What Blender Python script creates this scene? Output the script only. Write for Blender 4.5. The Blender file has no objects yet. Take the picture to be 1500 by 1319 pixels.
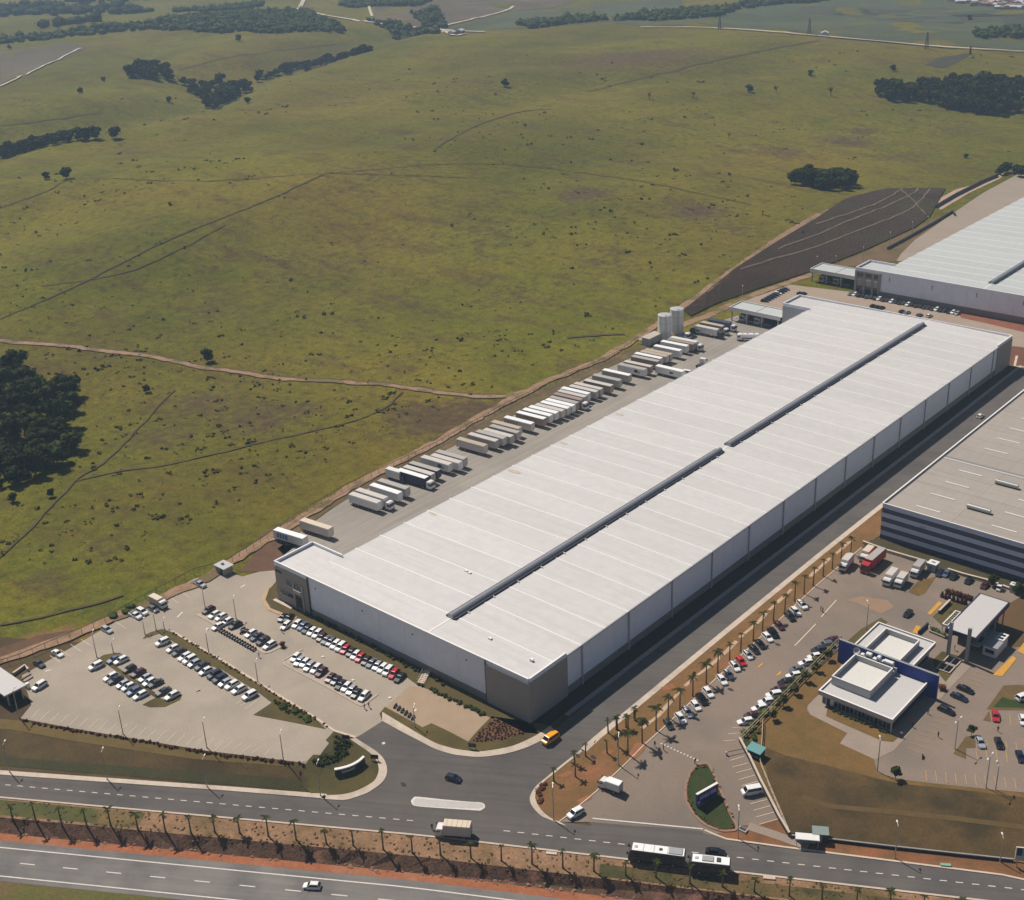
import bpy, bmesh, math, random
import numpy as np
from mathutils import Vector, Matrix
from mathutils.geometry import delaunay_2d_cdt
random.seed(7); rng=np.random.default_rng(7)
sc=bpy.context.scene; COL=sc.collection
# ---------------------------------------------------------------- camera
YAW,PITCH,ROLL,FOC=-0.732226444,0.427819455,-0.0429202094,1856.12559
CPOS=np.array([174.360511,-196.272935,195.536528])
FW=np.array([math.sin(YAW)*math.cos(PITCH),math.cos(YAW)*math.cos(PITCH),-math.sin(PITCH)])
_r=np.array([math.cos(YAW),-math.sin(YAW),0.]);_u=np.cross(_r,FW)
CR=_r*math.cos(ROLL)+_u*math.sin(ROLL);CU=-_r*math.sin(ROLL)+_u*math.cos(ROLL)
cam=bpy.data.cameras.new('camera');cam.sensor_fit='HORIZONTAL';cam.sensor_width=36;cam.lens=36*FOC/1500
cam.clip_start=1;cam.clip_end=40000
co=bpy.data.objects.new('camera',cam);COL.objects.link(co)
co.matrix_world=Matrix(((CR[0],CU[0],-FW[0],CPOS[0]),(CR[1],CU[1],-FW[1],CPOS[1]),(CR[2],CU[2],-FW[2],CPOS[2]),(0,0,0,1)))
sc.camera=co
# ---------------------------------------------------------------- sun, sky, exposure
SUN_EL,SUN_ROT=math.radians(54),math.atan2(-.99,.13)
HAZE=1.5e-4
SUN_STRENGTH,SKY_STRENGTH=5.0,0.05
w=bpy.data.worlds.new('World');sc.world=w;w.use_nodes=True
nt=w.node_tree;bg=nt.nodes['Background'];sky=nt.nodes.new('ShaderNodeTexSky');sky.sky_type='NISHITA';sky.sun_disc=False
sky.sun_elevation=SUN_EL;sky.sun_rotation=SUN_ROT;sky.altitude=800;sky.air_density=1.0;sky.dust_density=2.0
nt.links.new(sky.outputs[0],bg.inputs[0]);bg.inputs[1].default_value=SKY_STRENGTH
sl=bpy.data.lights.new('sun','SUN');sl.energy=SUN_STRENGTH;sl.angle=math.radians(.53);sl.color=(1,.935,.84)
so=bpy.data.objects.new('sun',sl);COL.objects.link(so)
sd=Vector((-.99*math.cos(SUN_EL),.13*math.cos(SUN_EL),math.sin(SUN_EL)));so.rotation_euler=sd.to_track_quat('Z','Y').to_euler()
sc.view_settings.view_transform='Standard';sc.view_settings.look='None';sc.view_settings.gamma=1
sc.view_settings.exposure=0.0;sc.view_settings.use_curve_mapping=False
sc.render.engine='CYCLES';sc.cycles.max_bounces=4;sc.cycles.diffuse_bounces=2;sc.cycles.glossy_bounces=2;sc.cycles.volume_bounces=0
sc.cycles.use_denoising=True
# ---------------------------------------------------------------- terrain
def up0(px,py,z=0.):
    d=FW+(px-750)/FOC*CR-(py-659.5)/FOC*CU
    return CPOS+(z-CPOS[2])/d[2]*d
ES=np.array([.856,.517]);EN=np.array([-.517,.856]);O0=up0(0,1168,-3)[:2]
def st(x,y): return (x-O0[0])*ES[0]+(y-O0[1])*ES[1],(x-O0[0])*EN[0]+(y-O0[1])*EN[1]
def ts(s,t): return O0[0]+s*ES[0]+t*EN[0],O0[1]+s*ES[1]+t*EN[1]
def qs(s): return np.interp(s,[-500,105,180,215,400],[.2,.2,-2.5,-3.7,-10])
def vnoise(x,y,seed=0):
    xi=np.floor(x).astype(np.int64);yi=np.floor(y).astype(np.int64);fx=x-xi;fy=y-yi
    def r(a,b):
        n=(a*374761393+b*668265263+seed*974711)&0xffffffff;n=((n^(n>>13))*1274126177)&0xffffffff
        return ((n^(n>>16))&0xffff)/65535.
    fx=fx*fx*(3-2*fx);fy=fy*fy*(3-2*fy)
    return (r(xi,yi)*(1-fx)+r(xi+1,yi)*fx)*(1-fy)+(r(xi,yi+1)*(1-fx)+r(xi+1,yi+1)*fx)*fy
def sstep(a,b,x):
    k=np.clip((x-a)/(b-a),0,1);return k*k*(3-2*k)
def pdist(x,y,pts):
    best=np.full(np.shape(x),1e9)
    for (ax,ay),(bx,by) in zip(pts[:-1],pts[1:]):
        dx,dy=bx-ax,by-ay;k=np.clip(((x-ax)*dx+(y-ay)*dy)/(dx*dx+dy*dy),0,1)
        best=np.minimum(best,np.hypot(x-ax-k*dx,y-ay-k*dy))
    return best
VAL1=[tuple(up0(*q)[:2]) for q in [(-60,240),(0,222),(90,203),(170,192),(300,165),(370,125),(450,95),(545,70),(640,52)]]
VAL2=[tuple(up0(*q)[:2]) for q in [(190,98),(250,112),(315,140)]]
HC=[(up0(820,105)[:2],330,24.),(up0(300,260)[:2],170,6.),(up0(200,60)[:2],300,9.),(up0(1150,150)[:2],230,7.),(up0(60,170)[:2],150,10.),(up0(560,330)[:2],110,7.),(up0(980,400)[:2],80,4.),(up0(200,330)[:2],90,6.)]
TOPS=([-200,-60,-8,8,45,70,85,128,165,183,207,240,330],[27,26.5,26,23.3,19,17,33,36,36,34,29.5,27.3,26])
def h(x,y):
    x=np.asarray(x,float);y=np.asarray(y,float)
    s,t=st(x,y);t=t-qs(s)
    top=np.interp(s,TOPS[0],TOPS[1])
    z=-3+3*np.clip((t-10.6)/np.maximum(top-10.6,1),0,1)
    z=z+np.interp(t,[-400,-12.5,-9.2,-7.9,-6.4,-1,0],[-3.0,-3.0,-2.8,-2.55,-.55,-.15,0])
    d=np.maximum(-(x+155),(y-690)*.8)
    k=sstep(15,260,d)
    rel=13*(vnoise(x/230.,y/230.,1)-.5)+10*(vnoise(x/90.,y/90.,2)-.5)+1.8*(vnoise(x/28.,y/26.,3)-.5)+.5*(vnoise(x/11.,y/11.,4)-.5)
    for (c,r,a) in HC: rel=rel+a*np.exp(-((x-c[0])**2+(y-c[1])**2)/(2*r*r))
    rel=rel-17*np.exp(-(pdist(x,y,VAL1)/60.)**2)-8*np.exp(-(pdist(x,y,VAL2)/40.)**2)
    xu=np.interp(y,[265,300,350,400,450,490,520,545,560],[-147,-148,-156,-164,-171,-174,-175,-168,-150])
    xl=np.interp(y,[269,288,316,343,384,437,493,520,545,560],[-141,-143,-143,-139,-132,-128,-126,-129,-136,-142])
    zu=np.interp(y,[262,300,345,400,500,545,580],[0,2,6.5,8,8,4,0])
    f=np.clip((xl-x)/np.maximum(xl-xu,3.),0,1)
    return z+k*rel+zu*f*(1-sstep(25,240,xu-x))
_zs=np.concatenate([np.linspace(45,12,34,endpoint=False),np.linspace(12,-14,105,endpoint=False),np.linspace(-14,-40,27)])
def P(px,py,dz=0.):
    """first point of the terrain (raised by dz) seen through photo pixel px,py"""
    d=FW+(px-750)/FOC*CR-(py-659.5)/FOC*CU;k=(_zs-CPOS[2])/d[2];X=CPOS[0]+k*d[0];Y=CPOS[1]+k*d[1]
    g=_zs-dz-h(X,Y);i=int(np.argmax(g<=0)) if (g<=0).any() else len(g)-1
    a,b=_zs[max(i-1,0)],_zs[i]
    for n in range(4):
        zz=np.linspace(a,b,6);k=(zz-CPOS[2])/d[2];X=CPOS[0]+k*d[0];Y=CPOS[1]+k*d[1];g=zz-dz-h(X,Y)
        m=int(np.argmax(g<=0)) if (g<=0).any() else 5
        a,b=zz[max(m-1,0)],zz[m]
    q=up0(px,py,(a+b)/2);return Vector((q[0],q[1],(a+b)/2-dz))
def proj(X):
    d=np.asarray(X,float)-CPOS;z=d@FW
    return 750+FOC*(d@CR)/z,659.5-FOC*(d@CU)/z
# ---------------------------------------------------------------- materials
def lin(c): return tuple(((v/255.)/12.92 if v/255.<=.04045 else ((v/255.+.055)/1.055)**2.4) for v in c)
def newmat(name):
    m=bpy.data.materials.new(name);m.use_nodes=True;n=m.node_tree;return m,n,n.nodes['Principled BSDF']
def posn(n,scale=(1,1,1),rot=0.):
    g=n.nodes.new('ShaderNodeNewGeometry');mp=n.nodes.new('ShaderNodeMapping');mp.inputs['Scale'].default_value=scale;mp.vector_type='TEXTURE' if False else 'POINT';mp.inputs['Rotation'].default_value=(0,0,rot)
    n.links.new(g.outputs['Position'],mp.inputs[0]);return mp.outputs[0]
def noise(n,vec,scale,detail=4,rough=.55):
    t=n.nodes.new('ShaderNodeTexNoise');t.inputs['Scale'].default_value=scale;t.inputs['Detail'].default_value=detail;t.inputs['Roughness'].default_value=rough
    n.links.new(vec,t.inputs['Vector']);return t.outputs['Fac']
def ramp(n,fac,lo,hi):
    r=n.nodes.new('ShaderNodeMapRange');r.inputs[1].default_value=lo;r.inputs[2].default_value=hi;n.links.new(fac,r.inputs[0]);return r.outputs[0]
def mix(n,fac,a,b,mode='MIX'):
    x=n.nodes.new('ShaderNodeMix');x.data_type='RGBA';x.blend_type=mode;x.clamp_factor=True
    for v,s in ((fac,0),(a,6),(b,7)):
        if isinstance(v,(int,float)): x.inputs[s].default_value=v
        elif isinstance(v,tuple): x.inputs[s].default_value=(*v,1) if len(v)==3 else v
        else: n.links.new(v,x.inputs[s])
    return x.outputs[2]
def bump(n,b,fac,dist,strength=.6):
    bp=n.nodes.new('ShaderNodeBump');bp.inputs['Strength'].default_value=strength;bp.inputs['Distance'].default_value=dist
    n.links.new(fac,bp.inputs['Height']);n.links.new(bp.outputs[0],b.inputs['Normal'])
MATS={}
def nm(name,c1,c2=None,scale=.5,c3=None,scale3=.05,lo3=.5,hi3=.65,rough=.9,fine=0.,finescale=3.,bmp=0.,spec=.3,metal=0.,stretch=(1,1,1),lane=None,spots=0.):
    """procedural two-scale noise colour; colours as sRGB 0-255"""
    if name in MATS: return MATS[name]
    m,n,b=newmat(name);a=lin(c1)
    b.inputs['Roughness'].default_value=rough;b.inputs['Specular IOR Level'].default_value=spec;b.inputs['Metallic'].default_value=metal
    v=posn(n,stretch)
    c2=c2 or tuple(x*.9 for x in c1)
    out=mix(n,ramp(n,noise(n,v,scale,5),.32,.68),a,lin(c2))
    if c3: out=mix(n,ramp(n,noise(n,v,scale3,5,.6),lo3,hi3),out,lin(c3))
    if lane is not None:
        sv=n.nodes.new('ShaderNodeMapping');sv.inputs['Scale'].default_value=(.03,.9,1);n.links.new(posn(n,(1,1,1),-lane),sv.inputs[0])
        out=mix(n,ramp(n,noise(n,sv.outputs[0],.8,4,.6),.35,.7),mix(n,1.,out,(1.07,1.07,1.06),'MULTIPLY'),mix(n,1.,out,(.84,.84,.85),'MULTIPLY'))
    if spots>0:
        out=mix(n,ramp(n,noise(n,v,.42,3,.6),.62,.74),out,mix(n,1.,out,(1-spots,1-spots,1-spots),'MULTIPLY'))
        out=mix(n,ramp(n,noise(n,v,1.7,2,.5),.66,.72),out,mix(n,1.,out,(1-spots*1.3,)*3,'MULTIPLY'))
    if fine>0:
        f=noise(n,v,finescale,3,.7);g=ramp(n,f,.3,.7);out=mix(n,fine,out,mix(n,g,(.25,.25,.25),(1.6,1.6,1.6)),'MULTIPLY')
        if bmp>0: bump(n,b,f,bmp)
    n.links.new(out,b.inputs['Base Color']);MATS[name]=m;return m
def flat(name,c,rough=.5,metal=0.,spec=.5,coat=0.):
    if name in MATS: return MATS[name]
    m,n,b=newmat(name);v=posn(n);f=noise(n,v,2.3,3)
    a=lin(c);n.links.new(mix(n,ramp(n,f,.3,.7),tuple(x*.93 for x in a),tuple(min(1,x*1.05) for x in a)),b.inputs['Base Color'])
    b.inputs['Roughness'].default_value=rough;b.inputs['Metallic'].default_value=metal;b.inputs['Specular IOR Level'].default_value=spec
    b.inputs['Coat Weight'].default_value=coat;MATS[name]=m;return m
# ---------------------------------------------------------------- mesh helpers
class MB:
    def __init__(s): s.v=[];s.f=[];s.m=[]
    def add(s,vs,fs,mi=0):
        o=len(s.v);s.v+=[tuple(p) for p in vs];s.f+=[tuple(i+o for i in f) for f in fs];s.m+=[mi]*len(fs);return s
    def box(s,x0,x1,y0,y1,z0,z1,mi=0,bot=True):
        v=[(x0,y0,z0),(x1,y0,z0),(x1,y1,z0),(x0,y1,z0),(x0,y0,z1),(x1,y0,z1),(x1,y1,z1),(x0,y1,z1)]
        f=[(4,5,6,7),(0,1,5,4),(1,2,6,5),(2,3,7,6),(3,0,4,7)]+([(3,2,1,0)] if bot else [])
        return s.add(v,f,mi)
    def bbox(s,x0,x1,y0,y1,z0,z1,b=.03,mi=0):
        """box with chamfered upper edges"""
        v=[(x0,y0,z0),(x1,y0,z0),(x1,y1,z0),(x0,y1,z0),(x0,y0,z1-b),(x1,y0,z1-b),(x1,y1,z1-b),(x0,y1,z1-b),
           (x0+b,y0+b,z1),(x1-b,y0+b,z1),(x1-b,y1-b,z1),(x0+b,y1-b,z1)]
        f=[(8,9,10,11),(3,2,1,0)]
        for i in range(4):
            j=(i+1)%4;f+=[(i,j,4+j,4+i),(4+i,4+j,8+j,8+i)]
        return s.add(v,f,mi)
    def cyl(s,p0,p1,r0,r1=None,n=8,mi=0,caps=True):
        r1=r0 if r1 is None else r1;p0=Vector(p0);p1=Vector(p1);d=(p1-p0).normalized()
        a=d.orthogonal().normalized();b=d.cross(a);v=[]
        for p,r in ((p0,r0),(p1,r1)):
            for i in range(n):
                k=2*math.pi*i/n;v.append(p+a*math.cos(k)*r+b*math.sin(k)*r)
        f=[(i,(i+1)%n,n+(i+1)%n,n+i) for i in range(n)]
        if caps: f+=[tuple(range(n-1,-1,-1)),tuple(range(n,2*n))]
        return s.add(v,f,mi)
    def prism(s,poly,z0,z1,mi=0):
        n=len(poly);v=[(*p[:2],z0) for p in poly]+[(*p[:2],z1) for p in poly]
        a=sum(poly[i][0]*poly[(i+1)%n][1]-poly[(i+1)%n][0]*poly[i][1] for i in range(n))
        if a<0:
            v=[(*p[:2],z0) for p in poly[::-1]]+[(*p[:2],z1) for p in poly[::-1]]
        return s.add(v,[tuple(range(n,2*n)),tuple(range(n-1,-1,-1))]+[(i,(i+1)%n,n+(i+1)%n,n+i) for i in range(n)],mi)
    def mesh(s,name,mats,smooth=False):
        me=bpy.data.meshes.new(name);me.from_pydata(s.v,[],s.f)
        for m in (mats if isinstance(mats,(list,tuple)) else [mats]): me.materials.append(m)
        if any(s.m): me.polygons.foreach_set('material_index',s.m)
        if smooth: me.polygons.foreach_set('use_smooth',[True]*len(s.f))
        me.update();return me
def ob(name,me,parent=None,loc=None,rz=0):
    o=bpy.data.objects.new(name,me);COL.objects.link(o)
    if parent is not None: o.parent=parent
    if loc is not None: o.location=loc
    if rz: o.rotation_euler=(0,0,rz)
    return o
def part(name,mb,mats,parent,smooth=False): return ob(name,mb.mesh(name,mats,smooth),parent)
LABELS={}
def tag(o,label,cat,group=None):
    o['label']=label;o['category']=cat
    if group:o['group']=group
    LABELS.setdefault(label,[]).append(o.name);return o
def thing(name,label,cat,loc=(0,0,0),rz=0,group=None):
    return tag(ob(name,None,None,loc,rz),label,cat,group)
def struct(o): o['kind']='structure';return o
def stuff(o): o['kind']='stuff';return o
def ORD(i): return ['first','second','third','fourth','fifth','sixth','seventh','eighth','ninth','tenth','eleventh','twelfth','thirteenth','fourteenth','fifteenth','sixteenth','seventeenth','eighteenth','nineteenth','twentieth','twenty-first','twenty-second','twenty-third','twenty-fourth','twenty-fifth','twenty-sixth','twenty-seventh','twenty-eighth','twenty-ninth','thirtieth','thirty-first','thirty-second','thirty-third','thirty-fourth','thirty-fifth','thirty-sixth','thirty-seventh','thirty-eighth','thirty-ninth','fortieth','forty-first','forty-second','forty-third','forty-fourth','forty-fifth','forty-sixth','forty-seventh','forty-eighth'][i]
def spline(pts,n=6,closed=False):
    pts=[Vector(p) for p in pts];out=[];N=len(pts)
    for i in range(N if closed else N-1):
        p0=pts[(i-1)%N] if (closed or i>0) else pts[0];p1=pts[i];p2=pts[(i+1)%N];p3=pts[(i+2)%N] if (closed or i+2<N) else pts[-1]
        for k in range(n):
            t=k/n;out.append(.5*((2*p1)+(p2-p0)*t+(2*p0-5*p1+4*p2-p3)*t*t+(3*p1-p0-3*p2+p3)*t**3))
    if not closed: out.append(pts[-1])
    return out
def W(L,dz=0.): return [P(x,y,dz) for x,y in L]
def sloped(pts):
    for p in pts:
        s,t=st(p[0],p[1]);t-=float(qs(s))
        if t<38 or p[0]<-165 or p[1]>640: return True
    return False
def drape(name,pts,mat,off,step=None,skirt=0.):
    """a sheet lying on the terrain; pts are world points round its outline"""
    bm=bmesh.new();pp=[]
    for p in pts:
        if not pp or math.hypot(p[0]-pp[-1].x,p[1]-pp[-1].y)>.02: pp.append(Vector((p[0],p[1])))
    if (pp[0]-pp[-1]).length<.02: pp.pop()
    cv,ce,cf,_,_,_=delaunay_2d_cdt(pp,[],[list(range(len(pp)))],1,1e-5)
    vs=[bm.verts.new((p.x,p.y,0)) for p in cv]
    for f in cf:
        try: bm.faces.new([vs[i] for i in f])
        except ValueError: pass
    if step is None: step=2.0 if sloped(pts) else 0
    if step:
        ss=[st(p[0],p[1])[0] for p in pts];tt=[st(p[0],p[1])[1] for p in pts]
        for lo,hi,e in ((min(ss),max(ss),ES),(min(tt),max(tt),EN)):
            k=math.floor(lo/step)+1;st_=step*(3 if e is ES else 1)
            k=math.floor(lo/st_)+1
            while k*st_<hi:
                c=O0+e*(k*st_)
                bmesh.ops.bisect_plane(bm,geom=bm.verts[:]+bm.edges[:]+bm.faces[:],plane_co=(c[0],c[1],0),plane_no=(e[0],e[1],0));k+=1
    bm.verts.ensure_lookup_table()
    X=np.array([v.co[:] for v in bm.verts]);Z=h(X[:,0],X[:,1])+off
    for v,z in zip(bm.verts,Z): v.co.z=z
    if skirt:
        r=bmesh.ops.extrude_edge_only(bm,edges=[e for e in bm.edges if e.is_boundary])
        for g in r['geom']:
            if isinstance(g,bmesh.types.BMVert): g.co.z-=skirt
    bmesh.ops.recalc_face_normals(bm,faces=bm.faces)
    me=bpy.data.meshes.new(name);bm.to_mesh(me);bm.free()
    nrm=sum(p.normal.z*p.area for p in me.polygons)
    if nrm<0: me.flip_normals()
    me.materials.append(mat);return struct(ob(name,me))
def strip_mesh(pts,wl,wr,off,height=0.,sub=3.,jit=0.):
    """ribbon along a world polyline: wl/wr widths to the left/right; height>0 gives it side faces"""
    L=[];pts=[Vector((p[0],p[1],0)) for p in pts]
    for a,b in zip(pts[:-1],pts[1:]):
        n=max(1,int((b-a).length/sub));L+=[a.lerp(b,i/n) for i in range(n)]
    L.append(pts[-1]);mb=MB();N=len(L);A=[];B=[]
    for i,p in enumerate(L):
        d=(L[min(i+1,N-1)]-L[max(i-1,0)]);d.z=0;d.normalize();n=Vector((-d.y,d.x,0));ja,jb=(1+jit*(vnoise(np.array([p.x*.35]),np.array([p.y*.35]),s_)[0]*2-1) for s_ in (5,6));c_=jit*(vnoise(np.array([p.x*.12]),np.array([p.y*.12]),7)[0]*2-1);A.append(p+n*(wl*ja+c_));B.append(p-n*(wr*jb-c_))
    za=h(np.array([p.x for p in A]),np.array([p.y for p in A]))+off;zb=h(np.array([p.x for p in B]),np.array([p.y for p in B]))+off
    v=[];f=[]
    for i in range(N): v+=[(A[i].x,A[i].y,za[i]+height),(B[i].x,B[i].y,zb[i]+height)]
    for i in range(N-1): f.append((2*i+1,2*i+3,2*i+2,2*i))
    if height:
        o=len(v)
        for i in range(N): v+=[(A[i].x,A[i].y,za[i]-.1),(B[i].x,B[i].y,zb[i]-.1)]
        for i in range(N-1):
            f+=[(2*i,2*i+2,o+2*i+2,o+2*i),(2*i+3,2*i+1,o+2*i+1,o+2*i+3)]
        f+=[(0,o,o+1,1),(2*N-2,2*N-1,o+2*N-1,o+2*N-2)]
    mb.add(v,f);return mb
def ribbon(name,pts,wl,wr,off,mat,height=0.,sub=3.):
    j={'worn_trail':.55,'dirt_track':.35,'track_bank_shade':.35,'contour_path':.5,'stepping_path':.4}.get(name,0.)
    return struct(ob(name,strip_mesh(pts,wl,wr,off,height,sub if not j else min(sub,2.),j).mesh(name,mat)))
# ---------------------------------------------------------------- ground sheets
def pasture_mat(name='pasture_grass'):
    m,n,b=newmat(name);b.inputs['Roughness'].default_value=.95;b.inputs['Specular IOR Level'].default_value=.1
    v=posn(n);at=n.nodes.new('ShaderNodeVertexColor');at.layer_name='mask'
    sp=n.nodes.new('ShaderNodeSeparateColor');n.links.new(at.outputs[0],sp.inputs[0])
    big=noise(n,v,.006,6,.6);mid=noise(n,v,.035,6,.62);sm=noise(n,v,.22,5,.7);tiny=noise(n,v,1.1,4,.75)
    base=mix(n,ramp(n,mid,.35,.68),lin((106,102,30)),lin((91,92,25)))
    base=mix(n,ramp(n,big,.42,.72),base,lin((112,96,38)))
    broad=noise(n,posn(n,(1,1,1),.5),.0042,4,.55)
    base=mix(n,ramp(n,broad,.4,.62),mix(n,1.,base,(.8,.83,.85),'MULTIPLY'),mix(n,1.,base,(1.16,1.12,1.1),'MULTIPLY'))
    dry=noise(n,posn(n,(.5,1.3,1)),.05,7,.7)
    base=mix(n,ramp(n,dry,.5,.72),base,lin((86,70,42)))
    base=mix(n,ramp(n,sm,.58,.8),base,lin((60,60,18)))
    lush=noise(n,v,.09,5,.6)
    base=mix(n,ramp(n,lush,.6,.8),base,lin((92,94,32)))
    # marked areas: dry brown, lush green, bare earth, their edges broken up by noise
    def gate(ch): 
        a=n.nodes.new('ShaderNodeMath');a.operation='MULTIPLY_ADD';n.links.new(sm,a.inputs[0]);a.inputs[1].default_value=1.3;n.links.new(ch,a.inputs[2])
        return ramp(n,a.outputs[0],.85,1.3)
    base=mix(n,gate(sp.outputs[0]),base,lin((88,72,50)));base=mix(n,gate(sp.outputs[1]),base,lin((88,94,33)));base=mix(n,gate(sp.outputs[2]),base,lin((140,100,75)))
    g=ramp(n,tiny,.3,.7);base=mix(n,.6,base,mix(n,g,(.35,.35,.33),(1.5,1.5,1.45)),'MULTIPLY')
    g2=ramp(n,sm,.3,.72);base=mix(n,.6,base,mix(n,g2,(1.35,1.35,1.25),(.42,.42,.42)),'MULTIPLY')
    n.links.new(base,b.inputs['Base Color']);bump(n,b,sm,1.6,.6);return m
PAST=pasture_mat()
BLOB=[(930,85,60,0,.7),(480,92,70,0,.5),(860,283,13,0,.75),(840,290,9,0,.6),(1020,310,16,0,.7),(1000,300,10,0,.5),(640,615,15,0,.8),(690,600,12,0,.7),(600,610,10,0,.6),(300,590,14,0,.6),(380,612,16,0,.6),(440,600,10,0,.5),
 (1235,207,20,0,.65),(1265,193,12,0,.6),(700,125,55,0,.35),(450,395,28,0,.3),(760,440,20,0,.3),(1075,335,14,0,.45),(560,440,16,0,.3),(240,640,14,0,.5),(150,800,10,0,.4),(70,850,8,0,.5),(1150,225,16,0,.5),(1400,190,25,0,.45),
 (900,380,24,0,.3),(300,450,24,0,.3),(140,390,26,0,.3),(1330,230,18,0,.5),(700,350,35,0,.25),(550,250,40,0,.25),(1000,190,40,0,.25),
 (170,690,16,1,.35),(150,885,12,1,.45),(330,565,20,1,.3),(110,650,12,1,.3),(60,820,14,1,.4),(205,880,8,1,.5),(640,340,40,1,.2),(880,500,14,1,.35),(850,496,8,1,.5),(400,470,30,1,.25),(700,640,8,1,.5),(30,925,9,1,.5),(1100,130,60,1,.2),(250,200,40,1,.25),
 (60,945,6,2,.8),(30,955,5,2,.8),(90,935,5,2,.8),(130,925,4,2,.6),(1200,318,5,2,.8)]
def mask_for(x,y):
    c=np.zeros((len(x),3))
    for (px,py,r,ch,a) in BLOB:
        q=P(px,py);c[:,ch]=np.maximum(c[:,ch],a*np.exp(-((x-q.x)**2+(y-q.y)**2)/(2*r*r)))
    return c
def grid_mesh(name,X,Y,Z,mat,wrap=False,mask=True):
    R,A=X.shape;v=np.stack([X.ravel(),Y.ravel(),Z.ravel()],1)
    i=np.arange(R-1)[:,None]*A;j=np.arange(A if wrap else A-1)[None,:];j2=(j+1)%A
    f=np.stack([i+j,i+j2,i+A+j2,i+A+j],-1).reshape(-1,4)
    me=bpy.data.meshes.new(name);me.vertices.add(len(v));me.vertices.foreach_set('co',v.ravel())
    me.loops.add(f.size);me.loops.foreach_set('vertex_index',f.ravel());me.polygons.add(len(f))
    me.polygons.foreach_set('loop_start',np.arange(len(f))*4)
    me.polygons.foreach_set('use_smooth',np.ones(len(f),bool))
    me.update(calc_edges=True);me.validate()
    if me.polygons[0].normal.z<0: me.flip_normals()
    if mask:
        c=np.ones((len(v),4));c[:,:3]=mask_for(v[:,0],v[:,1]);a=me.color_attributes.new('mask','FLOAT_COLOR','POINT');a.data.foreach_set('color',c.ravel())
    me.materials.append(mat);return struct(ob(name,me))
half=math.radians(33)
az=np.concatenate([np.linspace(YAW-half,YAW+half,440,endpoint=False),np.linspace(YAW+half,YAW-half+2*math.pi,70,endpoint=False)])
rad=np.concatenate([np.linspace(30,150,10,endpoint=False),np.geomspace(150,3600,600,endpoint=False),np.geomspace(3600,16000,24)])
Rr,Az=np.meshgrid(rad,az,indexing='ij');GX=CPOS[0]+Rr*np.sin(Az);GY=CPOS[1]+Rr*np.cos(Az);GZ=h(GX,GY)
S_,T_=st(GX,GY);ins=(S_>-94)&(S_<334)&(T_>-64)&(T_<56);GZ=GZ-np.where(ins,3.,.06)
terrain=grid_mesh('terrain',GX,GY,GZ,PAST,True)
M_BANK=nm('bank_grass',(88,70,38),(74,60,34),.25,(66,52,30),.05,.45,.6,fine=.35,finescale=2.2,bmp=.2)
ss=np.linspace(-100,340,221);tt=np.unique(np.concatenate([np.linspace(-70,-14,15),np.linspace(-14,62,96)]))
S2,T2=np.meshgrid(ss,tt,indexing='ij');T3=T2+qs(S2);NX,NY=ts(S2,T3);grid_mesh('ground',NX,NY,h(NX,NY),M_BANK,False,False)
# ---------------------------------------------------------------- surface materials
M_ROAD=nm('road_asphalt',(96,90,86),(87,82,79),.12,(77,73,72),.04,.5,.7,fine=.12,finescale=4,lane=.543,spots=.1)
M_HWY=nm('highway_asphalt',(122,117,112),(110,106,103),.1,(98,95,93),.05,.5,.7,fine=.12,finescale=4,lane=.543,spots=.07)
M_LOT=nm('lot_paving',(163,150,135),(152,140,126),.08,(142,132,120),.03,.5,.68,fine=.14,finescale=2.5,spots=.06)
M_YARD=nm('yard_concrete',(152,143,133),(143,135,126),.06,(132,125,117),.025,.5,.7,fine=.1,finescale=2.,lane=1.57,spots=.08)
M_RYARD=nm('complex_paving',(133,117,104),(124,110,98),.07,(114,103,94),.03,.5,.68,fine=.13,finescale=2.5,spots=.08)
M_COURT=nm('court_paving',(158,140,124),(150,134,119),.08,(152,128,112),.03,.5,.7,fine=.1)
M_PATH=nm('path_paving',(150,134,120),(140,126,114),.15,fine=.12)
M_PAVER=nm('pink_paving',(160,138,116),(152,130,109),.2,fine=.1)
M_KERB=nm('kerb_concrete',(200,182,164),(188,170,152),.6,fine=.1)
M_WALK=nm('sidewalk_concrete',(196,180,163),(182,167,152),.4,(168,152,138),.1,.5,.7,fine=.1)
M_LAWN=nm('mown_grass',(116,88,46),(104,80,42),.18,(92,76,38),.06,.48,.66,fine=.3,finescale=2.5,bmp=.1)
M_LAWN2=nm('olive_grass',(92,78,38),(80,72,34),.18,(70,60,30),.06,.48,.66,fine=.3,finescale=2.5,bmp=.1)
M_GREEN=nm('watered_grass',(48,64,22),(42,56,20),.3,(70,62,30),.09,.55,.7,fine=.3,finescale=2.5,bmp=.1)
M_STRIP=nm('verge_grass',(122,90,52),(108,80,46),.2,(134,92,60),.06,.52,.68,fine=.3,finescale=2.2,bmp=.1)
M_MED=nm('median_earth',(150,116,88),(128,98,72),.3,(98,80,46),.06,.5,.66,fine=.4,finescale=1.6,bmp=.3)
M_CUT=nm('cut_earth',(100,74,57),(82,60,47),.5,(140,98,82),.15,.55,.7,fine=.5,finescale=1.5,bmp=.5)
M_RED=nm('red_earth',(158,97,64),(143,87,58),.3,(156,108,82),.08,.52,.68,fine=.3,finescale=1.8,bmp=.1)
M_DIRT=nm('dirt_track',(152,122,96),(134,106,82),.25,(104,88,58),.09,.48,.6,fine=.3,finescale=1.5,bmp=.1)
M_DUST=nm('pale_earth',(176,150,128),(160,136,116),.2,fine=.2)
M_SOIL=nm('orange_soil',(150,98,66),(136,88,58),.4,fine=.3)
M_BROWN=nm('brown_soil',(104,74,54),(88,64,46),.3,fine=.35,bmp=.2)
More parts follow.
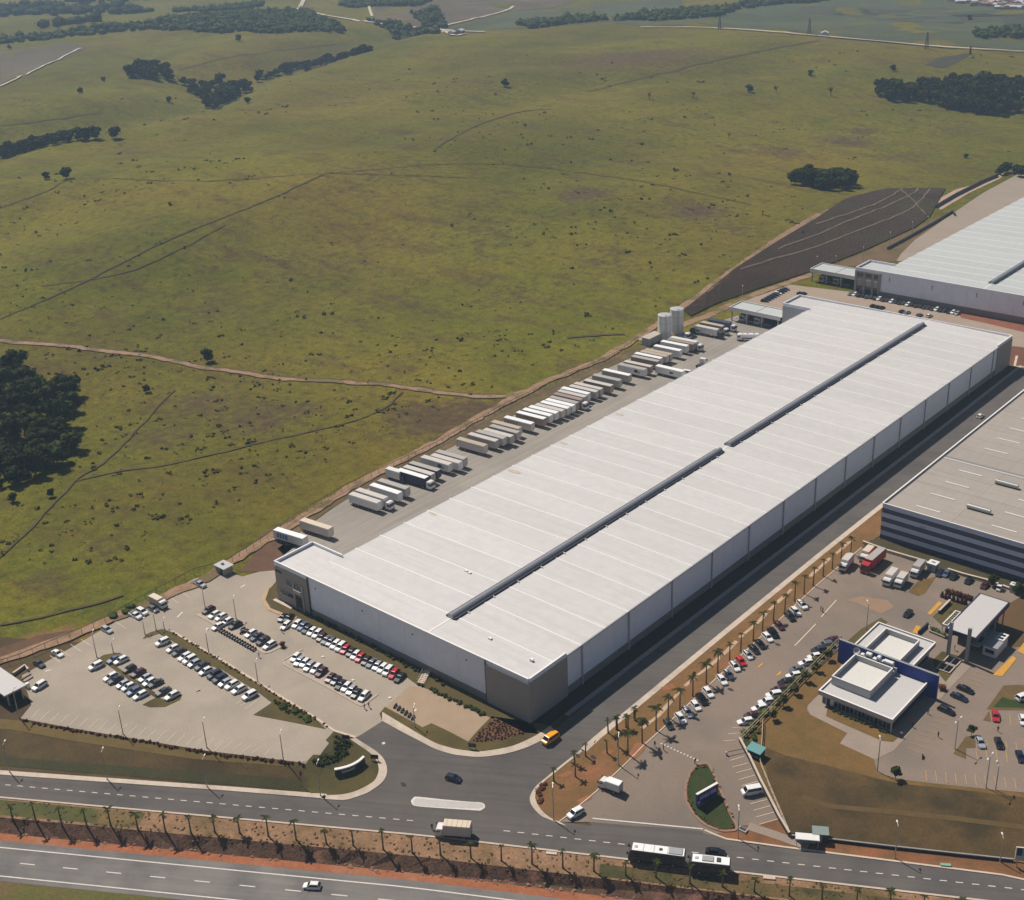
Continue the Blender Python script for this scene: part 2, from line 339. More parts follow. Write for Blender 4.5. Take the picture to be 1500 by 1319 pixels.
M_DARK=nm('turned_soil',(62,44,30),(50,36,25),.05,(58,52,28),.025,.5,.66,fine=.5,finescale=.7,bmp=.6)
M_TRAIL=nm('worn_trail',(84,70,40),(72,60,33),.2,fine=.3)
M_PAINT=nm('road_paint',(214,206,198),(200,192,184),1.2,fine=.1)
M_FADED=nm('faded_paint',(212,194,174),(200,182,162),1.2,fine=.15)
M_YEL=nm('yellow_paint',(200,148,62),(188,138,58),1.,fine=.12)
# ---------------------------------------------------------------- roads (s runs along the road, t across it)
def stp(t0,t1,name,mat,off,s0=-98,s1=338,skirt=0.):
    S=np.linspace(s0,s1,60);a=[ts(s,t0+float(qs(s))) for s in S];b=[ts(s,t1+float(qs(s))) for s in S[::-1]]
    return drape(name,a+b,mat,off,3.,skirt)
stp(-6.4,-.55,'median_strip',M_MED,.04);stp(-9.2,-6.4,'cut_bank',M_CUT,.04);stp(-11.6,-9.2,'earth_shoulder',M_RED,.04)
stp(-23.6,-11.4,'highway',M_HWY,.07);stp(-66,-23.6,'verge',nm('roadside_grass',(92,90,40),(80,84,34),.2,(104,86,50),.05,.5,.65,fine=.4,finescale=1.8,bmp=.3),.04)
stp(-.55,-.1,'median_kerb',M_KERB,.18)
M_MG=nm('median_grass',(84,82,40),(72,74,34),.25,(112,92,56),.08,.5,.62,fine=.35,finescale=1.8,bmp=.2)
stp(-5.6,-1.0,'median_grass',M_MG,.07,-98,38);stp(-5.9,-2.4,'median_grass',nm('median_dark_grass',(70,66,32),(60,60,28),.25,(98,80,48),.08,.5,.62,fine=.35,finescale=1.8,bmp=.2),.07,146,338)
stp(10.9,13.6,'bank_foot',nm('bank_foot_grass',(66,62,34),(56,56,30),.25,fine=.35,finescale=2.,bmp=.2),.06,-95,72)
UPE=[(-98,7.0),(-4.4,7.6),(54,8.9),(78,9.2),(120,9.2),(172.5,9.0),(204.8,8.4),(231,7.7),(338,7)]
road=[ts(s,float(qs(s))-.1) for s in np.linspace(-98,338,70)]+[ts(s,t+float(qs(s))) for s,t in UPE[::-1]]
drape('service_road',road,M_ROAD,.07,3.)
def dash_row(name,t,s0,s1,period,ln,wd,mat,off,skip=()):
    mb=MB();s=s0
    while s<s1:
        if not any(a<s<b for a,b in skip):
            q=float(qs(s));c=[ts(s,t+q-wd/2),ts(s+ln,t+q-wd/2),ts(s+ln,t+q+wd/2),ts(s,t+q+wd/2)]
            mb.add([(x,y,float(h(x,y))+off) for x,y in c],[(0,1,2,3)])
        s+=period
    return struct(ob(name,mb.mesh(name,mat)))
dash_row('centre_dashes',4.15,-60,335,3.27,1.5,.22,M_PAINT,.11,((101,117),(118.5,121)))
dash_row('lane_dashes',-17.8,-70,330,10.57,3.65,.28,M_PAINT,.11)
for t in (-13.5,-22.15): stp(t-.16,t+.16,'edge_line',M_PAINT,.11)
# ---------------------------------------------------------------- junction, lots and lawns (outlines read off the photo, laid on the terrain)
CURB_L=[(521,1082),(538,1093),(553,1103),(563,1114),(567,1126),(566,1137),(560,1147),(550,1155),(537,1163),(520,1169),(503,1173),(470,1171)]
WALK_L=[(513,1084),(528,1094),(542,1104),(551,1114),(554.5,1124),(554,1134),(549,1144),(541,1150),(530,1156),(518,1161),(500,1165),(474,1166)]
CURB_T=[(560,1057),(585,1071),(612,1085),(635,1097),(652,1103),(669,1107),(700,1110),(722,1108),(741,1105),(766,1098),(787,1089),(800,1081),(812,1070)]
WALK_T=[(560,1044),(590,1062),(615,1077),(637,1089),(655,1095),(672,1099),(700,1102),(719,1100),(737,1097),(753,1093),(772,1085),(789,1076),(806,1064)]
CURB_R=[(830,1211),(815,1206),(803,1201),(794,1197),(785,1189),(778,1179),(776,1170),(780,1160),(786,1152),(794,1145),(817,1126),(851,1099)]
WALK_R=[(822,1206),(810,1201),(800,1194),(791,1185),(786,1176),(784,1167),(787,1158),(794,1149),(803,1141),(812,1134),(828,1121),(853,1102)]
def sp_(L,n=3): return [(p.x,p.y) for p in spline([(x,y,0) for x,y in L],n)]
drape('lot',W([(30,1053),(46,1033),(32,990),(68,970),(155,920),(200,893),(285,848),(332,838),(355,845),(380,838),(402,836),(408,848),(398,860),(388,872),(386,882),(394,893),(416,902),(434,906),(520,951),(594,992),(610,1003),(718,1052),(686,1087),(632,1060),(619,1066),(564,1036),(556,1046),(560,1057),(522,1081),(505,1075),(489,1072),(477,1085),(482,1089),(469,1107),(459,1106),(448,1120),(300,1100),(110,1068)]),M_LOT,.06)
jn=W(sp_(CURB_L[::-1]))+W(sp_(CURB_T))+W([(900,998),(950,960),(1000,922)])+W([(950,1019),(896,1063)])+W(sp_(CURB_R[::-1]))+W([(900,1222),(830,1225),(700,1214),(560,1186),(480,1176)])
drape('junction',jn,M_ROAD,.09)
drape('junction',W([(862,1203),(1035,1216),(1062,1230),(1100,1238),(1000,1247),(880,1230)]),M_ROAD,.1)
drape('warehouse_road',[(6.1,20),(6.0,232),(5.4,312),(4,420),(16,420),(15.6,286),(16.1,201),(15.5,121),(16.1,64),(16.8,20)],M_ROAD,.085)
def wseg(L): return [(p.x,p.y) for p in W(L)]
def walkband(name,outer,inner,mat=M_WALK):
    a=W(sp_(outer));b=W(sp_(inner));return drape(name,[(p.x,p.y) for p in a]+[(p.x,p.y) for p in b[::-1]],mat,.2,None,.2)
walkband('sidewalk',CURB_L,WALK_L);walkband('sidewalk',CURB_T,WALK_T);walkband('sidewalk',CURB_R,WALK_R)
sl_=[ts(s,np.interp(s,[-98,-4,54,78],[7.1,7.7,9.0,9.2])) for s in np.linspace(-98,79,30)];sl2=[ts(s,np.interp(s,[-98,-4,54,78],[8.7,9.3,10.5,10.8])) for s in np.linspace(-98,79,30)]
drape('sidewalk',sl_+sl2[::-1],M_WALK,.2,None,.2)
ribbon('kerb',[(5.3,8),(5.2,232),(4.6,312)],.6,.8,.16,nm('grey_kerb',(150,146,142),(140,136,132),.5),.04)
ribbon('sidewalk',[(17.2,0),(16.9,27),(16.4,65),(16,121),(16.3,201),(16,286),(16,420)],.8,.9,.1,M_WALK,.08)
drape('lawn',[(-.2,-3),(4.6,1),(4.7,312),(-.2,312)],nm('shade_dark_grass',(44,42,27),(38,38,24),.2,fine=.3),.04,0)  # warehouse shadow deepened in the grass colour itself
drape('trailer_yard',[(-85,15),(-99,15.3),(-115,17.5),(-123.5,20),(-130.5,50),(-132,60),(-132.5,120),(-134.5,200),(-133,250),(-130,283),(-126,302),(-100,303),(-85,300)],M_YARD,.05,0)
drape('court',[(-100,310),(-137,308),(-134,330),(-130,358),(-98,364),(30,364),(60,364),(60,330),(20,311),(2,309.8)],M_COURT,.07,0)
drape('far_yard',W([(1313,383),(1320,372),(1340,352),(1400,310),(1440,283),(1490,256),(1560,225),(1640,262),(1500,289),(1340,384)]),nm('far_concrete',(150,136,122),(142,128,115),.05,fine=.1),.07,0)
drape('soil_strip',W([(1402,457),(1440,461),(1500,474),(1560,486),(1560,500),(1500,487),(1440,473),(1408,466)]),nm('red_soil',(134,84,64),(122,76,58),.2,fine=.25),.1)
drape('brown_circle',[(9+16*math.cos(a)-9,322+12*math.sin(a)) for a in np.linspace(0,2*math.pi,24,endpoint=False)],nm('circle_soil',(112,74,56),(100,66,50),.3,fine=.3),.1,0)
ribbon('kerb',[(-1,322+0),]+[(16*math.cos(a),322+12.3*math.sin(a)) for a in np.linspace(-1.4,1.6,20)],.5,.5,.12,M_KERB,.1)
# left lot grass
drape('grass_strip',W([(209,937),(213,931),(220,927),(237,922),(253,927),(330,972),(401,1016),(462,1053),(478,1069),(434,1060),(371,1048),(398,1030),(377,1014),(324,981),(308,976),(248,937),(233,929)]),M_LAWN2,.1)
LOTC=lambda L:[(x/4.545,840+y/4.545) for x,y in L]
LOTD=lambda L:[(280+x/4.545,840+y/4.545) for x,y in L]
drape('grass_island',W(LOTC([(618,592),(690,545),(780,530),(832,548),(745,590),(715,605),(690,610)])),M_LAWN2,.1)
drape('grass_island',W(LOTC([(705,605),(735,595),(1070,820),(1040,835)])),M_LAWN2,.1)
drape('grass_island',W(LOTC([(948,878),(1000,848),(1050,825),(1120,855),(1215,805),(1200,845),(1100,892),(1000,895)])),M_LAWN2,.1)
drape('front_lawn',W([(392,865),(386,882),(394,893),(416,902),(434,906),(520,951),(594,992),(610,1003),(718,1052),(768,1074),(790,1076),(778,1058),(409,880),(404,855)]),nm('front_lawn_grass',(84,72,38),(74,66,34),.2,(92,70,40),.08,.5,.66,fine=.3,bmp=.1),.1)  # olive-brown grass mottled by noise
drape('corner_lawn',W([(560,1041)]+sp_(WALK_T)+[(806,1064),(790,1060),(778,1058),(720,1050),(686,1087),(632,1060),(619,1066),(564,1036)]),M_LAWN2,.1)
drape('paver_apron',W([(640,1012),(718,1052),(686,1087),(632,1060),(619,1066),(566,1036),(600,1005)]),M_PAVER,.09)
drape('flower_bed',W([(725,1052),(768,1074),(732,1086),(688,1088),(705,1070)]),M_BROWN,.13)
drape('sign_lawn',W([(448,1120),(459,1106),(469,1107),(482,1089),(477,1085),(489,1072),(505,1076)]+sp_(WALK_L)+[(460,1166),(440,1150)]),nm('sign_grass',(86,76,38),(76,68,34),.25,(58,56,28),.08,.5,.66,fine=.35,bmp=.15),.1)
drape('grass_shoulder',[ts(s,np.interp(s,TOPS[0],TOPS[1])-.4) for s in np.linspace(-95,68,20)]+[ts(s,np.interp(s,TOPS[0],TOPS[1])-np.interp(s,[-95,-10,40,68],[4.5,3.6,2.4,.6])) for s in np.linspace(68,-95,20)],nm('shoulder_grass',(108,88,48),(96,80,42),.2,fine=.3),.05)
ribbon('kerb',W([(253,926),(330,971),(401,1015),(463,1053),(489,1071),(521,1081)]),.35,.35,.1,M_KERB,.12)
for L in ([(35,275),(260,400),(490,535),(520,530),(632,478)],[(740,508),(610,585),(625,612),(880,745),(1130,885),(1150,880),(1242,808)]):
    ribbon('kerb',W(LOTD(L)),.3,.3,.1,nm('lot_kerb',(178,163,146),(168,152,138),.5),.1)
drape('lot_margin',W(LOTD([(35,275),(75,262),(560,500),(600,465),(630,480),(520,535),(490,538)])),nm('island_concrete',(172,158,142),(164,150,136),.3),.08)
drape('lot_margin',W(LOTD([(620,590),(720,520),(1170,830),(1240,808),(1150,880),(1130,883)])),MATS['island_concrete'],.08)
ribbon('kerb',W([(392,862),(386,880),(394,893),(416,902),(434,906)]),.6,.6,.1,nm('tan_kerb',(180,152,122),(170,142,114),.5),.12)
# boundary ground: bare earth beside the fence, dark grass by the trailers
drape('dirt_area',W([(350,838),(378,806),(402,790),(420,800),(440,795),(405,822),(404,838)]),M_BROWN,.05)
drape('verge',[(-136,22),(-124,20),(-131,50),(-133,120),(-135,200),(-133.5,250),(-140,250),(-142,180),(-141,110),(-137,60)],nm('yard_verge',(98,82,52),(86,72,46),.2,(120,98,70),.07,.52,.7,fine=.35),.03,0)
ribbon('dirt_track',W([(-40,985),(0,969),(100,934),(200,893),(300,849),(400,785),(520,710),(640,648),(740,590),(800,560),(880,528),(960,478),(1000,450),(1080,392),(1180,325),(1215,308)]),1.8,2.2,.34,M_DIRT)
ribbon('dirt_track',W([(-20,497),(0,500),(120,510),(200,520),(270,533),(300,540),(330,543),(420,556),(560,564),(640,575),(700,582),(740,581),(775,572)]),1.5,1.7,.32,M_DIRT)
ribbon('track_bank_shade',W([(-20,497),(0,500),(120,510),(200,520),(270,533),(300,540),(330,543),(420,556),(560,564),(640,575),(700,582),(740,581)]),2.7,-1.4,.3,M_TRAIL)  # shadowed edge of the track painted as a dark ribbon in trail colour
ribbon('dirt_track',W([(985,482),(1040,462),(1110,430),(1190,402)]),2.5,2.,.09,M_DIRT)
drape('red_bank',W([(0,968),(60,948),(130,920),(60,930),(0,950)]),M_BROWN,.07)
for L,wd in (([(-10,825),(0,818),(60,760),(110,706),(150,680),(200,630),(255,572)],.45),([(110,706),(180,690),(250,680),(400,645),(500,622),(560,600),(590,575)],.45),([(0,468),(100,425),(250,350),(330,318),(400,290),(470,258),(490,252)],.5),
             ([(640,216),(690,188),(730,173),(770,163),(810,160)],1.),([(860,135),(940,115),(1060,86),(1140,70),(1200,60)],1.6),([(0,305),(70,280),(120,262),(300,266),(480,255),(700,262)],.5),([(0,185),(60,178),(150,165)],.8),([(260,103),(360,80),(500,65)],1.),
             ([(0,915),(60,905),(140,885),(180,872)],.5),([(830,495),(870,492),(915,490)],1.),([(60,420),(200,395),(330,330)],.4),([(480,255),(700,240),(900,260),(1100,300)],.4)):
    ribbon('worn_trail',W(sp_(L,4)),wd,wd,.3,M_TRAIL)
drape('turned_field',W([(1000,455),(1030,432),(1060,408),(1130,360),(1200,318),(1245,290),(1300,277),(1340,276),(1385,277),(1372,300),(1362,318),(1340,334),(1270,366),(1190,398),(1110,424),(1050,445),(1012,464)]),M_DARK,.5,4.)
M_CONT=nm('contour_earth',(112,94,76),(98,84,68),.2,fine=.3)
for L in ([(1195,330),(1250,312),(1290,297),(1322,278)],[(1140,366),(1200,344),(1250,322),(1300,303),(1338,284),(1345,277)],[(1085,396),(1130,382),(1200,362),(1260,338),(1320,315),(1348,295),(1362,278)],[(1318,279),(1335,292),(1355,315)]):
    ribbon('contour_path',W(sp_(L,4)),.55,.55,.7,M_CONT)
drape('sand_patch',W([(1378,308),(1370,302),(1378,290),(1400,278),(1430,270),(1455,262),(1475,250),(1465,262),(1420,283),(1390,301)]),M_DUST,.1)
# right complex
drape('complex_yard',W([(819,1205),(873,1160.6),(918.7,1117.5),(964,1074),(1117.6,931),(1200,855),(1262,803),(1290,790),(1360,812),(1500,860),(1640,905),(1640,1185),(1500,1162),(1400,1152),(1320,1143),(1285,1133),(1200,1130),(1140,1201),(1112,1209),(1081,1211),(1060,1224),(1040,1224),(1030,1221),(868,1205)]),M_RYARD,.12)
drape('verge_strip',W([(810,1201),(789,1183),(784,1167),(794,1149),(812,1134),(851,1104),(900,1064),(950,1023),(1060,931),(1146,860),(1200,814),(1291,743),(1291,784),(1262,803),(1200,855),(1117,931),(964,1074),(918,1117),(873,1160),(819,1205)]),M_STRIP,.15)
ribbon('kerb',W([(819,1205),(873,1160.6),(918.7,1117.5),(964,1074),(1117.6,931),(1200,855),(1262,803)]),.15,.15,.12,M_KERB,.12)
for L in ([(941,1068),(965,1050),(1000,1010)],[(1004,1006),(1040,975),(1079,940)],[(1084,935),(1110,911),(1124,898)],[(1127,895),(1150,874),(1160,864)],[(1185,845),(1215,818)],[(1222,812),(1250,790)]):
    ribbon('stepping_path',W(L),.5,.5,.17,nm('broken_concrete',(190,160,132),(172,144,118),.5,fine=.25))
for L in ([(920,1108),(930,1090),(948,1087),(944,1100),(928,1115)],[(815,1138),(832,1130),(842,1132),(828,1140)],[(880,1104),(892,1098),(902,1102),(890,1108)],[(858,1132),(876,1124),(880,1129),(860,1138)],[(968,1008),(984,1002),(990,1008),(972,1014)],[(845,1174),(860,1166),(868,1170),(850,1180)]):
    drape('orange_soil',W(L),M_SOIL,.19)
drape('verge_strip',W([(1081,1212),(1112,1209),(1140,1201),(1156,1227),(1180,1230),(1260,1240),(1483,1264),(1640,1286),(1640,1309),(1500,1290),(1468,1283),(1280,1259),(1150,1243),(1064,1231),(1050,1222)]),nm('shoulder_soil',(118,82,52),(106,74,46),.25,(138,88,56),.06,.5,.66,fine=.3),.12)
ribbon('path',W([(1096,1211),(1130,1222),(1184,1241)]),1.1,1.1,.16,M_PATH)
ribbon('kerb',W([(1032,1217),(1048,1224),(1064,1230),(1150,1242),(1280,1258.5),(1468,1282.5),(1500,1289.5),(1640,1309)]),.25,.25,.1,M_KERB,.12)
LAWN=[(1232,948),(1170,1003),(1116,1052),(1096,1075),(1085,1090),(1113,1150),(1156,1226),(1180,1229),(1260,1239),(1483,1263),(1640,1283),(1640,1184),(1500,1163),(1400,1152),(1320,1144),(1286,1134),(1280,1113),(1230,1090),(1241,1075),(1187,1048),(1181,1040),(1184,1032),(1200,1018),(1220,995),(1236,968)]
drape('office_lawn',W(LAWN),M_LAWN,.2)
drape('office_path',W([(1236,962),(1200,1016),(1182,1036),(1187,1048),(1241,1075),(1230,1090),(1282,1114),(1310,1100),(1345,1060),(1400,1000),(1425,975),(1395,960),(1370,990)]),M_PATH,.17)
drape('planting_bed',W([(1212,1038),(1210,1050),(1222,1056),(1291,1086),(1308,1088),(1316,1081),(1306,1075)]),M_LAWN,.22)
drape('office_garden',W([(1232,948),(1262,922),(1290,906),(1300,912),(1240,965)]),M_LAWN2,.19)
drape('bank_shade_sheet',W([(1116,1094),(1150,1108),(1190,1118),(1230,1128),(1284,1142),(1320,1150),(1400,1158),(1500,1170),(1640,1192),(1640,1280),(1483,1260),(1260,1237),(1180,1227),(1158,1222),(1128,1158)]),nm('bank_shade_brown',(90,70,37),(78,61,33),.2,(60,50,28),.07,.48,.64,fine=.35,finescale=2.2,bmp=.2),.32)  # slope shade of the bank painted as a darker brown grass sheet
drape('dirt_verge',W([(1110,428),(1190,402),(1270,368),(1340,336),(1365,322),(1400,312),(1340,352),(1313,383),(1250,390),(1190,398)]),nm('brown_verge',(110,88,62),(98,78,54),.1,(90,76,46),.04,.5,.66,fine=.3),.06)
ribbon('berm_top_light',W([(1176,1170),(1215,1183),(1300,1191),(1400,1201),(1500,1214),(1600,1228)]),.7,.7,.36,nm('berm_light_grass',(96,78,44),(88,70,40),.3,fine=.25))  # brightness of the flat berm top painted as a paler ribbon
ISL=sp_([(1020,1122),(1030,1120),(1039,1123),(1052,1152),(1068,1190),(1079,1214),(1067,1218),(1054,1217),(1032,1208),(1014,1190),(1005,1169),(1006,1149),(1011,1134)],3)
drape('green_island',W(ISL),M_GREEN,.2)
ribbon('kerb',W(ISL+[ISL[0]]),.35,.25,.15,nm('pink_kerb',(150,118,100),(140,108,92),.5,fine=.15),.14)
for L in ([(1445,1040),(1470,1005),(1490,1004),(1560,1010),(1560,1042),(1460,1041)],[(1396,1105),(1415,1080),(1429,1079),(1429,1096),(1415,1097),(1415,1113)],[(1440,1056),(1449,1042),(1452,1058)],):
    drape('grass_island',W(L),nm('brown_grass',(104,84,50),(92,76,44),.2,fine=.3),.17)
drape('green_patch',W([(1455,1037),(1468,1022),(1480,1026),(1560,1036),(1560,1040)]),M_GREEN,.19)
drape('orange_apron',W([(1238,880),(1262,874),(1300,880),(1310,890),(1290,900),(1255,884)]),nm('ochre_paving',(148,120,97),(140,114,93),.15,fine=.2),.15)
drape('brown_island',W([(1330,868),(1345,852),(1372,845),(1355,870),(1345,874)]),M_LAWN,.16)
drape('side_lawn',W([(1455,925),(1470,890),(1500,872),(1560,890),(1560,940),(1480,950)]),nm('worn_lawn',(100,70,46),(86,72,40),.2,fine=.3),.16)
drape('garden',W([(1366,904),(1395,880),(1425,890),(1412,925),(1380,918)]),M_LAWN2,.18)
drape('garden',W([(1372,985),(1366,968),(1380,955),(1404,962),(1405,975),(1385,1000)]),M_LAWN2,.19)
drape('back_lawn',W([(1262,803),(1275,792),(1291,790),(1360,812),(1500,860),(1560,880),(1560,888),(1480,866),(1350,828),(1290,806)]),nm('back_grass',(74,66,40),(64,58,36),.2,fine=.3),.16)
# ---------------------------------------------------------------- paint on the ground
def lines(name,L,wd,mat,off=.2):
    mb=MB()
    for (a,b) in L:
        a=P(*a);b=P(*b);d=(b-a).normalized();n=Vector((-d.y,d.x,0))*wd/2;z=off
        n_=max(1,int((b-a).length/2.5)) if sloped([a,b]) else 1
        for k in range(n_):
            p=a.lerp(b,k/n_);q=a.lerp(b,(k+1)/n_)
            v=[p-n,q-n,q+n,p+n];mb.add([(c.x,c.y,float(h(c.x,c.y))+off) for c in v],[(0,1,2,3)])
    return struct(ob(name,mb.mesh(name,mat)))
C1=lambda x,y:(x/4.545,840+y/4.545)
C2=lambda x,y:(280+x/4.545,840+y/4.545)
C5=lambda x,y:(1340+x/6.594,980+y/6.594)
L=[]
for i in range(20): L.append((C1(205+64.6*i,966+11.2*i),C1(265+64.6*i,908+10.9*i)))
for i in range(8): L.append((C2(30+62*i,1135+11*i) if i<7 else C2(485,1218),C2(90+62*i,1080+13*i) if i<7 else C2(522,1175)))
lines('bay_lines',L,.14,M_FADED,.1)
lines('bay_lines',[(C1(470+x,475+y),C1(540+x,520+y)) for x,y in ((0,0),(72,-32),(-68,36),(-136,76),(300,-150),(380,-195),(650,-320),(720,-360))]+[(C1(636,703),C1(745,650)),(C1(585,583),C1(620,570)),(C1(985,485),C1(1040,460)),(C1(1040,520),C1(1080,500))]+[(C2(300,870),C2(380,818)),(C2(330,885),C2(410,835)),(C2(360,905),C2(440,850)),(C2(170,780),C2(200,765))],.16,M_FADED,.1)
lines('lot_arrow',[(C1(1180,295),C1(1215,260)),(C1(300,655),C1(340,645)),(C1(1300,790),C1(1335,782)),(C2(330,95),C2(360,78)),(C2(30,792),C2(62,782)),(C2(1485,920),C2(1500,905))],.5,M_PAINT,.1)
L=[]
Z7=lambda x,y:(1060+x/4.727,1040+y/4.727)
for a,b in [((45,355),(145,325)),((62,400),(170,372)),((88,440),(195,412)),((108,487),(215,457)),((125,530),(235,500)),((185,655),(300,625)),((208,700),(325,668)),((228,745),(350,713)),((245,798),(375,760)),((30,170),(108,165)),((0,218),(80,213)),((62,128),(125,124))]: L.append((Z7(*a),Z7(*b)))
lines('bay_lines',L,.16,M_FADED,.18)
L=[(C5(360+i*-47,245+i*40+200),C5(225+i*-47+ -20,455+i*40-10)) for i in range(0)]
for i in range(8): L.append((C5(225-45*i,455+44*i),C5(345-42*i,495+46*i)))
for i in range(5): L.append((C5(480+34*i,130-34*i),C5(640+28*i,180-36*i)))
for i in range(5): L.append((C5(350-22*i+60,300+30*i-40),C5(470-30*i+60,345+30*i-40)) if i<2 else (C5(0,0),C5(0,.5)))
for i in range(11): L.append((C5(105+95*i,985+8.5*i),C5(115+96*i,1088+9*i)))
for i in range(6): L.append((C5(590+96*i,785+3*i),C5(608+96*i,900+3*i)))
for i in range(3): L.append((C5(820+95*i,445+4*i),C5(835+95*i,545+4*i)))
for i in range(4): L.append((C5(690+95*i,690+8*i),C5(705+95*i,770+8*i)))
lines('bay_lines',L,.15,nm('yellow_lines',(186,150,104),(172,138,98),1.,fine=.15),.2)
lines('stop_line',[((868,1200),(1030,1215.5))],.35,M_PAINT,.2)
lines('lane_line',[((1164,947),(1195,915)),((1203,905),(1225,880))],.3,M_FADED,.18)
L=[((968+4.8*i,1090+2.2*i),(969.6+4.8*i,1091+2.2*i)) for i in range(12)]
lines('speed_hump_marks',L,.5,M_PAINT,.18)
for L in ([(1109,979),(1115,973),(1118,971),(1117,975),(1112,979)],[(1136,991),(1142,985),(1145,984),(1144,988),(1139,991)]):
    drape('yellow_arrow',W(L),M_YEL,.19)
for L in ([(1358,900),(1375,882),(1381,884),(1363,902)],[(1454,990),(1483,962),(1489,966),(1468,992)],[(1490,955),(1500,942),(1520,946),(1505,962)],[(1336,928),(1342,917),(1349,919),(1346,930)]):
    drape('yellow_box',W(L),M_YEL,.21)
pill=[(602,1174),(606,1169),(613,1168),(650,1172),(690,1175.5),(703,1176),(709.5,1179),(710,1184),(704,1188),(697,1188),(650,1185),(612,1182),(604,1179)]
drape('painted_island',W(sp_(pill+[pill[0]],3)[:-1]),M_PAINT,.13)
pc=[(655+(x-655)*.955,1178.5+(y-1178.5)*.72) for x,y in pill]
drape('painted_island',W(sp_(pc+[pc[0]],3)[:-1]),nm('grey_paint',(186,182,178),(178,174,170),.6),.16)
M_STAIN=nm('oil_stain',(66,62,60),(56,53,52),1.)
for x,y in ((591,1150),(846,1108),(1139,945),(1070,1011),(869,1110)):
    q=P(x,y);drape('oil_stain',[(q.x+.9*math.cos(a)*(.7+.5*random.random()),q.y+.5*math.sin(a)) for a in np.linspace(0,2*math.pi,9,endpoint=False)],M_STAIN,.22)
for x,y in ((562,1090),(473,963),(517,997),(571,1023),(304,922),(362,1010)):
    q=P(x,y);drape('manhole_cover',[(q.x+.45*math.cos(a),q.y+.45*math.sin(a)) for a in np.linspace(0,2*math.pi,10,endpoint=False)],M_PAINT,.22)
# ---------------------------------------------------------------- far country
for name,L,c1,c2,stp_ in (('ploughed_field',[(0,76),(115,66),(128,71),(90,88),(0,125)],(96,84,62),(88,78,58),12.),
  ('brown_hillside',[(540,30),(560,6),(630,2),(750,-6),(900,-6),(830,6),(740,18),(690,32),(648,43),(600,40)],(104,84,62),(74,66,44),16.),
  ('far_pasture',[(650,44),(690,34),(760,17),(900,4),(1000,-6),(1000,20),(880,33),(760,42)],(78,82,46),(66,72,42),16.),
  ('far_pasture',[(900,34),(990,20),(1060,10),(1100,0),(1250,-8),(1560,-2),(1560,76),(1500,76),(1380,69),(1200,54),(1060,41),(940,39)],(104,116,58),(90,104,52),16.),
  ('dark_field',[(1165,14),(1220,9),(1300,9),(1400,13),(1560,20),(1560,44),(1420,40),(1340,33),(1240,24)],(66,62,46),(58,56,42),16.),
  ('dark_field',[(1356,95),(1380,84),(1425,78),(1400,92),(1380,100)],(74,72,40),(66,66,36),12.)):
    drape(name,W(L),nm(name,c1,c2,.02,tuple(x*.82 for x in c1),.006,.45,.65,fine=.3,finescale=.3),.3,stp_)
M_FROAD=nm('gravel_road',(190,176,160),(176,164,150),.05)
for L,wd in (([(452,-8),(444,3),(438,14),(430,17),(412,16)],3.5),([(438,15),(480,24),(560,36),(640,44),(660,46),(710,48)],3.),([(640,44),(655,38),(690,30),(740,17),(752,10)],2.5),([(650,46),(665,53),(680,51)],3.),([(938,41),(1000,41),(1060,43),(1120,47),(1200,54),(1290,62),(1380,70),(1500,77),(1580,82)],2.2),([(0,128),(60,100),(118,72)],1.8),([(545,25),(540,10)],2)):
    ribbon('gravel_road',W(sp_(L,4)),wd,wd,1.3,M_FROAD,0,12.)
# ---------------------------------------------------------------- building materials
def objvar(name,c,var=.06,rough=.5,streak=0,metal=0.,axis=(1,1,1),stain=None):
    m,n,b=newmat(name);oi=n.nodes.new('ShaderNodeObjectInfo');a=lin(c);v=posn(n,axis)
    out=mix(n,oi.outputs['Random'],tuple(x*(1-var) for x in a),tuple(min(.95,x*(1+var)) for x in a))
    f=ramp(n,noise(n,v,.35,6,.65),.35,.75);out=mix(n,f,out,mix(n,1.0,out,(.9,.89,.88),'MULTIPLY'))
    if stain: out=mix(n,ramp(n,noise(n,posn(n,(.06,1.2,1)),.5,5,.65),.5,.8),out,lin(stain))
    n.links.new(out,b.inputs['Base Color']);b.inputs['Roughness'].default_value=rough;b.inputs['Metallic'].default_value=metal;MATS[name]=m;return m
M_ROOF=objvar('white_roof_sheet',(198,194,192),.04,.55,stain=(181,178,172))
M_SEAM=flat('roof_seam_metal',(227,223,219),.5)
M_ROOF2=objvar('grey_roof_sheet',(184,187,185),.03,.5,stain=(184,186,182))
M_ROOFS=objvar('tan_roof_sheet',(160,150,140),.05,.6,stain=(140,132,124),axis=(3,.3,1))
M_WALLW=objvar('white_cladding',(232,236,248),.02,.5)
M_BASE=nm('grey_base_wall',(138,132,128),(128,122,118),.4,fine=.1)
M_TAUPE=objvar('taupe_concrete',(156,148,140),.04,.75)
M_COPE=flat('white_coping',(226,222,218),.5)
M_VENT=flat('vent_metal',(152,153,158),.35,.3)
M_VDARK=flat('vent_louvre',(26,28,42),.6)
M_GLASS=flat('dark_glass',(22,26,34),.08,0,.8)
M_GLASS2=flat('blue_glass',(52,64,84),.1,0,.8)
M_GREY=flat('grey_metal',(150,150,152),.45)
M_STEEL=flat('galvanised_steel',(168,168,166),.4,.4)
M_NAVY=flat('navy_panel',(8,48,138),.6)
M_DNAVY=flat('dark_navy_panel',(26,26,58),.5)
M_WHITE=flat('white_render',(216,214,210),.6)
M_LGREY=flat('light_grey_render',(172,170,170),.6)
M_PLATE2=flat('penthouse_membrane',(204,201,195),.7);M_PLATE=flat('flat_roof_membrane',(186,182,180),.7)
M_BLK=flat('black_rubber',(20,20,21),.8)
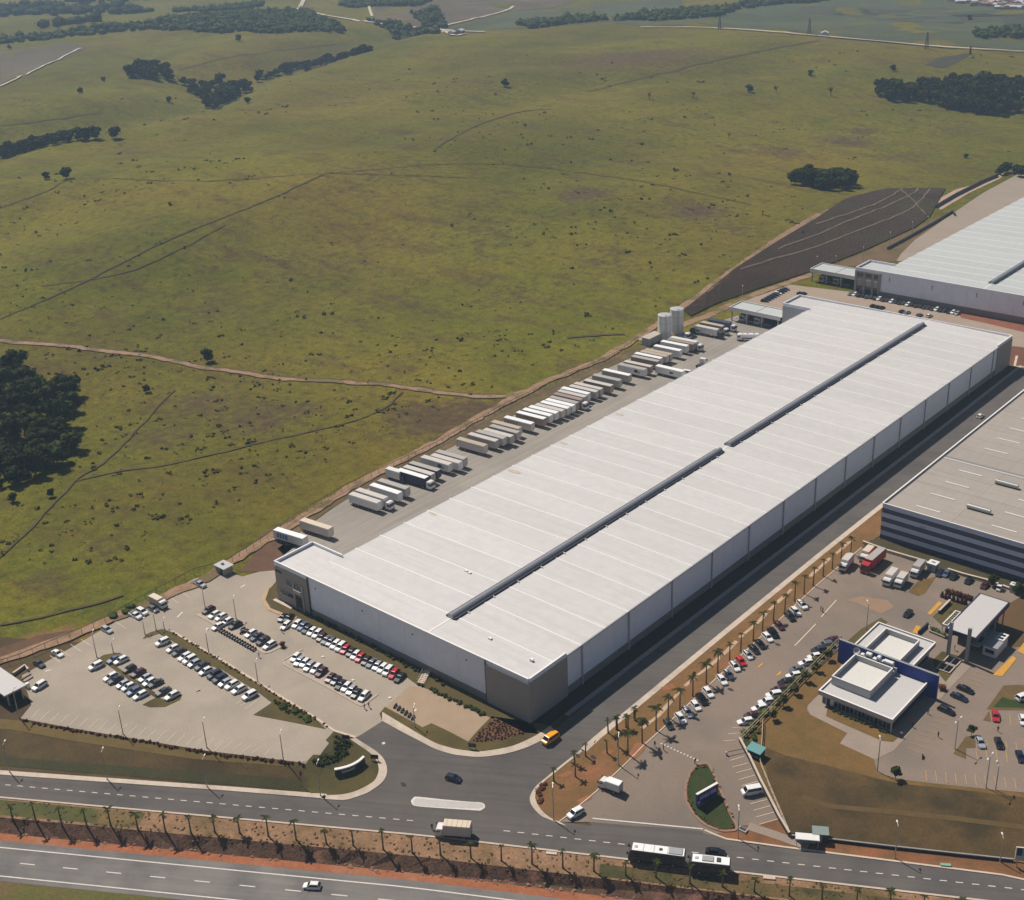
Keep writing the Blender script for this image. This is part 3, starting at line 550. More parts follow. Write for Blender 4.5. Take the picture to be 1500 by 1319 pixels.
M_DARKW=flat('dark_wall',(52,52,58),.6)
def bx(*a,**k): return MB().box(*a,**k)
def wparts(root,name,me,locs):
    out=[]
    for l in locs: out.append(ob(name,me,root,l))
    return out
BAY=10.32
def warehouse(root,x0,x1,xr,y0,nb,zE,zR,mroof,tower=True,towerfar=True,left=13.):
    """low-pitched roof of separate bays; x0 left eave, x1 right eave, xr ridge"""
    def slab(xa,xb,za,zb,th=.22):
        mb=MB();a,b=.12,BAY-.12
        v=[(xa,a,za),(xb,a,zb),(xb,b,zb),(xa,b,za),(xa,a,za-th),(xb,a,zb-th),(xb,b,zb-th),(xa,b,za-th)]
        return mb.add(v,[(0,1,2,3),(4,7,6,5),(0,4,5,1),(1,5,6,2),(2,6,7,3),(3,7,4,0)]).mesh('roof_panel',mroof)
    mL=slab(x0,xr-.06,zE,zR);mR=slab(xr+.06,x1,zR,zE)
    def rib(xa,xb,za,zb):
        mb=MB();w=.29;k=.18
        v=[(xa,-w,za),(xa,-w*.6,za+k),(xa,w*.6,za+k),(xa,w,za),(xb,-w,zb),(xb,-w*.6,zb+k),(xb,w*.6,zb+k),(xb,w,zb)]
        return mb.add(v,[(0,4,5,1),(1,5,6,2),(2,6,7,3),(0,1,2,3),(7,6,5,4),(0,3,7,4)]).mesh('roof_seam',M_SEAM)
    sL=rib(x0-.35,xr-.1,zE-.05,zR-.05);sR=rib(xr+.1,x1+.25,zR-.05,zE-.05)
    for i in range(nb):
        dz=random.uniform(-.03,.03)
        ob('roof_panel',mL,root,(0,y0+i*BAY,dz));ob('roof_panel',mR,root,(0,y0+i*BAY,random.uniform(-.03,.03)))
        if i: ob('roof_seam',sL,root,(0,y0+i*BAY,0));ob('roof_seam',sR,root,(0,y0+i*BAY,0))
    part('ridge_cap',bx(xr-.25,xr+.25,y0,y0+nb*BAY,zR-.06,zR+.06),M_SEAM,root)
def ridge_vent(root,x,ya,yb,z):
    v=ob('ridge_vent',None,root)
    mb=MB();n=7;pr=[(-1.0,0),(-1.0,.75)]+[(-.85*math.cos(a),.8+.62*math.sin(a)) for a in np.linspace(0,math.pi,n)]+[(1.0,.75),(1.0,0)]
    k=len(pr);vs=[(x+a,ya,z+b) for a,b in pr]+[(x+a,yb,z+b) for a,b in pr]
    mb.add(vs,[(i,i+1,k+i+1,k+i) for i in range(k-1)]+[tuple(range(k-1,-1,-1)),tuple(range(k,2*k))])
    for f in range(len(mb.f)): mb.f[f]=mb.f[f][::-1]
    me=mb.mesh('ridge_vent',M_VENT);v.data=None
    o=ob('vent_hood',me,v)
    for sgn in (-1,1):
        part('louvre',bx(min(x+sgn*1.02,x+sgn*1.75),max(x+sgn*1.02,x+sgn*1.75),ya+.1,yb-.1,z-.02,z+.5),M_VDARK,v)
    y=ya+5
    bm_=MB().box(x+1.02,x+2.5,-.12,.12,z+.0,z+.42);me=bm_.mesh('bracket',M_COPE)
    while y<yb-2: ob('bracket',me,v,(0,y,0));y+=BAY
# ---------------------------------------------------------------- main warehouse
wh=thing('warehouse','long white-roofed warehouse with two ridge vents in the centre of the site','warehouse')
zE,zR=12.35,12.95
warehouse(wh,-85.5,.15,-35.1,0.15,30,zE,zR,M_ROOF)
for y0,y1 in ((.3,14.7),(295.1,309.6)): part('tower_roof',bx(-98.2,-85.6,y0,y1,12.0,12.3),M_ROOF,wh)
ridge_vent(wh,-35.1,9,143,12.9);ridge_vent(wh,-35.1,148,302,12.9)
PR=13.15
for nme,b in (('parapet',(-98.5,0,-.05,.3,11.8,PR)),('parapet',(-98.5,.2,309.5,309.85,11.8,PR)),('parapet',(-98.5,-98.15,.3,14.6,11.8,PR)),('parapet',(-98.15,-84.9,14.6,14.95,11.8,PR)),
              ('parapet',(-98.5,-98.15,295.2,309.5,11.8,PR)),('parapet',(-98.15,-84.9,294.85,295.2,11.8,PR)),('parapet',(-.1,.28,.3,14.9,11.8,PR)),('parapet',(-.1,.28,295,309.5,11.8,PR))):
    q=part(nme,bx(*b),M_WALLW,wh)
    part('coping',bx(b[0]-.06,b[1]+.06,b[2]-.06,b[3]+.06,PR,PR+.09),M_COPE,q)
part('core_wall',bx(-85.2,-.2,.4,309.2,0,12.1),M_WALLW,wh)
# front elevation
for i in range(7):
    a=-83.5+i*(83.5-14.3)/7;b=a+(83.5-14.3)/7
    part('wall_panel',bx(a+.03,b-.03,0.,.35,2.35,11.8),M_WALLW,wh);part('base_wall',bx(a+.01,b-.01,.05,.4,0,2.32),M_BASE,wh)
    if i in (0,2,4,6): part('wall_lamp',bx(a+3,a+3.3,-.25,.0,10.1,10.35),M_VDARK,wh)
# corner blocks
part('corner_block',MB().prism([(-14.2,-.3),(.45,-.3),(.45,15),(-.0,15),(-.0,.1),(-14.2,.1)],0,11.9),M_TAUPE,wh)
part('corner_trim',bx(-14.45,-14.2,-.32,.1,0,13.0),M_DARKW,wh)
part('corner_block',MB().prism([(-3,309.9),(.45,309.9),(.45,295),(.0,295),(.0,309.4),(-3,309.4)],0,11.9),M_TAUPE,wh)
# right elevation
for i in range(28):
    a=15.1+i*10.0;b=a+10.0
    part('wall_panel',bx(-.25,.1,a+.03,b-.03,2.5,12.1),M_WALLW,wh);part('base_wall',bx(-.25,.06,a+.02,b-.02,0,2.47),M_BASE,wh)
part('gutter',bx(.12,.5,15.05,294.9,12.1,12.42),M_GREY,wh)
dp=bx(.14,.5,-.18,.18,0,12.1).mesh('downpipe',M_LGREY)
for k in range(1,15): ob('downpipe',dp,wh,(0,.6+k*20.64 if k<14 else 291,0))
# left elevation: dock wall with door openings
part('dock_wall',bx(-85.55,-85.2,14.9,295,0,12.05),M_WALLW,wh);part('gutter',bx(-85.95,-85.5,15,294.8,12.05,12.3),M_GREY,wh)
dd=bx(-85.72,-85.56,-1.6,1.6,1.1,4.6).mesh('dock_door',M_LGREY)
for k in range(26): ob('dock_door',dd,wh,(0,22+k*10.32,0))
# near tower (front left) and far tower
def tower(y0,y1,front):
    part('tower_wall',bx(-98.45,-98.15,y0+.05,y1,0,11.78),M_TAUPE,wh);part('tower_wall',bx(-98.1,-83.4,y1-.3,y1,0,11.75),M_TAUPE,wh)
    part('tower_wall',bx(-98.45,-83.55,y0-.2,y0+.02,0,11.78),M_TAUPE if front else M_LGREY,wh)
tower(0,14.9,1);tower(295,309.7,0)
part('corner_trim',bx(-83.6,-83.3,-.4,0.02,0,12.9),M_DARKW,wh)
def window(root,x0,x1,z0,z1,y,mg=M_GLASS,bars=2):
    w_=part('window',MB().box(x0-.12,x0,y-.14,y,z0-.12,z1+.12).box(x1,x1+.12,y-.14,y,z0-.12,z1+.12).box(x0,x1,y-.14,y,z1,z1+.12).box(x0,x1,y-.14,y,z0-.12,z0),M_GREY,root)
    for k in range(bars):
        a=x0+(x1-x0)*k/bars;b=x0+(x1-x0)*(k+1)/bars;part('pane',bx(a+.04,b-.04,y-.06,y-.01,z0+.02,z1-.02),mg,w_)
for (a,b,c,d) in ((-93.4,-91,7.3,8.6),(-89.8,-86.9,7.3,8.6),(-96.7,-94.1,3.2,4.3),(-93.4,-90.7,3.2,4.3)): 
    window(wh,a,b,c,d,-.21);part('window_sill',bx(a-.2,b+.2,-.5,-.22,c-.55,c-.2),M_LGREY,wh)
window(wh,-89.7,-86.6,.9,5.6,-.21,M_GLASS,3);part('door_frame',bx(-90.4,-89.9,-.55,-.22,0,8.9),M_LGREY,wh);part('door_frame',bx(-86.5,-86.0,-.55,-.22,0,8.9),M_LGREY,wh)
part('entrance_canopy',bx(-89.85,-86.55,-.9,-.22,5.8,6.9),M_LGREY,wh)
part('sign',bx(-97.9,-95.3,-.3,-.21,10.0,10.7),M_VDARK,wh)
part('plinth_step',bx(-99.4,-91,-1.7,-.6,0,.25),M_KERB,wh)
for (a,b) in ((297,299.4),(300.4,302.8)):
    for (c,d) in ((7.6,8.6),(8.9,9.9),(5.2,6.1)): part('window',bx(-98.6,-98.47,a,b,c,d),M_GLASS,wh)
# stair from the paver apron, wall-foot lamps
def stair(root_label,px0,px1,n=8,wd=2.0):
    a=P(*px0);b=P(*px1);t=thing('garden_stair',root_label,'stair',a)
    d=(b-a);L=d.length;u=d.normalized();nn=Vector((-u.y,u.x,0))*wd/2
    for k in range(n):
        p=u*(L*k/n);q=u*(L*(k+1)/n);z=.12+.1*k
        part('step',MB().prism([tuple((p-nn))[:2],tuple((q-nn))[:2],tuple((q+nn))[:2],tuple((p+nn))[:2]],0,z),M_KERB,t)
    for s_ in (-1,1): part('handrail',MB().cyl(nn*s_+Vector((0,0,.9)),u*L+nn*s_+Vector((0,0,1.7)),.05,n=5).cyl(nn*s_,nn*s_+Vector((0,0,.9)),.05,n=5).cyl(u*L+nn*s_,u*L+nn*s_+Vector((0,0,1.7)),.05,n=5),M_STEEL,t)
stair('short concrete garden stair between the paver apron and the warehouse base wall',(616,1001),(627,985))
for x,y,l in ((771,1052,'white globe lamp at the foot of the taupe warehouse corner'),(842,1007,'white globe lamp in the shadow beside the first downpipe')):
    t=thing('globe_lamp',l,'lamp',P(x,y)+Vector((0,0,0)));part('post',MB().cyl((0,0,0),(0,0,.7),.06,n=6),M_STEEL,t)
    mb=MB();bm=bmesh.new();bmesh.ops.create_icosphere(bm,subdivisions=2,radius=.32,matrix=Matrix.Translation((0,0,.95)));me=bpy.data.meshes.new('globe');bm.to_mesh(me);bm.free();me.materials.append(M_WHITE);ob('globe',me,t)
# roof bits
for x,y in ((686,840),(1446-1130,0)): pass
for (x,y) in ((688,840),(779,967),(718,936),(683,837)):
    q=up0(x,y,12.8);part('roof_hatch',bx(q[0]-.5,q[0]+.5,q[1]-.35,q[1]+.35,12.6,13.15),M_COPE,wh)
M_PATCH=nm('roof_patch',(176,160,140),(190,178,164),.8,fine=.15)
for x,y,a,b in ((752,690,3.2,1.1),(826,649,2.2,.9),(904,606,2.6,1.),(634,752,1.8,.9)):
    q=up0(x,y,12.55);mb=MB();n=10;x_=max(q[0],-85.2+a)
    zr=lambda xx:zE+(xx+85.5)/50.4*(zR-zE)+.06
    mb.add([(x_+a*math.cos(2*math.pi*k/n)*random.uniform(.7,1.1),q[1]+b*math.sin(2*math.pi*k/n)*random.uniform(.7,1.1),0) for k in range(n)],[tuple(range(n))]);mb.v=[(v[0],v[1],zr(v[0])) for v in mb.v];part('roof_patch',mb,M_PATCH,wh)
# ---------------------------------------------------------------- second warehouse
w2=thing('warehouse','pale grey-roofed warehouse behind the long one with a windowed corner tower','warehouse',(0,0,0))
Y2=363.6
warehouse(w2,-84.7,2,-34.2,Y2+.15,31,12.3,12.9,M_ROOF2)
part('tower_roof',bx(-97.4,-84.8,Y2+.3,Y2+14.5,11.9,12.2),M_ROOF2,w2)
ridge_vent(w2,-34.2,Y2+10,Y2+140,12.85)
for b in ((-97.7,2,Y2-.05,Y2+.3,11.8,13.1),(-97.7,-97.35,Y2+.3,Y2+14.5,11.8,13.1),(-97.35,-84.1,Y2+14.5,Y2+14.85,11.8,13.1)):
    q=part('parapet',bx(*b),M_WALLW,w2);part('coping',bx(b[0]-.06,b[1]+.06,b[2]-.06,b[3]+.06,13.1,13.19),M_COPE,w2 if False else q)
part('core_wall',bx(-84.5,1.8,Y2+.5,Y2+318,0,12),M_WALLW,w2)
for i in range(8):
    a=-84.2+i*86/8;b=a+86/8;part('wall_panel',bx(a+.03,b-.03,Y2+.02,Y2+.4,3.1,11.8),M_WALLW,w2);part('base_wall',bx(a+.01,b-.01,Y2+.06,Y2+.4,0,3.08),M_BASE,w2)
    if i%2==0: part('wall_vent',bx(a+4.2,a+4.6,Y2-.2,Y2+.02,8.6,10.6),M_GREY,w2)
for k in range(4):
    a=-97.7+k*4.5 if k<3 else -85.4;part('tower_pier',bx(a,a+(1.1 if k<3 else 1.2),Y2-.55,Y2-.05,0,11.8),M_TAUPE,w2)
part('tower_wall',bx(-97.65,-84.2,Y2-.06,Y2+.0,0,11.8),M_TAUPE,w2);part('tower_wall',bx(-97.7,-97.4,Y2+.05,Y2+14.4,0,11.75),M_TAUPE,w2)
part('tower_wall',bx(-97.4,-84.5,Y2+14.2,Y2+14.45,0,11.75),M_TAUPE,w2)
part('tower_lintel',bx(-97.7,-84.2,Y2-.6,Y2-.06,11.0,11.79),M_TAUPE,w2)
for k,(a,b) in enumerate(((-96.4,-93.5),(-91.9,-89.0),(-87.6,-85.6))):
    window(w2,a,b,8.9,10.9,Y2-.07,M_GLASS,2);part('spandrel',bx(a,b,Y2-.3,Y2-.07,4.6,7.0),M_LGREY if k else M_TAUPE,w2)
    part('window_sill',bx(a,b,Y2-.5,Y2-.07,7.2,8.0),M_WHITE if k else M_LGREY,w2);window(w2,a,b,.4,4.2,Y2-.07,M_GLASS,2)
# ---------------------------------------------------------------- striped building
sb=thing('warehouse','tan-roofed warehouse with a blue and grey striped front beside the palm verge','warehouse')
SX0,SX1,SY0,SY1,SZ=25.7,150.,140.6,300.,12.4
M_SB1=objvar('stripe_grey',(198,205,226),.015,.5);M_SB2=objvar('stripe_navy',(60,67,94),.03,.5)
for k in range(8):
    z1=SZ-k*1.55;z0=max(0,z1-1.55)
    if k==7: z0=0
    part('wall_band',bx(SX0,SX1,SY0-.05-(.04 if k%2 else 0),SY0+.2,z0+.01,z1-.01),M_SB2 if k%2 else M_SB1,sb)
part('core_wall',bx(SX0+.1,SX1,SY0+.2,SY1,0,SZ-.25),M_LGREY,sb)
part('coping',bx(SX0-.15,SX1,SY0-.16,SY0+.25,SZ,SZ+.12),M_COPE,sb);part('coping',bx(SX0-.35,SX0+.15,SY0+.25,SY1,SZ-.2,SZ+.12),M_COPE,sb);part('gutter',bx(SX0+.3,SX0+.9,SY0+.4,SY1,SZ-.25,SZ-.02),M_VDARK,sb)
for i in range(6):
    for j in range(15):
        a=SX0+1+j*(SX1-SX0-1)/10/1.0 if False else None
for j in range(15):
    y0=SY0+.3+j*10.55;y1=min(y0+10.5,SY1);
    if y0>=SY1: break
    for i in range(6):
        x0=SX0+.95+i*20.7;x1=min(x0+20.66,SX1)
        part('roof_panel',bx(x0,x1,y0,y1,SZ-.28,SZ-.06+random.uniform(-.02,.02)),M_ROOFS,sb)
sk=bx(-3.9,3.9,-.32,.32,0,.14).mesh('skylight',flat('skylight_sheet',(214,208,200),.4))
for j in range(12):
    for i,xc in enumerate((38.5,61.2,84,107)):
        if j==4 : continue
        ob('skylight',sk,sb,(xc+(0 if i%2==0 else .3),145.0+j*10.55+(.0 if i==0 else 1.2*(i%2)),SZ-.05))
part('roof_valley',bx(SX0+1,SX1,182.4,183.6,SZ-.02,SZ+.06),M_LGREY,sb);part('roof_valley',bx(SX0+1,SX1,184.1,185.0,SZ-.02,SZ+.05),flat('valley_dark',(140,132,124),.6),sb)
for (x,y) in ((51,152.9),(51.2,174.3),(90,153),(90,175)):
    v=ob('roof_vent',None,sb,(x,y,SZ));part('drum',MB().cyl((-3.6,0,.75),(3.6,0,.75),.72,n=12),M_STEEL,v,False);part('base',bx(-3.5,3.5,-.5,.5,-.06,.4),M_VDARK,v);part('louvre',bx(-3.4,3.4,.35,.8,.7,1.2),M_VDARK,v)
part('wall_sign',bx(38.2,39.9,SY0-.2,SY0-.1,8.0,8.45),M_LGREY,sb)
# ---------------------------------------------------------------- office with blue wall
of=thing('office_building','low white-roofed office with a tall blue dividing wall and glass front','office')
OX0,OX1,OY0,OY1=53.1,72.5,51.6,70.6
part('roof',bx(OX0,OX1,OY0-.3,OY1,3.45,3.9),M_PLATE,of)
for b in ((OX0-.3,OX1+.3,OY0-.7,OY0-.3),(OX0-.3,OX0,OY0-.3,OY1),(OX1,OX1+.3,OY0-.3,OY1)): part('fascia',bx(*b,3.05,4.25),M_LGREY,of);
for b in ((OX0-.34,OX1+.34,OY0-.74,OY0-.26),(OX0-.34,OX0+.04,OY0-.26,OY1),(OX1-.04,OX1+.34,OY0-.26,OY1)): part('coping',bx(*b,4.25,4.33),M_COPE,of)
part('core_wall',bx(OX0+.5,OX1-.5,OY0+.9,OY1,0,3.4),M_DARKW,of)
nP=17
for i in range(nP):
    a=OX0+.4+i*(OX1-OX0-.8)/nP;b=a+(OX1-OX0-.8)/nP
    part('window_pane',bx(a+.06,b-.06,OY0+.3,OY0+.36,.35,3.05),M_WHITE if i in(1,2) else (M_GLASS2 if i%4==0 else M_GLASS),of)
    part('mullion',bx(b-.05,b+.05,OY0+.2,OY0+.42,0,3.05),M_LGREY,of)
part('window_rail',bx(OX0+.4,OX1-.4,OY0+.22,OY0+.45,0,.33),M_LGREY,of);part('transom',bx(OX0+.4,OX1-.4,OY0+.26,OY0+.4,2.2,2.28),M_LGREY,of)
nP=14
for i in range(nP):
    a=OY0+.4+i*(OY1-OY0-.8)/nP;b=a+(OY1-OY0-.8)/nP;part('window_pane',bx(OX1-.42,OX1-.36,a+.06,b-.06,.35,3.05),M_GLASS,of);part('mullion',bx(OX1-.46,OX1-.3,b-.04,b+.04,0,3.05),M_DARKW,of)
part('corner_post',bx(OX1-.1,OX1+.2,OY0-.6,OY0-.3,0,3.05),M_LGREY,of)
part('door',bx(54.9,55.7,OY0+.12,OY0+.2,0,2.3),M_BLK,of)
for r,(a,b,c,d,zt) in (('pent',(53.8,64.4,55.7,68.3,6.4)),('rear',(54.6,64.3,71.9,84.2,6.6))):
    zb=3.9 if r=='pent' else 4.7
    ph=part('penthouse',bx(a+.25,b-.25,c+.25,d-.25,zb,zt-1.5),M_PLATE2,of)
    for q in ((a,b,c,c+.25),(a,b,d-.25,d),(a,a+.25,c+.25,d-.25),(b-.25,b,c+.25,d-.25)): part('parapet',bx(*q,zb,zt),M_LGREY,ph);part('coping',bx(q[0]-.04,q[1]+.04,q[2]-.04,q[3]+.04,zt,zt+.06),M_COPE,ph)
part('blue_wall',bx(47.9,75.4,70.65,71.25,0,7.3),M_NAVY,of);part('coping',bx(47.85,75.45,70.6,71.3,7.3,7.36),M_STEEL,of)
part('service_deck',bx(54.2,64.6,68.4,70.6,3.9,5.35),M_LGREY,of)
part('rear_roof',bx(51,66.9,71.3,87.7,4.3,4.75),M_PLATE,of)
for b in ((50.7,67.2,87.7,88.0),(50.7,51,71.3,87.7),(66.9,67.2,71.3,87.7)): q=part('fascia',bx(*b,3.8,5.1),M_LGREY,of);part('coping',bx(b[0]-.04,b[1]+.04,b[2]-.04,b[3]+.04,5.1,5.18),M_COPE,q)
part('rear_wall',bx(52,66.2,71.3,86.8,0,4.3),M_WHITE,of)
for i in range(9):
    a=72.4+i*1.55;part('window_pane',bx(66.2,66.26,a,a+1.4,.4,3.4),M_GLASS,of)
for i,(x,w_,l) in enumerate(((55.3,.9,'smallest, by the dish'),(57.1,1.5,'second, tall'),(58.7,1.0,'third'),(59.9,.9,'on a thin stand'),(60.9,.9,'next to the large one'),(62.6,2.6,'largest'))):
    t=thing('ac_unit','white rooftop air-conditioning unit under the blue wall, '+l,'air conditioner',(x,69.5,5.35),0,'air conditioners on the office roof');hh=[.8,1.7,.9,1.9,1.1,1.5][i]
    part('casing',MB().bbox(-w_/2,w_/2,-.55,.55,.15,hh+.3,.08),M_WHITE,t);part('grille',bx(-w_/2+.1,w_/2-.1,-.6,-.56,.3,hh*.8),M_GREY,t)
    for s_ in (-1,1): part('foot',bx(s_*w_*.35-.08,s_*w_*.35+.08,-.5,.5,0,.15),M_GREY,t)
t=thing('satellite_dish','pale satellite dish on a pole before the blue office wall','satellite dish',(53.6,69.8,0))
part('pole',MB().cyl((0,0,0),(0,0,6.6),.08,n=6),M_STEEL,t)
mb=MB();R_=.95
vv=[(0,0,0)];ff=[]
for k in (1,2):
    for i in range(12): a=2*math.pi*i/12;vv.append((R_*k/2*math.cos(a),R_*k/2*math.sin(a),.1*k*k))
for i in range(12): j=(i+1)%12;ff+=[(0,1+i,1+j),(1+i,13+i,13+j,1+j)]
mb.add(vv,ff);o=part('dish',mb,M_LGREY,t);o.location=(0,-.25,6.6);o.rotation_euler=(math.radians(55),0,math.radians(20))
part('feed_arm',MB().cyl((0,-.2,6.7),(.35,-1.0,7.1),.04,n=5),M_STEEL,t)
# ---------------------------------------------------------------- gatehouse
gh=thing('gatehouse','gatehouse with a flat pale roof on a navy fascia behind two tall pillars','gatehouse')
part('roof',bx(67.9,75.6,92.9,115,7.2,7.32),M_PLATE,gh)
part('fascia',MB().box(67.5,67.9,92.5,115.3,6.1,7.36).box(75.6,76,92.5,115.3,6.1,7.36).box(67.9,75.6,92.5,92.9,6.1,7.36).box(67.9,75.6,115,115.3,6.1,7.36),M_DNAVY,gh)
part('soffit',bx(67.9,75.6,92.9,115,6.1,6.25),M_DNAVY,gh);part('core_wall',bx(69.2,74.2,98,113.5,0,6.1),M_DARKW,gh)
for k in range(7): part('window_pane',bx(74.2,74.27,98.4+k*2.1,100.2+k*2.1,.6,3.2),M_GLASS,gh)
for x in (69.5,74.5): part('pillar',MB().bbox(x-.42,x+.42,91.0,91.7,0,10.6,.05),M_GREY,gh)
for y in (101,108,114): part('column',MB().cyl((75.2,y,0),(75.2,y,6.1),.22,n=8),M_LGREY,gh)
t=thing('gate_booth','low white guard booth with roof lights beside the gatehouse roof','booth')
part('wall',bx(76.4,80.0,97.4,105.2,0,3.0),M_WHITE,t);part('roof',bx(76.2,80.2,97.2,105.4,3.0,3.3),M_GREY,t)
part('roof_light',MB().box(77.9,80.15,101.5,105.3,3.3,3.6),M_WHITE,t)
for y in (102,103.6): part('light_opening',bx(78.3,79.7,y,y+1.0,3.6,3.63),M_GLASS,t)
part('window',bx(77.0,79.4,97.3,97.38,1.2,2.3),M_GLASS,t);part('canopy_roof',bx(73.8,76.1,95.2,106,3.2,3.5),M_GREY,t);part('roof_opening',bx(74.6,75.6,97.4,100.2,3.5,3.53),M_BLK,t)
t=thing('pergola','white rectangular pergola frame in the garden beside the gatehouse','pergola')
part('frame',MB().box(63.2,63.5,101.4,110.2,2.3,2.6).box(64.6,64.9,101.4,110.2,2.3,2.6).box(63.5,64.6,101.4,101.7,2.3,2.6).box(63.5,64.6,109.9,110.2,2.3,2.6),M_COPE,t)
for x,y in ((63.35,101.6),(64.75,101.6),(63.35,110),(64.75,110)): part('post',bx(x-.1,x+.1,y-.1,y+.1,0,2.3),M_COPE,t)
for k in range(6): part('slat',bx(63.5,64.6,102.6+k*1.25,102.75+k*1.25,2.36,2.5),M_LGREY,t)
def wallthing(label,pts,hgt,wd,mat,cap=None,name='garden_wall',hfun=None):
    t=thing(name,label,'wall');pts=[P(*q) for q in pts]
    part('wall',strip_mesh(pts,wd/2,wd/2,0,hgt,3.),mat,t)
    if cap: part('coping',strip_mesh(pts,wd/2+.08,wd/2+.08,hgt,.1,3.),cap,t)
    return t
wallthing('dark low wall along the yellow-marked kerb left of the garden',[(1375,900),(1391,884)],1.2,.4,M_DARKW,M_KERB)
wallthing('short dark wall between the yellow hatching and the gatehouse path',[(1345,930),(1359,917)],1.2,.4,M_DARKW)
wallthing('long low planter wall in front of the gatehouse garden',[(1360,917),(1362,927),(1384,936)],.7,.5,M_PATH,None)
wallthing('boundary wall with a pale coping in front of the striped building',[(1264,797),(1300,810),(1345,823),(1362,829)],1.0,.5,M_LGREY,M_KERB)
wallthing('pale low wall behind the parked dark cars near the striped building',[(1388,836),(1410,843),(1445,852),(1478,864)],.7,.5,M_LGREY,M_KERB)
wallthing('pale wall stub at the right edge below the striped building',[(1489,868),(1530,880)],.8,.5,M_KERB)
for nme,lab,px in (('kiosk','small white concrete kiosk beside the last box truck',(1366,836)),('kiosk','small grey concrete kiosk by the striped wall and conifer',(1484,868))):
    q=P(*px);t=thing(nme,lab,'kiosk',q);s_=1.25 if px[0]<1400 else .8
    part('wall',bx(-s_,s_,-s_,s_,0,2.6),M_LGREY,t);part('roof',bx(-s_-.2,s_+.2,-s_-.2,s_+.2,2.6,2.85),M_WHITE,t);part('door',bx(-.4,.4,-s_-.05,-s_+.0,0,2.0),M_GREY,t);part('vent',bx(-.5,.5,-.3,.3,2.85,3.05),M_GREY,t)
# ---------------------------------------------------------------- guard canopies
def guard(lab,x0,x1,y0,y1):
    t=thing('guard_canopy',lab,'canopy');part('roof',bx(x0+.3,x1,y0+.3,y1-.3,6.2,6.4),M_ROOF2,t)
    part('fascia',MB().box(x0,x1,y0,y0+.3,5.0,6.9).box(x0,x1,y1-.3,y1,5.0,6.9).box(x0,x0+.3,y0+.3,y1-.3,5.0,6.9),M_WHITE,t)
    part('roof_joint',bx((x0+x1)/2-.1,(x0+x1)/2+.1,y0+.3,y1-.3,6.4,6.5),M_GREY,t);part('soffit',bx(x0+.3,x1,y0+.3,y1-.3,5.0,5.1),M_DARKW,t)
    for x in (x0+1,x0+9,x0+17,x1-1.5):
        for y in (y0+1,y1-1): part('column',bx(x-.25,x+.25,y-.25,y+.25,0,5.0),M_LGREY,t)
    for x in (x0+5,x0+13): b=part('booth',bx(x-1.4,x+1.4,y0+3,y1-3,0,2.8),M_WHITE,t);part('window',bx(x-1.1,x+1.1,y0+2.93,y0+3,1,2.2),M_GLASS,b)
    for x in (x0+2.8,x0+10.6,x0+19): part('barrier',MB().box(x-1.5,x+2.2,y0+1.8,y0+1.9,1.0,1.15),M_WHITE,t)
    part('back_wall',bx(x0+3,x1-3,y1-2.4,y1-2.1,0,5.0),M_GLASS2,t)
guard('white truck gate canopy at the far end of the trailer yard',-125.5,-98.6,293.3,304)
guard('white gate canopy beside the far warehouse tower',-124.8,-97.8,368.2,380.6)
# ---------------------------------------------------------------- tanks, sheds, booth
for (x,y,hh,l) in ((-135.5,255.,11.7,'white cylindrical water tank beside the grey shed, nearer of the pair'),(-135.8,265.2,11.7,'white cylindrical water tank behind its twin, further from the shed')):
    t=thing('water_tank',l,'tank',(x,y,0),0,'pair of water tanks');part('shell',MB().cyl((0,0,.3),(0,0,hh),3.05,n=32),M_WHITE,t);part('base_ring',MB().cyl((0,0,0),(0,0,.3),3.3,n=32),M_KERB,t)
    part('roof',MB().cyl((0,0,hh),(0,0,hh+.25),3.15,2.2,n=32),M_LGREY,t)
    for z in (4,8): part('band',MB().cyl((0,0,z),(0,0,z+.12),3.09,n=32,caps=False),M_LGREY,t)
    part('ladder',MB().box(2.0,2.1,-2.45,-2.35,0,hh+.8).box(2.5,2.6,-2.0,-1.9,0,hh+.8).box(2.05,2.5,-2.4,-2.0,hh+.7,hh+.8),M_STEEL,t)
t=thing('pump_shed','grey pump shed with a flat roof beside the water tanks','shed');part('wall',bx(-139.5,-135.7,243.2,252.5,0,3.4),M_LGREY,t);part('roof',bx(-139.9,-135.3,242.8,253,3.4,3.65),flat('shed_roof',(176,164,150),.7),t);part('door',bx(-135.7,-135.62,245,246.6,0,2.3),M_GREY,t);part('lean_to',bx(-142,-139.95,243,246,2.0,2.15),M_GREY,t)
for x,y in ((-141.8,243.2),(-141.8,245.8)): part('post',bx(x-.08,x+.08,y-.08,y+.08,0,2.0),M_GREY,t)
t=thing('gate_shelter','flat-roofed shelter with dark glass at the left corner of the car park','shelter')
part('roof',bx(-131,-112.8,-80.2,-73.9,3.6,4.0),M_PLATE,t);part('glass_wall',bx(-130,-113.8,-79.4,-74.8,0,3.6),M_GLASS,t)
for k in range(8): part('mullion',bx(-130+k*2.2,-129.85+k*2.2,-79.5,-79.4,0,3.6),M_DARKW,t)
for y in (-79.2,-75.2): part('column',bx(-113.6,-113.2,y-.2,y+.2,0,3.6),M_GREY,t)
t=thing('ticket_box','white ticket box at the corner of the flat-roofed shelter','ticket machine',P(41,1008));part('cabinet',MB().bbox(-.5,.5,-.5,.5,0,1.6,.08),M_WHITE,t);part('panel',bx(-.3,.3,-.54,-.5,.8,1.3),M_VDARK,t)
wallthing('low brown planter wall between the shelter and the track fence',[(20,990),(37,978),(42,984)],.9,.5,M_TAUPE,M_KERB)
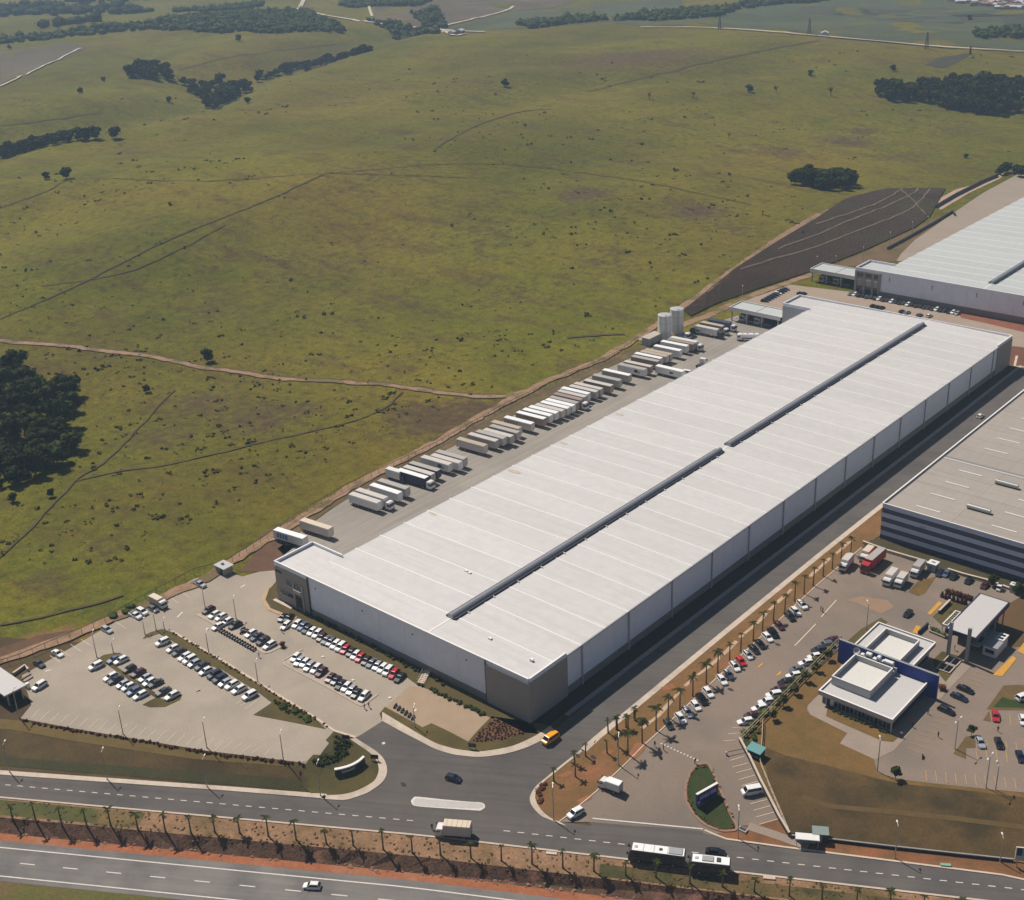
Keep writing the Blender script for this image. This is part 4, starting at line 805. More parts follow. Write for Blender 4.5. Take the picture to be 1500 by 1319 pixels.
wallthing('low paved ramp wall beside the flat-roofed shelter',[(32,996),(46,988),(48,993),(36,1000)],.4,.4,M_PATH)
t=thing('shed','small grey utility shed beside the brown dirt patch','shed',P(329,838));part('wall',bx(-2.2,2.2,-1.6,1.6,0,2.4),M_TAUPE,t);part('roof',bx(-2.6,2.6,-2,2,2.4,2.6),M_LGREY,t);part('tank',MB().cyl((-.6,0,2.6),(-.6,0,3.3),.5,n=10),M_LGREY,t);part('door',bx(.3,1.2,-1.66,-1.6,0,2),M_VDARK,t)
# small huts by the road
t=thing('turquoise_kiosk','small kiosk with a turquoise roof behind the hedge fence','kiosk',P(1107,1108));part('wall',bx(-1.7,1.7,-1.2,1.2,0,2.1),M_DARKW,t)
mb=MB();mb.add([(-2,-1.5,2.1),(2,-1.5,2.1),(2,1.4,2.5),(-2,1.4,2.5),(-2,-1.5,2.25),(2,-1.5,2.25),(2,1.4,2.65),(-2,1.4,2.65)],[(4,5,6,7),(0,1,5,4),(1,2,6,5),(2,3,7,6),(3,0,4,7),(3,2,1,0)]);part('roof',mb,flat('turquoise_sheet',(82,138,136),.5),t);part('counter',bx(-1.5,1.5,-1.5,-1.2,.9,1.0),M_LGREY,t)
t=thing('bus_shelter','white-roofed bus shelter on the road shoulder below the office lawn','bus shelter',P(1182,1239),math.atan2(.517,.856));part('roof',MB().bbox(-2.6,2.6,-1.1,1.1,2.4,2.6,.06),M_WHITE,t);part('back_panel',bx(-2.5,2.5,.9,1.0,.3,2.4),M_GREY,t)
for x in (-2.3,2.3): part('post',bx(x-.07,x+.07,-.9,-.76,0,2.4),M_STEEL,t)
part('bench',bx(-1.8,1.8,.3,.8,.42,.5),M_LGREY,t)
t=thing('utility_hut','small grey-green utility hut behind the bus shelter','hut',P(1201,1229),math.atan2(.517,.856));part('wall',bx(-1.6,1.6,-1.2,1.2,0,2.2),M_DARKW,t);part('roof',bx(-1.8,1.8,-1.4,1.4,2.2,2.4),flat('hut_roof',(120,132,128),.7),t);part('door',bx(-.4,.4,-1.26,-1.2,0,1.9),M_GREY,t)
t=thing('bench','pale green slab bench on the orange verge beside the road','bench',P(1385,1269),math.atan2(.517,.856));part('seat',MB().bbox(-1.1,1.1,-.4,.4,.35,.5,.04),flat('mint_concrete',(120,160,136),.7),t)
for x in (-.8,.8): part('leg',bx(x-.12,x+.12,-.3,.3,0,.35),M_LGREY,t)
t=thing('concrete_slab','pale concrete slab lying on the median by the palms','slab',P(1127,1287),math.atan2(.517,.856));part('top',MB().bbox(-1.3,1.3,-.5,.5,0,.35,.05),M_KERB,t)
t=thing('concrete_slab','pale drain box beside the green sign island and road','drain box',P(1088,1217));part('top',MB().bbox(-1.1,1.1,-.6,.6,0,.5,.08),M_LGREY,t);part('grate',bx(-.8,.8,-.4,.4,.5,.54),M_VDARK,t)
t=thing('concrete_slab','pale concrete slab on the median beside the long coach','slab',P(808,1251),math.atan2(.517,.856));part('top',MB().bbox(-1.2,1.2,-.4,.4,0,.3,.05),M_KERB,t)
# signs: billboard, island sign, curved entrance sign
t=thing('billboard','turquoise and dark billboard on posts at the right edge by the road','billboard',P(1500,1272),math.atan2(.517,.856))
part('frame',bx(-2.2,2.6,-.1,.12,2.2,5.6),M_WHITE,t);part('dark_panel',bx(-2.0,-.9,-.16,-.1,3.4,5.4),M_DNAVY,t);part('turquoise_panel',bx(-.88,2.4,-.16,-.1,3.4,5.4),flat('turquoise_print',(96,176,186),.5),t);part('caption_panel',bx(-2.0,2.4,-.15,-.1,2.3,3.3),M_LGREY,t)
for x in (-1.6,2.0): part('post',bx(x-.1,x+.1,-.1,.1,0,2.2),M_STEEL,t)
a=P(1020,1184);b=P(1050,1164);dv=(b-a);t=thing('monument_sign','dark blue free-standing sign with white top on the green island','sign',a.lerp(b,.5),math.atan2(dv.y,dv.x));hl=dv.length/2
part('panel',bx(-hl,hl,-.25,.25,.3,3.6),flat('sign_blue',(36,38,112),.5),t);part('coping',bx(-hl-.05,hl+.05,-.3,.3,3.6,3.75),M_COPE,t);part('foot',bx(-hl+.3,hl-.3,-.2,.2,0,.3),M_GREY,t)
mb=MB();x=-hl+.8;random.seed(3)
while x<hl-.6:
    w_=random.uniform(.35,.6);z0=1.7
    k=random.choice('OIHUNE');e=.14
    mb.box(x,x+e,-.28,-.25,z0,z0+1.1)
    if k!='I': mb.box(x+w_-e,x+w_,-.28,-.25,z0,z0+.8)
    if k in'OE': mb.box(x+e,x+w_-e,-.28,-.25,z0,z0+e).box(x+e,x+w_-e,-.28,-.25,z0+.7,z0+.8)
    if k=='H': mb.box(x+e,x+w_-e,-.28,-.25,z0+.3,z0+.38)
    if k=='U': mb.box(x+e,x+w_-e,-.28,-.25,z0,z0+e)
    x+=w_+.14
part('lettering',mb,flat('lilac_letters',(196,196,226),.6),t);part('emblem',bx(-hl+.2,-hl+.9,-.28,-.25,.8,1.5),MATS['lilac_letters'],t)
pts=[P(x,y) for x,y in [(491,1137),(502,1135),(515,1131),(526,1125),(534,1118)]];pts=spline(pts,4);t=thing('entrance_sign','curved dark entrance sign wall with white top on the corner lawn','sign')
part('wall',strip_mesh(pts,.25,.25,0,1.9,1.),M_DARKW,t);part('coping',strip_mesh(pts,.32,.32,1.9,.22,1.),M_COPE,t);part('lettering',strip_mesh([p+Vector((.17,-.3,0)) for p in pts[4:-4]],.02,.02,.8,.5,1.),M_LGREY,t)
for nme,l,px in (('notice_board','dark notice board at the corner of the entrance lane','sign',(505,1086)),('notice_board','dark tilted notice board by the paver apron lawn','sign',(691,1098))) and [] : pass
for l,px in (('dark notice panel on posts where the entrance lane meets the lawn',(507,1086)),('small dark notice panel by the bend of the corner lawn',(692,1098)),('small dark red panel at the edge of the sign lawn',(549,1115))):
    t=thing('notice_board',l,'sign',P(*px),.5);part('panel',bx(-1,1,-.06,.06,.7,1.9),M_DARKW,t)
    for x in (-.8,.8): part('post',bx(x-.06,x+.06,.06,.16,0,1.8),M_STEEL,t)
# planters by the gatehouse
for i,(px,l) in enumerate((((1395,970),'dark square planter pond nearest the right pillar'),((1385,980),'dark square planter pond nearest the blue wall'))):
    q=P(*px);t=thing('planter',l,'planter',q);s_=1.9
    part('rim',MB().box(-s_,s_,-s_,-s_+.25,0,.5).box(-s_,s_,s_-.25,s_,0,.5).box(-s_,-s_+.25,-s_+.25,s_-.25,0,.5).box(s_-.25,s_,-s_+.25,s_-.25,0,.5),M_KERB,t)
    part('water',bx(-s_+.25,s_-.25,-s_+.25,s_-.25,0,.2),M_GLASS,t);part('divider',bx(-.06,.06,-s_+.25,s_-.25,.2,.4),M_GREY,t)
# walls and fences
wallthing('long retaining wall with a pale coping beside the angled parking bays',[(1083,1087),(1113,1147),(1141,1202),(1156,1227)],1.4,.35,M_DARKW,M_KERB,'retaining_wall')
wallthing('low pale-topped wall along the foot of the office lawn',[(1156,1227),(1170,1228),(1190,1229)],.7,.2,M_DARKW,MATS['grey_kerb'],'retaining_wall')
wallthing('long low pale-topped wall between the brown lawn and road shoulder',[(1208,1232),(1300,1243),(1400,1254),(1484,1263)],.8,.15,M_DARKW,MATS['grey_kerb'],'retaining_wall')
def fence(label,pts,hgt,step,mp,mr,rails=(.95,),wd=.06,name='fence',rw=.1,panel=None):
    t=thing(name,label,'fence');pts=[P(*q) for q in pts];L=[]
    for a,b in zip(pts[:-1],pts[1:]):
        n=max(1,round((b-a).length/step));L+=[a.lerp(b,k/n) for k in range(n)]
    L.append(pts[-1]);me=bx(-wd,wd,-wd,wd,-.2,hgt).mesh('post',mp)
    for p in L[:290]: ob('post',me,t,(p.x,p.y,float(h(p.x,p.y))))
    for r in rails: part('rail',strip_mesh(pts,rw/2,rw/2,hgt*r-.06,.1,6.),mr,t)
    if panel: part('mesh_panel',strip_mesh(pts,.012,.012,.1,hgt*.9,6.),panel,t)
    return t
fence('garden fence with a pale top rail beside the angled row of cars',[(1085,1087),(1119,1053),(1170,1001),(1232,940)],2.0,2.4,M_DARKW,flat('pale_rail',(140,128,102),.6),(1.,.5),.06,'garden_fence',.17)
fence('pale post fence between the turquoise kiosk and the office lawn',[(1117,1062),(1116,1085),(1113,1120),(1128,1158),(1155,1222)],1.4,2.4,M_KERB,M_KERB,(1.,.55),.06,'garden_fence',.1)
M_WIRE=flat('fence_wire',(110,104,96),.7)
fence('wire boundary fence along the red dirt track behind the car park',[(-40,990),(30,968),(155,914),(200,887),(285,842),(330,830),(372,804),(440,757)],2.2,3.6,M_WIRE,M_WIRE,(1.,),.05,'boundary_fence',.02)
fence('wire boundary fence along the pink dirt track behind the trailers',[(440,757),(510,716),(640,655),(740,598),(830,556),(900,525),(935,500)],2.2,3.6,M_WIRE,M_WIRE,(1.,),.05,'boundary_fence',.02)
wallthing('dark boundary wall beside the far concrete yard',[(1371,305),(1400,288),(1440,268),(1462,259)],2.2,.5,M_DARKW,None,'boundary_wall')
wallthing('dark boundary wall at the foot of the turned field',[(1300,366),(1330,350),(1365,330),(1395,312),(1399,317)],1.6,.6,M_DARKW,None,'boundary_wall')
# far village
M_TILE=flat('clay_tile',(142,92,74),.8);M_TILE2=flat('dusty_tile',(132,112,104),.8)
random.seed(11)
hm=[]
for k in range(3):
    w_,d_,z_=[(7,9,3.4),(9,8,3.2),(8,12,4.2)][k];wl=bx(-w_/2,w_/2,-d_/2,d_/2,-2,z_).mesh('wall',[flat('house_white',(206,200,196),.8),flat('house_grey',(150,140,138),.8),flat('house_pink',(176,140,124),.8)][k])
    r=MB();e=.5;r.add([(-w_/2-e,-d_/2-e,z_),(w_/2+e,-d_/2-e,z_),(w_/2+e,d_/2+e,z_),(-w_/2-e,d_/2+e,z_),(0,-d_/2-e,z_+1.9),(0,d_/2+e,z_+1.9)],[(0,1,4),(1,2,5,4),(2,3,5),(3,0,4,5),(3,2,1,0)])
    hm.append((wl,[r.mesh('roof',M_TILE),r.mesh('roof',M_TILE2),r.mesh('roof',flat('sheet_roof',(190,190,196),.5))]))
n_=0
for row,(y0,xs,dx) in enumerate(((13,1462,6.5),(9.5,1424,6.2),(6.5,1404,6.),(3.5,1392,6),(1.,1384,6),(-1.5,1380,6))):
    x=xs
    while x<1506:
        q=P(x+random.uniform(-1.5,1.5),y0+(x-1450)*.03+random.uniform(-.7,.7));k=random.randrange(3)
        t=thing('house','small tiled-roof house in the distant village at the upper right','house',q,random.choice((.3,1.87,.35,1.8)),'houses of the distant village')
        ob('wall',hm[k][0],t);ob('roof',random.choice(hm[k][1]),t);x+=dx*random.uniform(.85,1.25);n_+=1
for l,px,kk in (('white farm building by the road fork on the far ridge',(662,51),0),('long white farm shed by the road fork on the far ridge',(674,50),2),('lone white house beside the pale road on the far ridge',(908,31),0),('white roadside hut where the track meets the far road',(1208,53),0)):
    q=P(*px);t=thing('farm_building',l,'farm building',q,.4);ob('wall',hm[kk][0],t);ob('roof',hm[kk][1][2],t)
# pylons
def pylon(px,top,l):
    q=P(*px);k=q.copy();hh=20
    for z in range(8,50):
        if proj((q.x,q.y,q.z+z))[1]<=top: hh=z;break
    t=thing('power_pylon',l,'pylon',q,-.7,'power line pylons');b=hh*.09;mb=MB()
    for sx in(-1,1):
        for sy in(-1,1): mb.cyl((sx*b,sy*b,0),(sx*.25,sy*.25,hh),.28,.16,4)
    for i in range(6):
        z0=hh*i/6;z1=hh*(i+1)/6;r0=b*(1-i/6)+.25*i/6;r1=b*(1-(i+1)/6)+.25*(i+1)/6
        mb.cyl((-r0,-r0,z0),(r1,-r1,z1),.12,n=4).cyl((r0,r0,z0),(-r1,r1,z1),.12,n=4)
    part('tower',mb,M_VDARK,t)
    for z in (.78,.9): part('crossarm',MB().cyl((-hh*.16,0,hh*z),(hh*.16,0,hh*z),.2,n=4),M_VDARK,t)
pylon((1054,44),24,'lattice power pylon beside the far road, leftmost of the line');pylon((1185,52),28,'lattice power pylon beside the far road, second of the line');pylon((1357,72),48,'lattice power pylon beside the far road, third of the line');pylon((1421,80),68,'short lattice power pylon beside the far road crossing')
# ---------------------------------------------------------------- vehicles
def paint(name,c,metal=.0): return flat('paint_'+name,c,.28,metal,.5,.6)
PAINT={'w':('white',paint('white',(226,225,224))),'s':('silver',paint('silver',(176,180,186),.3)),'g':('grey',paint('grey',(104,106,112),.2)),'k':('black',paint('black',(22,22,26))),
 'd':('dark grey',paint('dark_grey',(48,50,56),.1)),'n':('navy',paint('navy',(24,30,58))),'b':('blue-grey',paint('blue_grey',(92,106,132),.2)),'m':('maroon',paint('maroon',(74,26,34))),'r':('red',paint('red',(186,26,36))),'o':('dark green',paint('dark_green',(40,48,40))),'y':('yellow',paint('yellow',(236,160,18)))}
M_PLACE=PAINT['w'][1];M_HL=flat('lamp_lens',(214,214,208),.15);M_TL=flat('tail_lens',(120,16,16),.2);M_RIM=flat('wheel_rim',(150,152,156),.35,.4);M_TRIM=flat('black_trim',(26,26,28),.6)
def loft(mb,st_,mi=0):
    R=[]
    for (x,zb,zm,zt,wd) in st_: R.append([(x,-wd*.94,zb),(x,-wd,zb+.12),(x,-wd,zm),(x,-wd*.9,zt),(x,wd*.9,zt),(x,wd,zm),(x,wd,zb+.12),(x,wd*.94,zb)])
    n=8;v=[p for r in R for p in r];f=[]
    for i in range(len(R)-1):
        for j in range(n): f.append((i*n+j,i*n+(j+1)%n,(i+1)*n+(j+1)%n,(i+1)*n+j))
    f+=[tuple(range(n-1,-1,-1)),tuple((len(R)-1)*n+j for j in range(n))]
    return mb.add(v,f,mi)
def green(mb,xf,xtf,xtr,xr,zb,zt,wb,wt):
    v=[(xf,-wb,zb),(xf,wb,zb),(xr,wb,zb),(xr,-wb,zb),(xtf,-wt,zt-.05),(xtf,wt,zt-.05),(xtr,wt,zt-.05),(xtr,-wt,zt-.05),(xtf-.12,-wt+.1,zt),(xtf-.12,wt-.1,zt),(xtr+.12,wt-.1,zt),(xtr+.12,-wt+.1,zt)]
    f=[(8,9,10,11)]
    for i in range(4):
        j=(i+1)%4;f+=[(i,j,4+j,4+i),(4+i,4+j,8+j,8+i)]
    return mb.add(v,f)
def pane(a,b,c,d,n,off=.018,ins=.1):
    """glass quad set just proud of the four corners a,b (lower) c,d (upper)"""
    P4=[Vector(p) for p in (a,b,c,d)];m=sum(P4,Vector())/4;nn=Vector(n).normalized()*off
    q=[p.lerp(m,ins)+nn for p in P4];return MB().add([tuple(p) for p in q]+[tuple(p-nn*2.5) for p in q],[(0,1,2,3),(7,6,5,4),(0,4,5,1),(1,5,6,2),(2,6,7,3),(3,7,4,0)])
SPEC={# L, W/2, lower-body stations, greenhouse (xf,xtf,xtr,xr,zb,zt,wb,wt)
 'hatchback':([(2.0,.36,.5,.6,.62),(1.88,.24,.62,.72,.78),(.95,.2,.78,.93,.84),(-1.4,.2,.8,.95,.85),(-1.85,.24,.78,.92,.82),(-1.98,.36,.6,.74,.74)],(1.0,.3,-1.45,-1.88,.9,1.47,.8,.6)),
 'sedan':([(2.25,.36,.5,.6,.62),(2.1,.24,.62,.72,.8),(1.05,.2,.78,.91,.86),(-1.3,.2,.8,.94,.87),(-2.05,.24,.78,.93,.83),(-2.2,.38,.6,.78,.74)],(1.05,.35,-.95,-1.55,.9,1.43,.82,.6)),
 'SUV':([(2.2,.4,.6,.72,.7),(2.08,.28,.75,.9,.86),(1.1,.26,.95,1.06,.92),(-1.7,.26,.95,1.08,.92),(-2.1,.3,.92,1.05,.88),(-2.22,.42,.7,.85,.8)],(1.15,.5,-1.75,-2.1,1.03,1.72,.87,.7)),
 'estate car':([(2.2,.36,.5,.62,.62),(2.05,.24,.62,.74,.8),(1.0,.2,.78,.93,.86),(-1.6,.2,.8,.95,.87),(-2.1,.24,.78,.92,.84),(-2.22,.36,.6,.74,.76)],(1.05,.3,-1.6,-2.08,.9,1.5,.82,.62)),
 'pickup':([(2.5,.42,.6,.74,.7),(2.35,.3,.75,.92,.86),(1.3,.28,.95,1.05,.9),(-.6,.28,.95,1.06,.9),(-2.45,.3,.92,1.04,.88),(-2.52,.42,.7,.85,.82)],(1.3,.7,-.45,-.7,1.02,1.68,.85,.68)),
 'van':([(2.4,.4,.7,.8,.78),(2.28,.28,.9,1.05,.92),(1.75,.26,1.05,1.2,.95),(-2.2,.26,1.1,1.2,.95),(-2.4,.3,1.05,1.2,.93),(-2.44,.4,.8,.95,.88)],(1.85,1.2,-2.15,-2.38,1.17,2.05,.92,.82))}
WHEEL={}
def wheel_mesh(r,wd=.2):
    k=(r,wd)
    if k not in WHEEL:
        mb=MB().cyl((0,-wd/2,0),(0,wd/2,0),r,n=12,mi=0);mb.cyl((0,-wd/2-.012,0),(0,-wd/2+.02,0),r*.6,n=10,mi=1).cyl((0,wd/2-.02,0),(0,wd/2+.012,0),r*.6,n=10,mi=1)
        WHEEL[k]=mb.mesh('wheel',[M_BLK,M_RIM])
    return WHEEL[k]
CARM={}
def car_meshes(kind):
    if kind in CARM: return CARM[kind]
    st_,g=SPEC[kind];body=MB();loft(body,st_);green(body,*g);xf,xtf,xtr,xr,zb,zt,wb,wt=g
    if kind=='pickup': body.box(-2.3,-.85,-.7,.7,1.0,1.075,1)
    L=[('windscreen',pane((xf,-wb,zb),(xf,wb,zb),(xtf,wt,zt-.06),(xtf,-wt,zt-.06),(zt-zb,0,xf-xtf)),M_GLASS),
       ('rear_window',pane((xr,wb,zb),(xr,-wb,zb),(xtr,-wt,zt-.06),(xtr,wt,zt-.06),(-(zt-zb),0,xtr-xr)),M_GLASS)]
    for s_ in (-1,1):
        L.append(('side_window',pane((xf,s_*wb,zb),(xr,s_*wb,zb),(xtr,s_*wt,zt-.06),(xtf,s_*wt,zt-.06),(0,s_*(zt-zb),wb-wt),.018,.12),M_GLASS))
        x=st_[1][0];z=st_[1][2];w_=st_[1][4];L.append(('headlight',MB().box(x-.1,x+.06,min(s_*w_*.5,s_*w_*.88),max(s_*w_*.5,s_*w_*.88),z-.08,z+.07),M_HL))
        x=st_[-2][0];z=st_[-2][2];w_=st_[-2][4];L.append(('tail_light',MB().box(x-.1,x+.1,min(s_*w_*.6,s_*w_*.95),max(s_*w_*.6,s_*w_*.95),z-.05,z+.12),M_TL))
        L.append(('mirror',MB().box(xf-.25,xf-.1,min(s_*(wb+.02),s_*(wb+.2)),max(s_*(wb+.02),s_*(wb+.2)),zb+.02,zb+.16),M_TRIM))
    r=.36 if kind in('SUV','pickup','van') else .31;wm=wheel_mesh(r);yw=st_[2][4]-.1
    Wh=[(st_[1][0]-.55,s_*yw,r) for s_ in(-1,1)]+[(st_[-2][0]+.6,s_*yw,r) for s_ in(-1,1)]
    me=body.mesh('body',[M_PLACE,M_TRIM]);
    CARM[kind]=(me,[(n,m.mesh(n,mt)) for n,m,mt in L],wm,Wh);return CARM[kind]
def setpaint(o,m): o.material_slots[0].link='OBJECT';o.material_slots[0].material=m
def car(kind,col,loc,rz,label,group=None,scale=1.):
    cn,m=PAINT[col];me,L,wm,Wh=car_meshes(kind)
    t=thing('car' if kind not in('van','pickup') else kind,label,'car' if kind not in('van','pickup') else kind,loc,rz,group);t.scale=(scale,)*3
    b=ob('body',me,t);setpaint(b,m)
    for n,mm in L: ob(n,mm,t)
    for p in Wh: ob('wheel',wm,t,p)
    return t
SMALLM={}
def far_car(col,loc,rz,label,group):
    if 's' not in SMALLM:
        mb=MB();st_,g=SPEC['hatchback'];loft(mb,st_);green(mb,*g);xf,xtf,xtr,xr,zb,zt,wb,wt=g
        for m in (pane((xf,-wb,zb),(xf,wb,zb),(xtf,wt,zt-.06),(xtf,-wt,zt-.06),(zt-zb,0,xf-xtf)),pane((xr,wb,zb),(xr,-wb,zb),(xtr,-wt,zt-.06),(xtr,wt,zt-.06),(-(zt-zb),0,xtr-xr)),pane((xf,-wb,zb),(xr,-wb,zb),(xtr,-wt,zt-.06),(xtf,-wt,zt-.06),(0,-(zt-zb),wb-wt)),pane((xf,wb,zb),(xr,wb,zb),(xtr,wt,zt-.06),(xtf,wt,zt-.06),(0,(zt-zb),wb-wt))): mb.add(m.v,m.f,1)
        for x in(-1.25,1.3):
            for s_ in(-.8,.8): mb.cyl((x,s_-.1,.3),(x,s_+.1,.3),.31,n=8,mi=2)
        SMALLM['s']=mb.mesh('car',[M_PLACE,M_GLASS,M_BLK])
    o=ob('car',SMALLM['s'],None,loc,rz);setpaint(o,PAINT[col][1]);return tag(o,label,'car',group)
def ang(a,b): a=P(*a);b=P(*b);return math.atan2(b.y-a.y,b.x-a.x)
KN={'h':'hatchback','s':'sedan','u':'SUV','e':'estate car','p':'pickup','v':'van'}
def row(cars,rz,end,where,group):
    """cars: (px,py,colour+kind) in order"""
    for i,(x,y,c) in enumerate(cars):
        k=KN[c[1]];lab=f"{PAINT[c[0]][0]} {k}, {ORD(i)} from {end} in the {where}"
        car(k,c[0],P(x,y,.55),rz+random.uniform(-.035,.035),lab,group)
cv=lambda f,L:[(*f(x,y),c) for x,y,c in L]
random.seed(5)
a1=ang(C1(690,590),C1(585,640))
row(cv(C1,[(762,573,'bs'),(806,580,'we'),(862,636,'kh'),(920,664,'me'),(968,698,'sh'),(995,725,'wh'),(1037,733,'ds'),(1088,787,'ds'),(1146,815,'we')]),a1,'upper left end','upper file beside the grassy island','cars parked along the car park island')
row(cv(C1,[(640,618,'wu'),(738,690,'we'),(770,710,'ks'),(820,740,'sh'),(856,757,'wh'),(893,785,'be'),(936,812,'we')]),a1,'upper left end','lower file beside the grassy island','cars parked along the car park island')
def D2(L): return [(C2(x,y)[0],C2(x,y)[1],c) for x,y,c in L]
row(cv(C1,[(1083,460,'wu'),(1152,502,'wh'),(1193,524,'ds'),(1232,556,'we'),(1264,577,'wu'),(1295,600,'sh'),(1344,617,'ds')])+D2([(97,652,'wh'),(155,676,'nu'),(192,703,'nu'),(226,730,'sh'),(272,743,'we'),(318,774,'we'),(390,815,'wu')]),a1,'upper left end','row below the grass strip','cars parked below the grass strip')
a2=ang(C2(165,225),C2(70,275))
row(D2([(116,245,'me'),(155,277,'wh'),(200,292,'wh'),(240,322,'wh'),(293,346,'ke'),(398,402,'wh'),(437,424,'ns'),(478,452,'du'),(522,479,'we')]),a2,'upper left end','row above the motorcycles','cars parked on the paved margin')
car('hatchback','w',P(*C2(178,355),.55),a2,'white hatchback at the head of the line of motorcycles','cars parked on the paved margin')
a3=ang(C2(670,325),C2(610,375))
row(D2([(610,298,'kh'),(648,298,'ks'),(632,348,'we'),(706,338,'wh'),(745,352,'bs'),(774,372,'ds'),(806,388,'wh'),(842,402,'we'),(868,428,'mh'),(902,444,'gs'),(930,458,'gh'),(962,474,'we'),(996,492,'wu'),(1026,508,'rh'),(1066,528,'kh'),(1096,545,'wh'),(1126,562,'rh'),(1166,584,'kh'),(1203,598,'gs'),(1240,617,'sh'),(1276,632,'we'),(1311,652,'wu'),(1350,670,'re'),(1390,694,'ks')]),a3,'tower end','row under the warehouse wall','cars parked under the warehouse front wall')
row(D2([(697,560,'wh'),(722,588,'se'),(758,597,'wh'),(788,622,'se'),(833,635,'we'),(866,658,'me'),(928,698,'mh'),(964,715,'kh'),(996,742,'ks'),(1034,757,'wh'),(1068,780,'sh'),(1100,802,'kh'),(1152,818,'we')]),a3,'upper left end','row beside the entrance lane','cars parked beside the entrance lane')
a4=ang(C1(215,575),C1(305,630))
for (x,y),k,c,l in ((C1(260,602),'sedan','d','dark grey sedan parked alone in the corner by the shelter'),(C1(383,533),'sedan','w','white sedan parked alone by the dirt track fence near the shelter'),(C1(712,375),'estate car','s','silver estate car parked alone by the dirt track fence'),
  (C1(902,281),'pickup','w','white pickup parked at the fence, lower of the pair'),(C1(946,257),'SUV','w','white SUV parked at the fence between pickup and grey car'),(C1(1022,238),'hatchback','g','grey hatchback parked beside the cream minibus'),(C1(1330,72),'pickup','s','silver pickup parked alone at the upper end of the fence')):
    car(k,c,P(x,y,.6),a4,l,'cars parked along the dirt track fence')
car('SUV','w',P(*C1(262,748),.7),ang(C1(310,715),C1(215,775)),'white SUV stopped in front of the ticket box')
# service road and junction traffic
car('hatchback','n',P(664,1140,.5),ang((654,1137),(676,1143)),'dark navy hatchback crossing the road junction above the painted island')
car('van','y',P(806,1082,.8),ang((812,1077),(797,1088)),'yellow van leaving the shadowed warehouse road')
car('SUV','w',P(843,1191,.7),ang((853,1186),(833,1199)),'white SUV waiting at the tip of the palm verge')
car('van','w',P(1101,1158,.9),ang((1090,1161),(1113,1156))+math.pi,'white van parked in the angled bays by the retaining wall')
car('hatchback','w',P(457,1298,.55),ang((470,1298),(445,1297)),'white hatchback driving on the lower highway')
car('sedan','k',P(1048,1248.5,.5),ang((1030,1246),(1060,1250)),'black car passing behind the shorter coach')
far_car('w',P(1436,609.5,.6),math.pi/2,'white car alone on the road between the warehouses',None)
# right complex
C6=lambda x,y:(1060+x/6.595,860+y/6.595)
C8=lambda x,y:(900+x/6.595,940+y/6.595)
a5=ang((1090,954.8),(1100,966))
row(cv(C8,[(524,800,'oh'),(640,742,'we'),(706,682,'we'),(786,622,'wh'),(845,562,'ku'),(906,492,'we'),(1040,372,'we'),(1105,318,'sh'),(1164,242,'we'),(1224,192,'rh')])+cv(C6,[(236,658,'wh'),(296,602,'ks'),(354,553,'ks'),(424,488,'we'),(478,448,'ku'),(536,372,'ms'),(640,288,'ku'),(694,238,'we'),(760,178,'wu')]),a5,'lower end','file along the palm verge','cars parked along the palm verge')
a6=ang(C6(745,835),C6(615,858))
row(cv(C6,[(214,1300,'we'),(268,1240,'mh'),(350,1170,'we'),(414,1108,'we'),(488,1045,'wu'),(534,990,'me'),(602,924,'ku'),(680,856,'we'),(710,795,'gs'),(798,732,'we'),(878,672,'wh'),(922,612,'du'),(985,564,'gu'),(1048,514,'me')]),a6,'lower end','file along the garden fence','cars parked along the garden fence')
a7=ang(C5(420,165),C5(560,225))
for (x,y),k,c,l,r in ((C5(488,197),'sedan','k','black sedan, uppermost of three parked beside the office plaza',a7),(C5(428,272),'sedan','n','navy sedan, middle of three parked beside the office plaza',a7),(C5(305,402),'estate car','k','black estate car parked closest to the blue office wall',a7),
   (C5(780,455),'sedan','r','red sedan parked beside the brown grass island',ang(C5(770,400),C5(790,510))),(C5(1050,275),'SUV','w','white SUV at the right edge beside the green patch',ang(C5(1020,285),C5(1075,265))),(C5(1046,498),'hatchback','w','white hatchback at the right edge below the green patch',ang(C5(1020,450),C5(1040,540))),
   (C5(632,708),'sedan','s','silver sedan parked beside the small tree on brown grass',ang(C5(610,665),C5(655,755))),(C5(812,720),'hatchback','k','black rounded hatchback in the middle of the right car park',ang(C5(790,660),C5(835,780))),(C5(1018,850),'hatchback','n','navy hatchback in the lowest bay at the right edge',ang(C5(1000,800),C5(1040,905)))):
    car(k,c,P(x,y,.55),r,l,'cars in the office car park')
car('hatchback','k',P(1330,899,.6),ang((1337,891),(1323,906)),'dark round car driving between the ochre paving and gatehouse')
C9=lambda x,y:(1200+x/5,680+y/5)
a8=ang(C9(1010,800),C9(965,850))
for (x,y),c,l in ((C9(885,800),'n','navy hatchback next to the white kiosk'),(C9(930,803),'b','blue-grey hatchback, second from the white kiosk'),(C9(985,823),'k','black hatchback, third from the white kiosk'),(C9(1095,853),'k','black hatchback parked alone below the striped wall'),(C9(1212,888),'m','maroon hatchback parked beside the conifer')):
    car('hatchback',c,P(x,y,.6),a8,l,'cars below the striped wall')
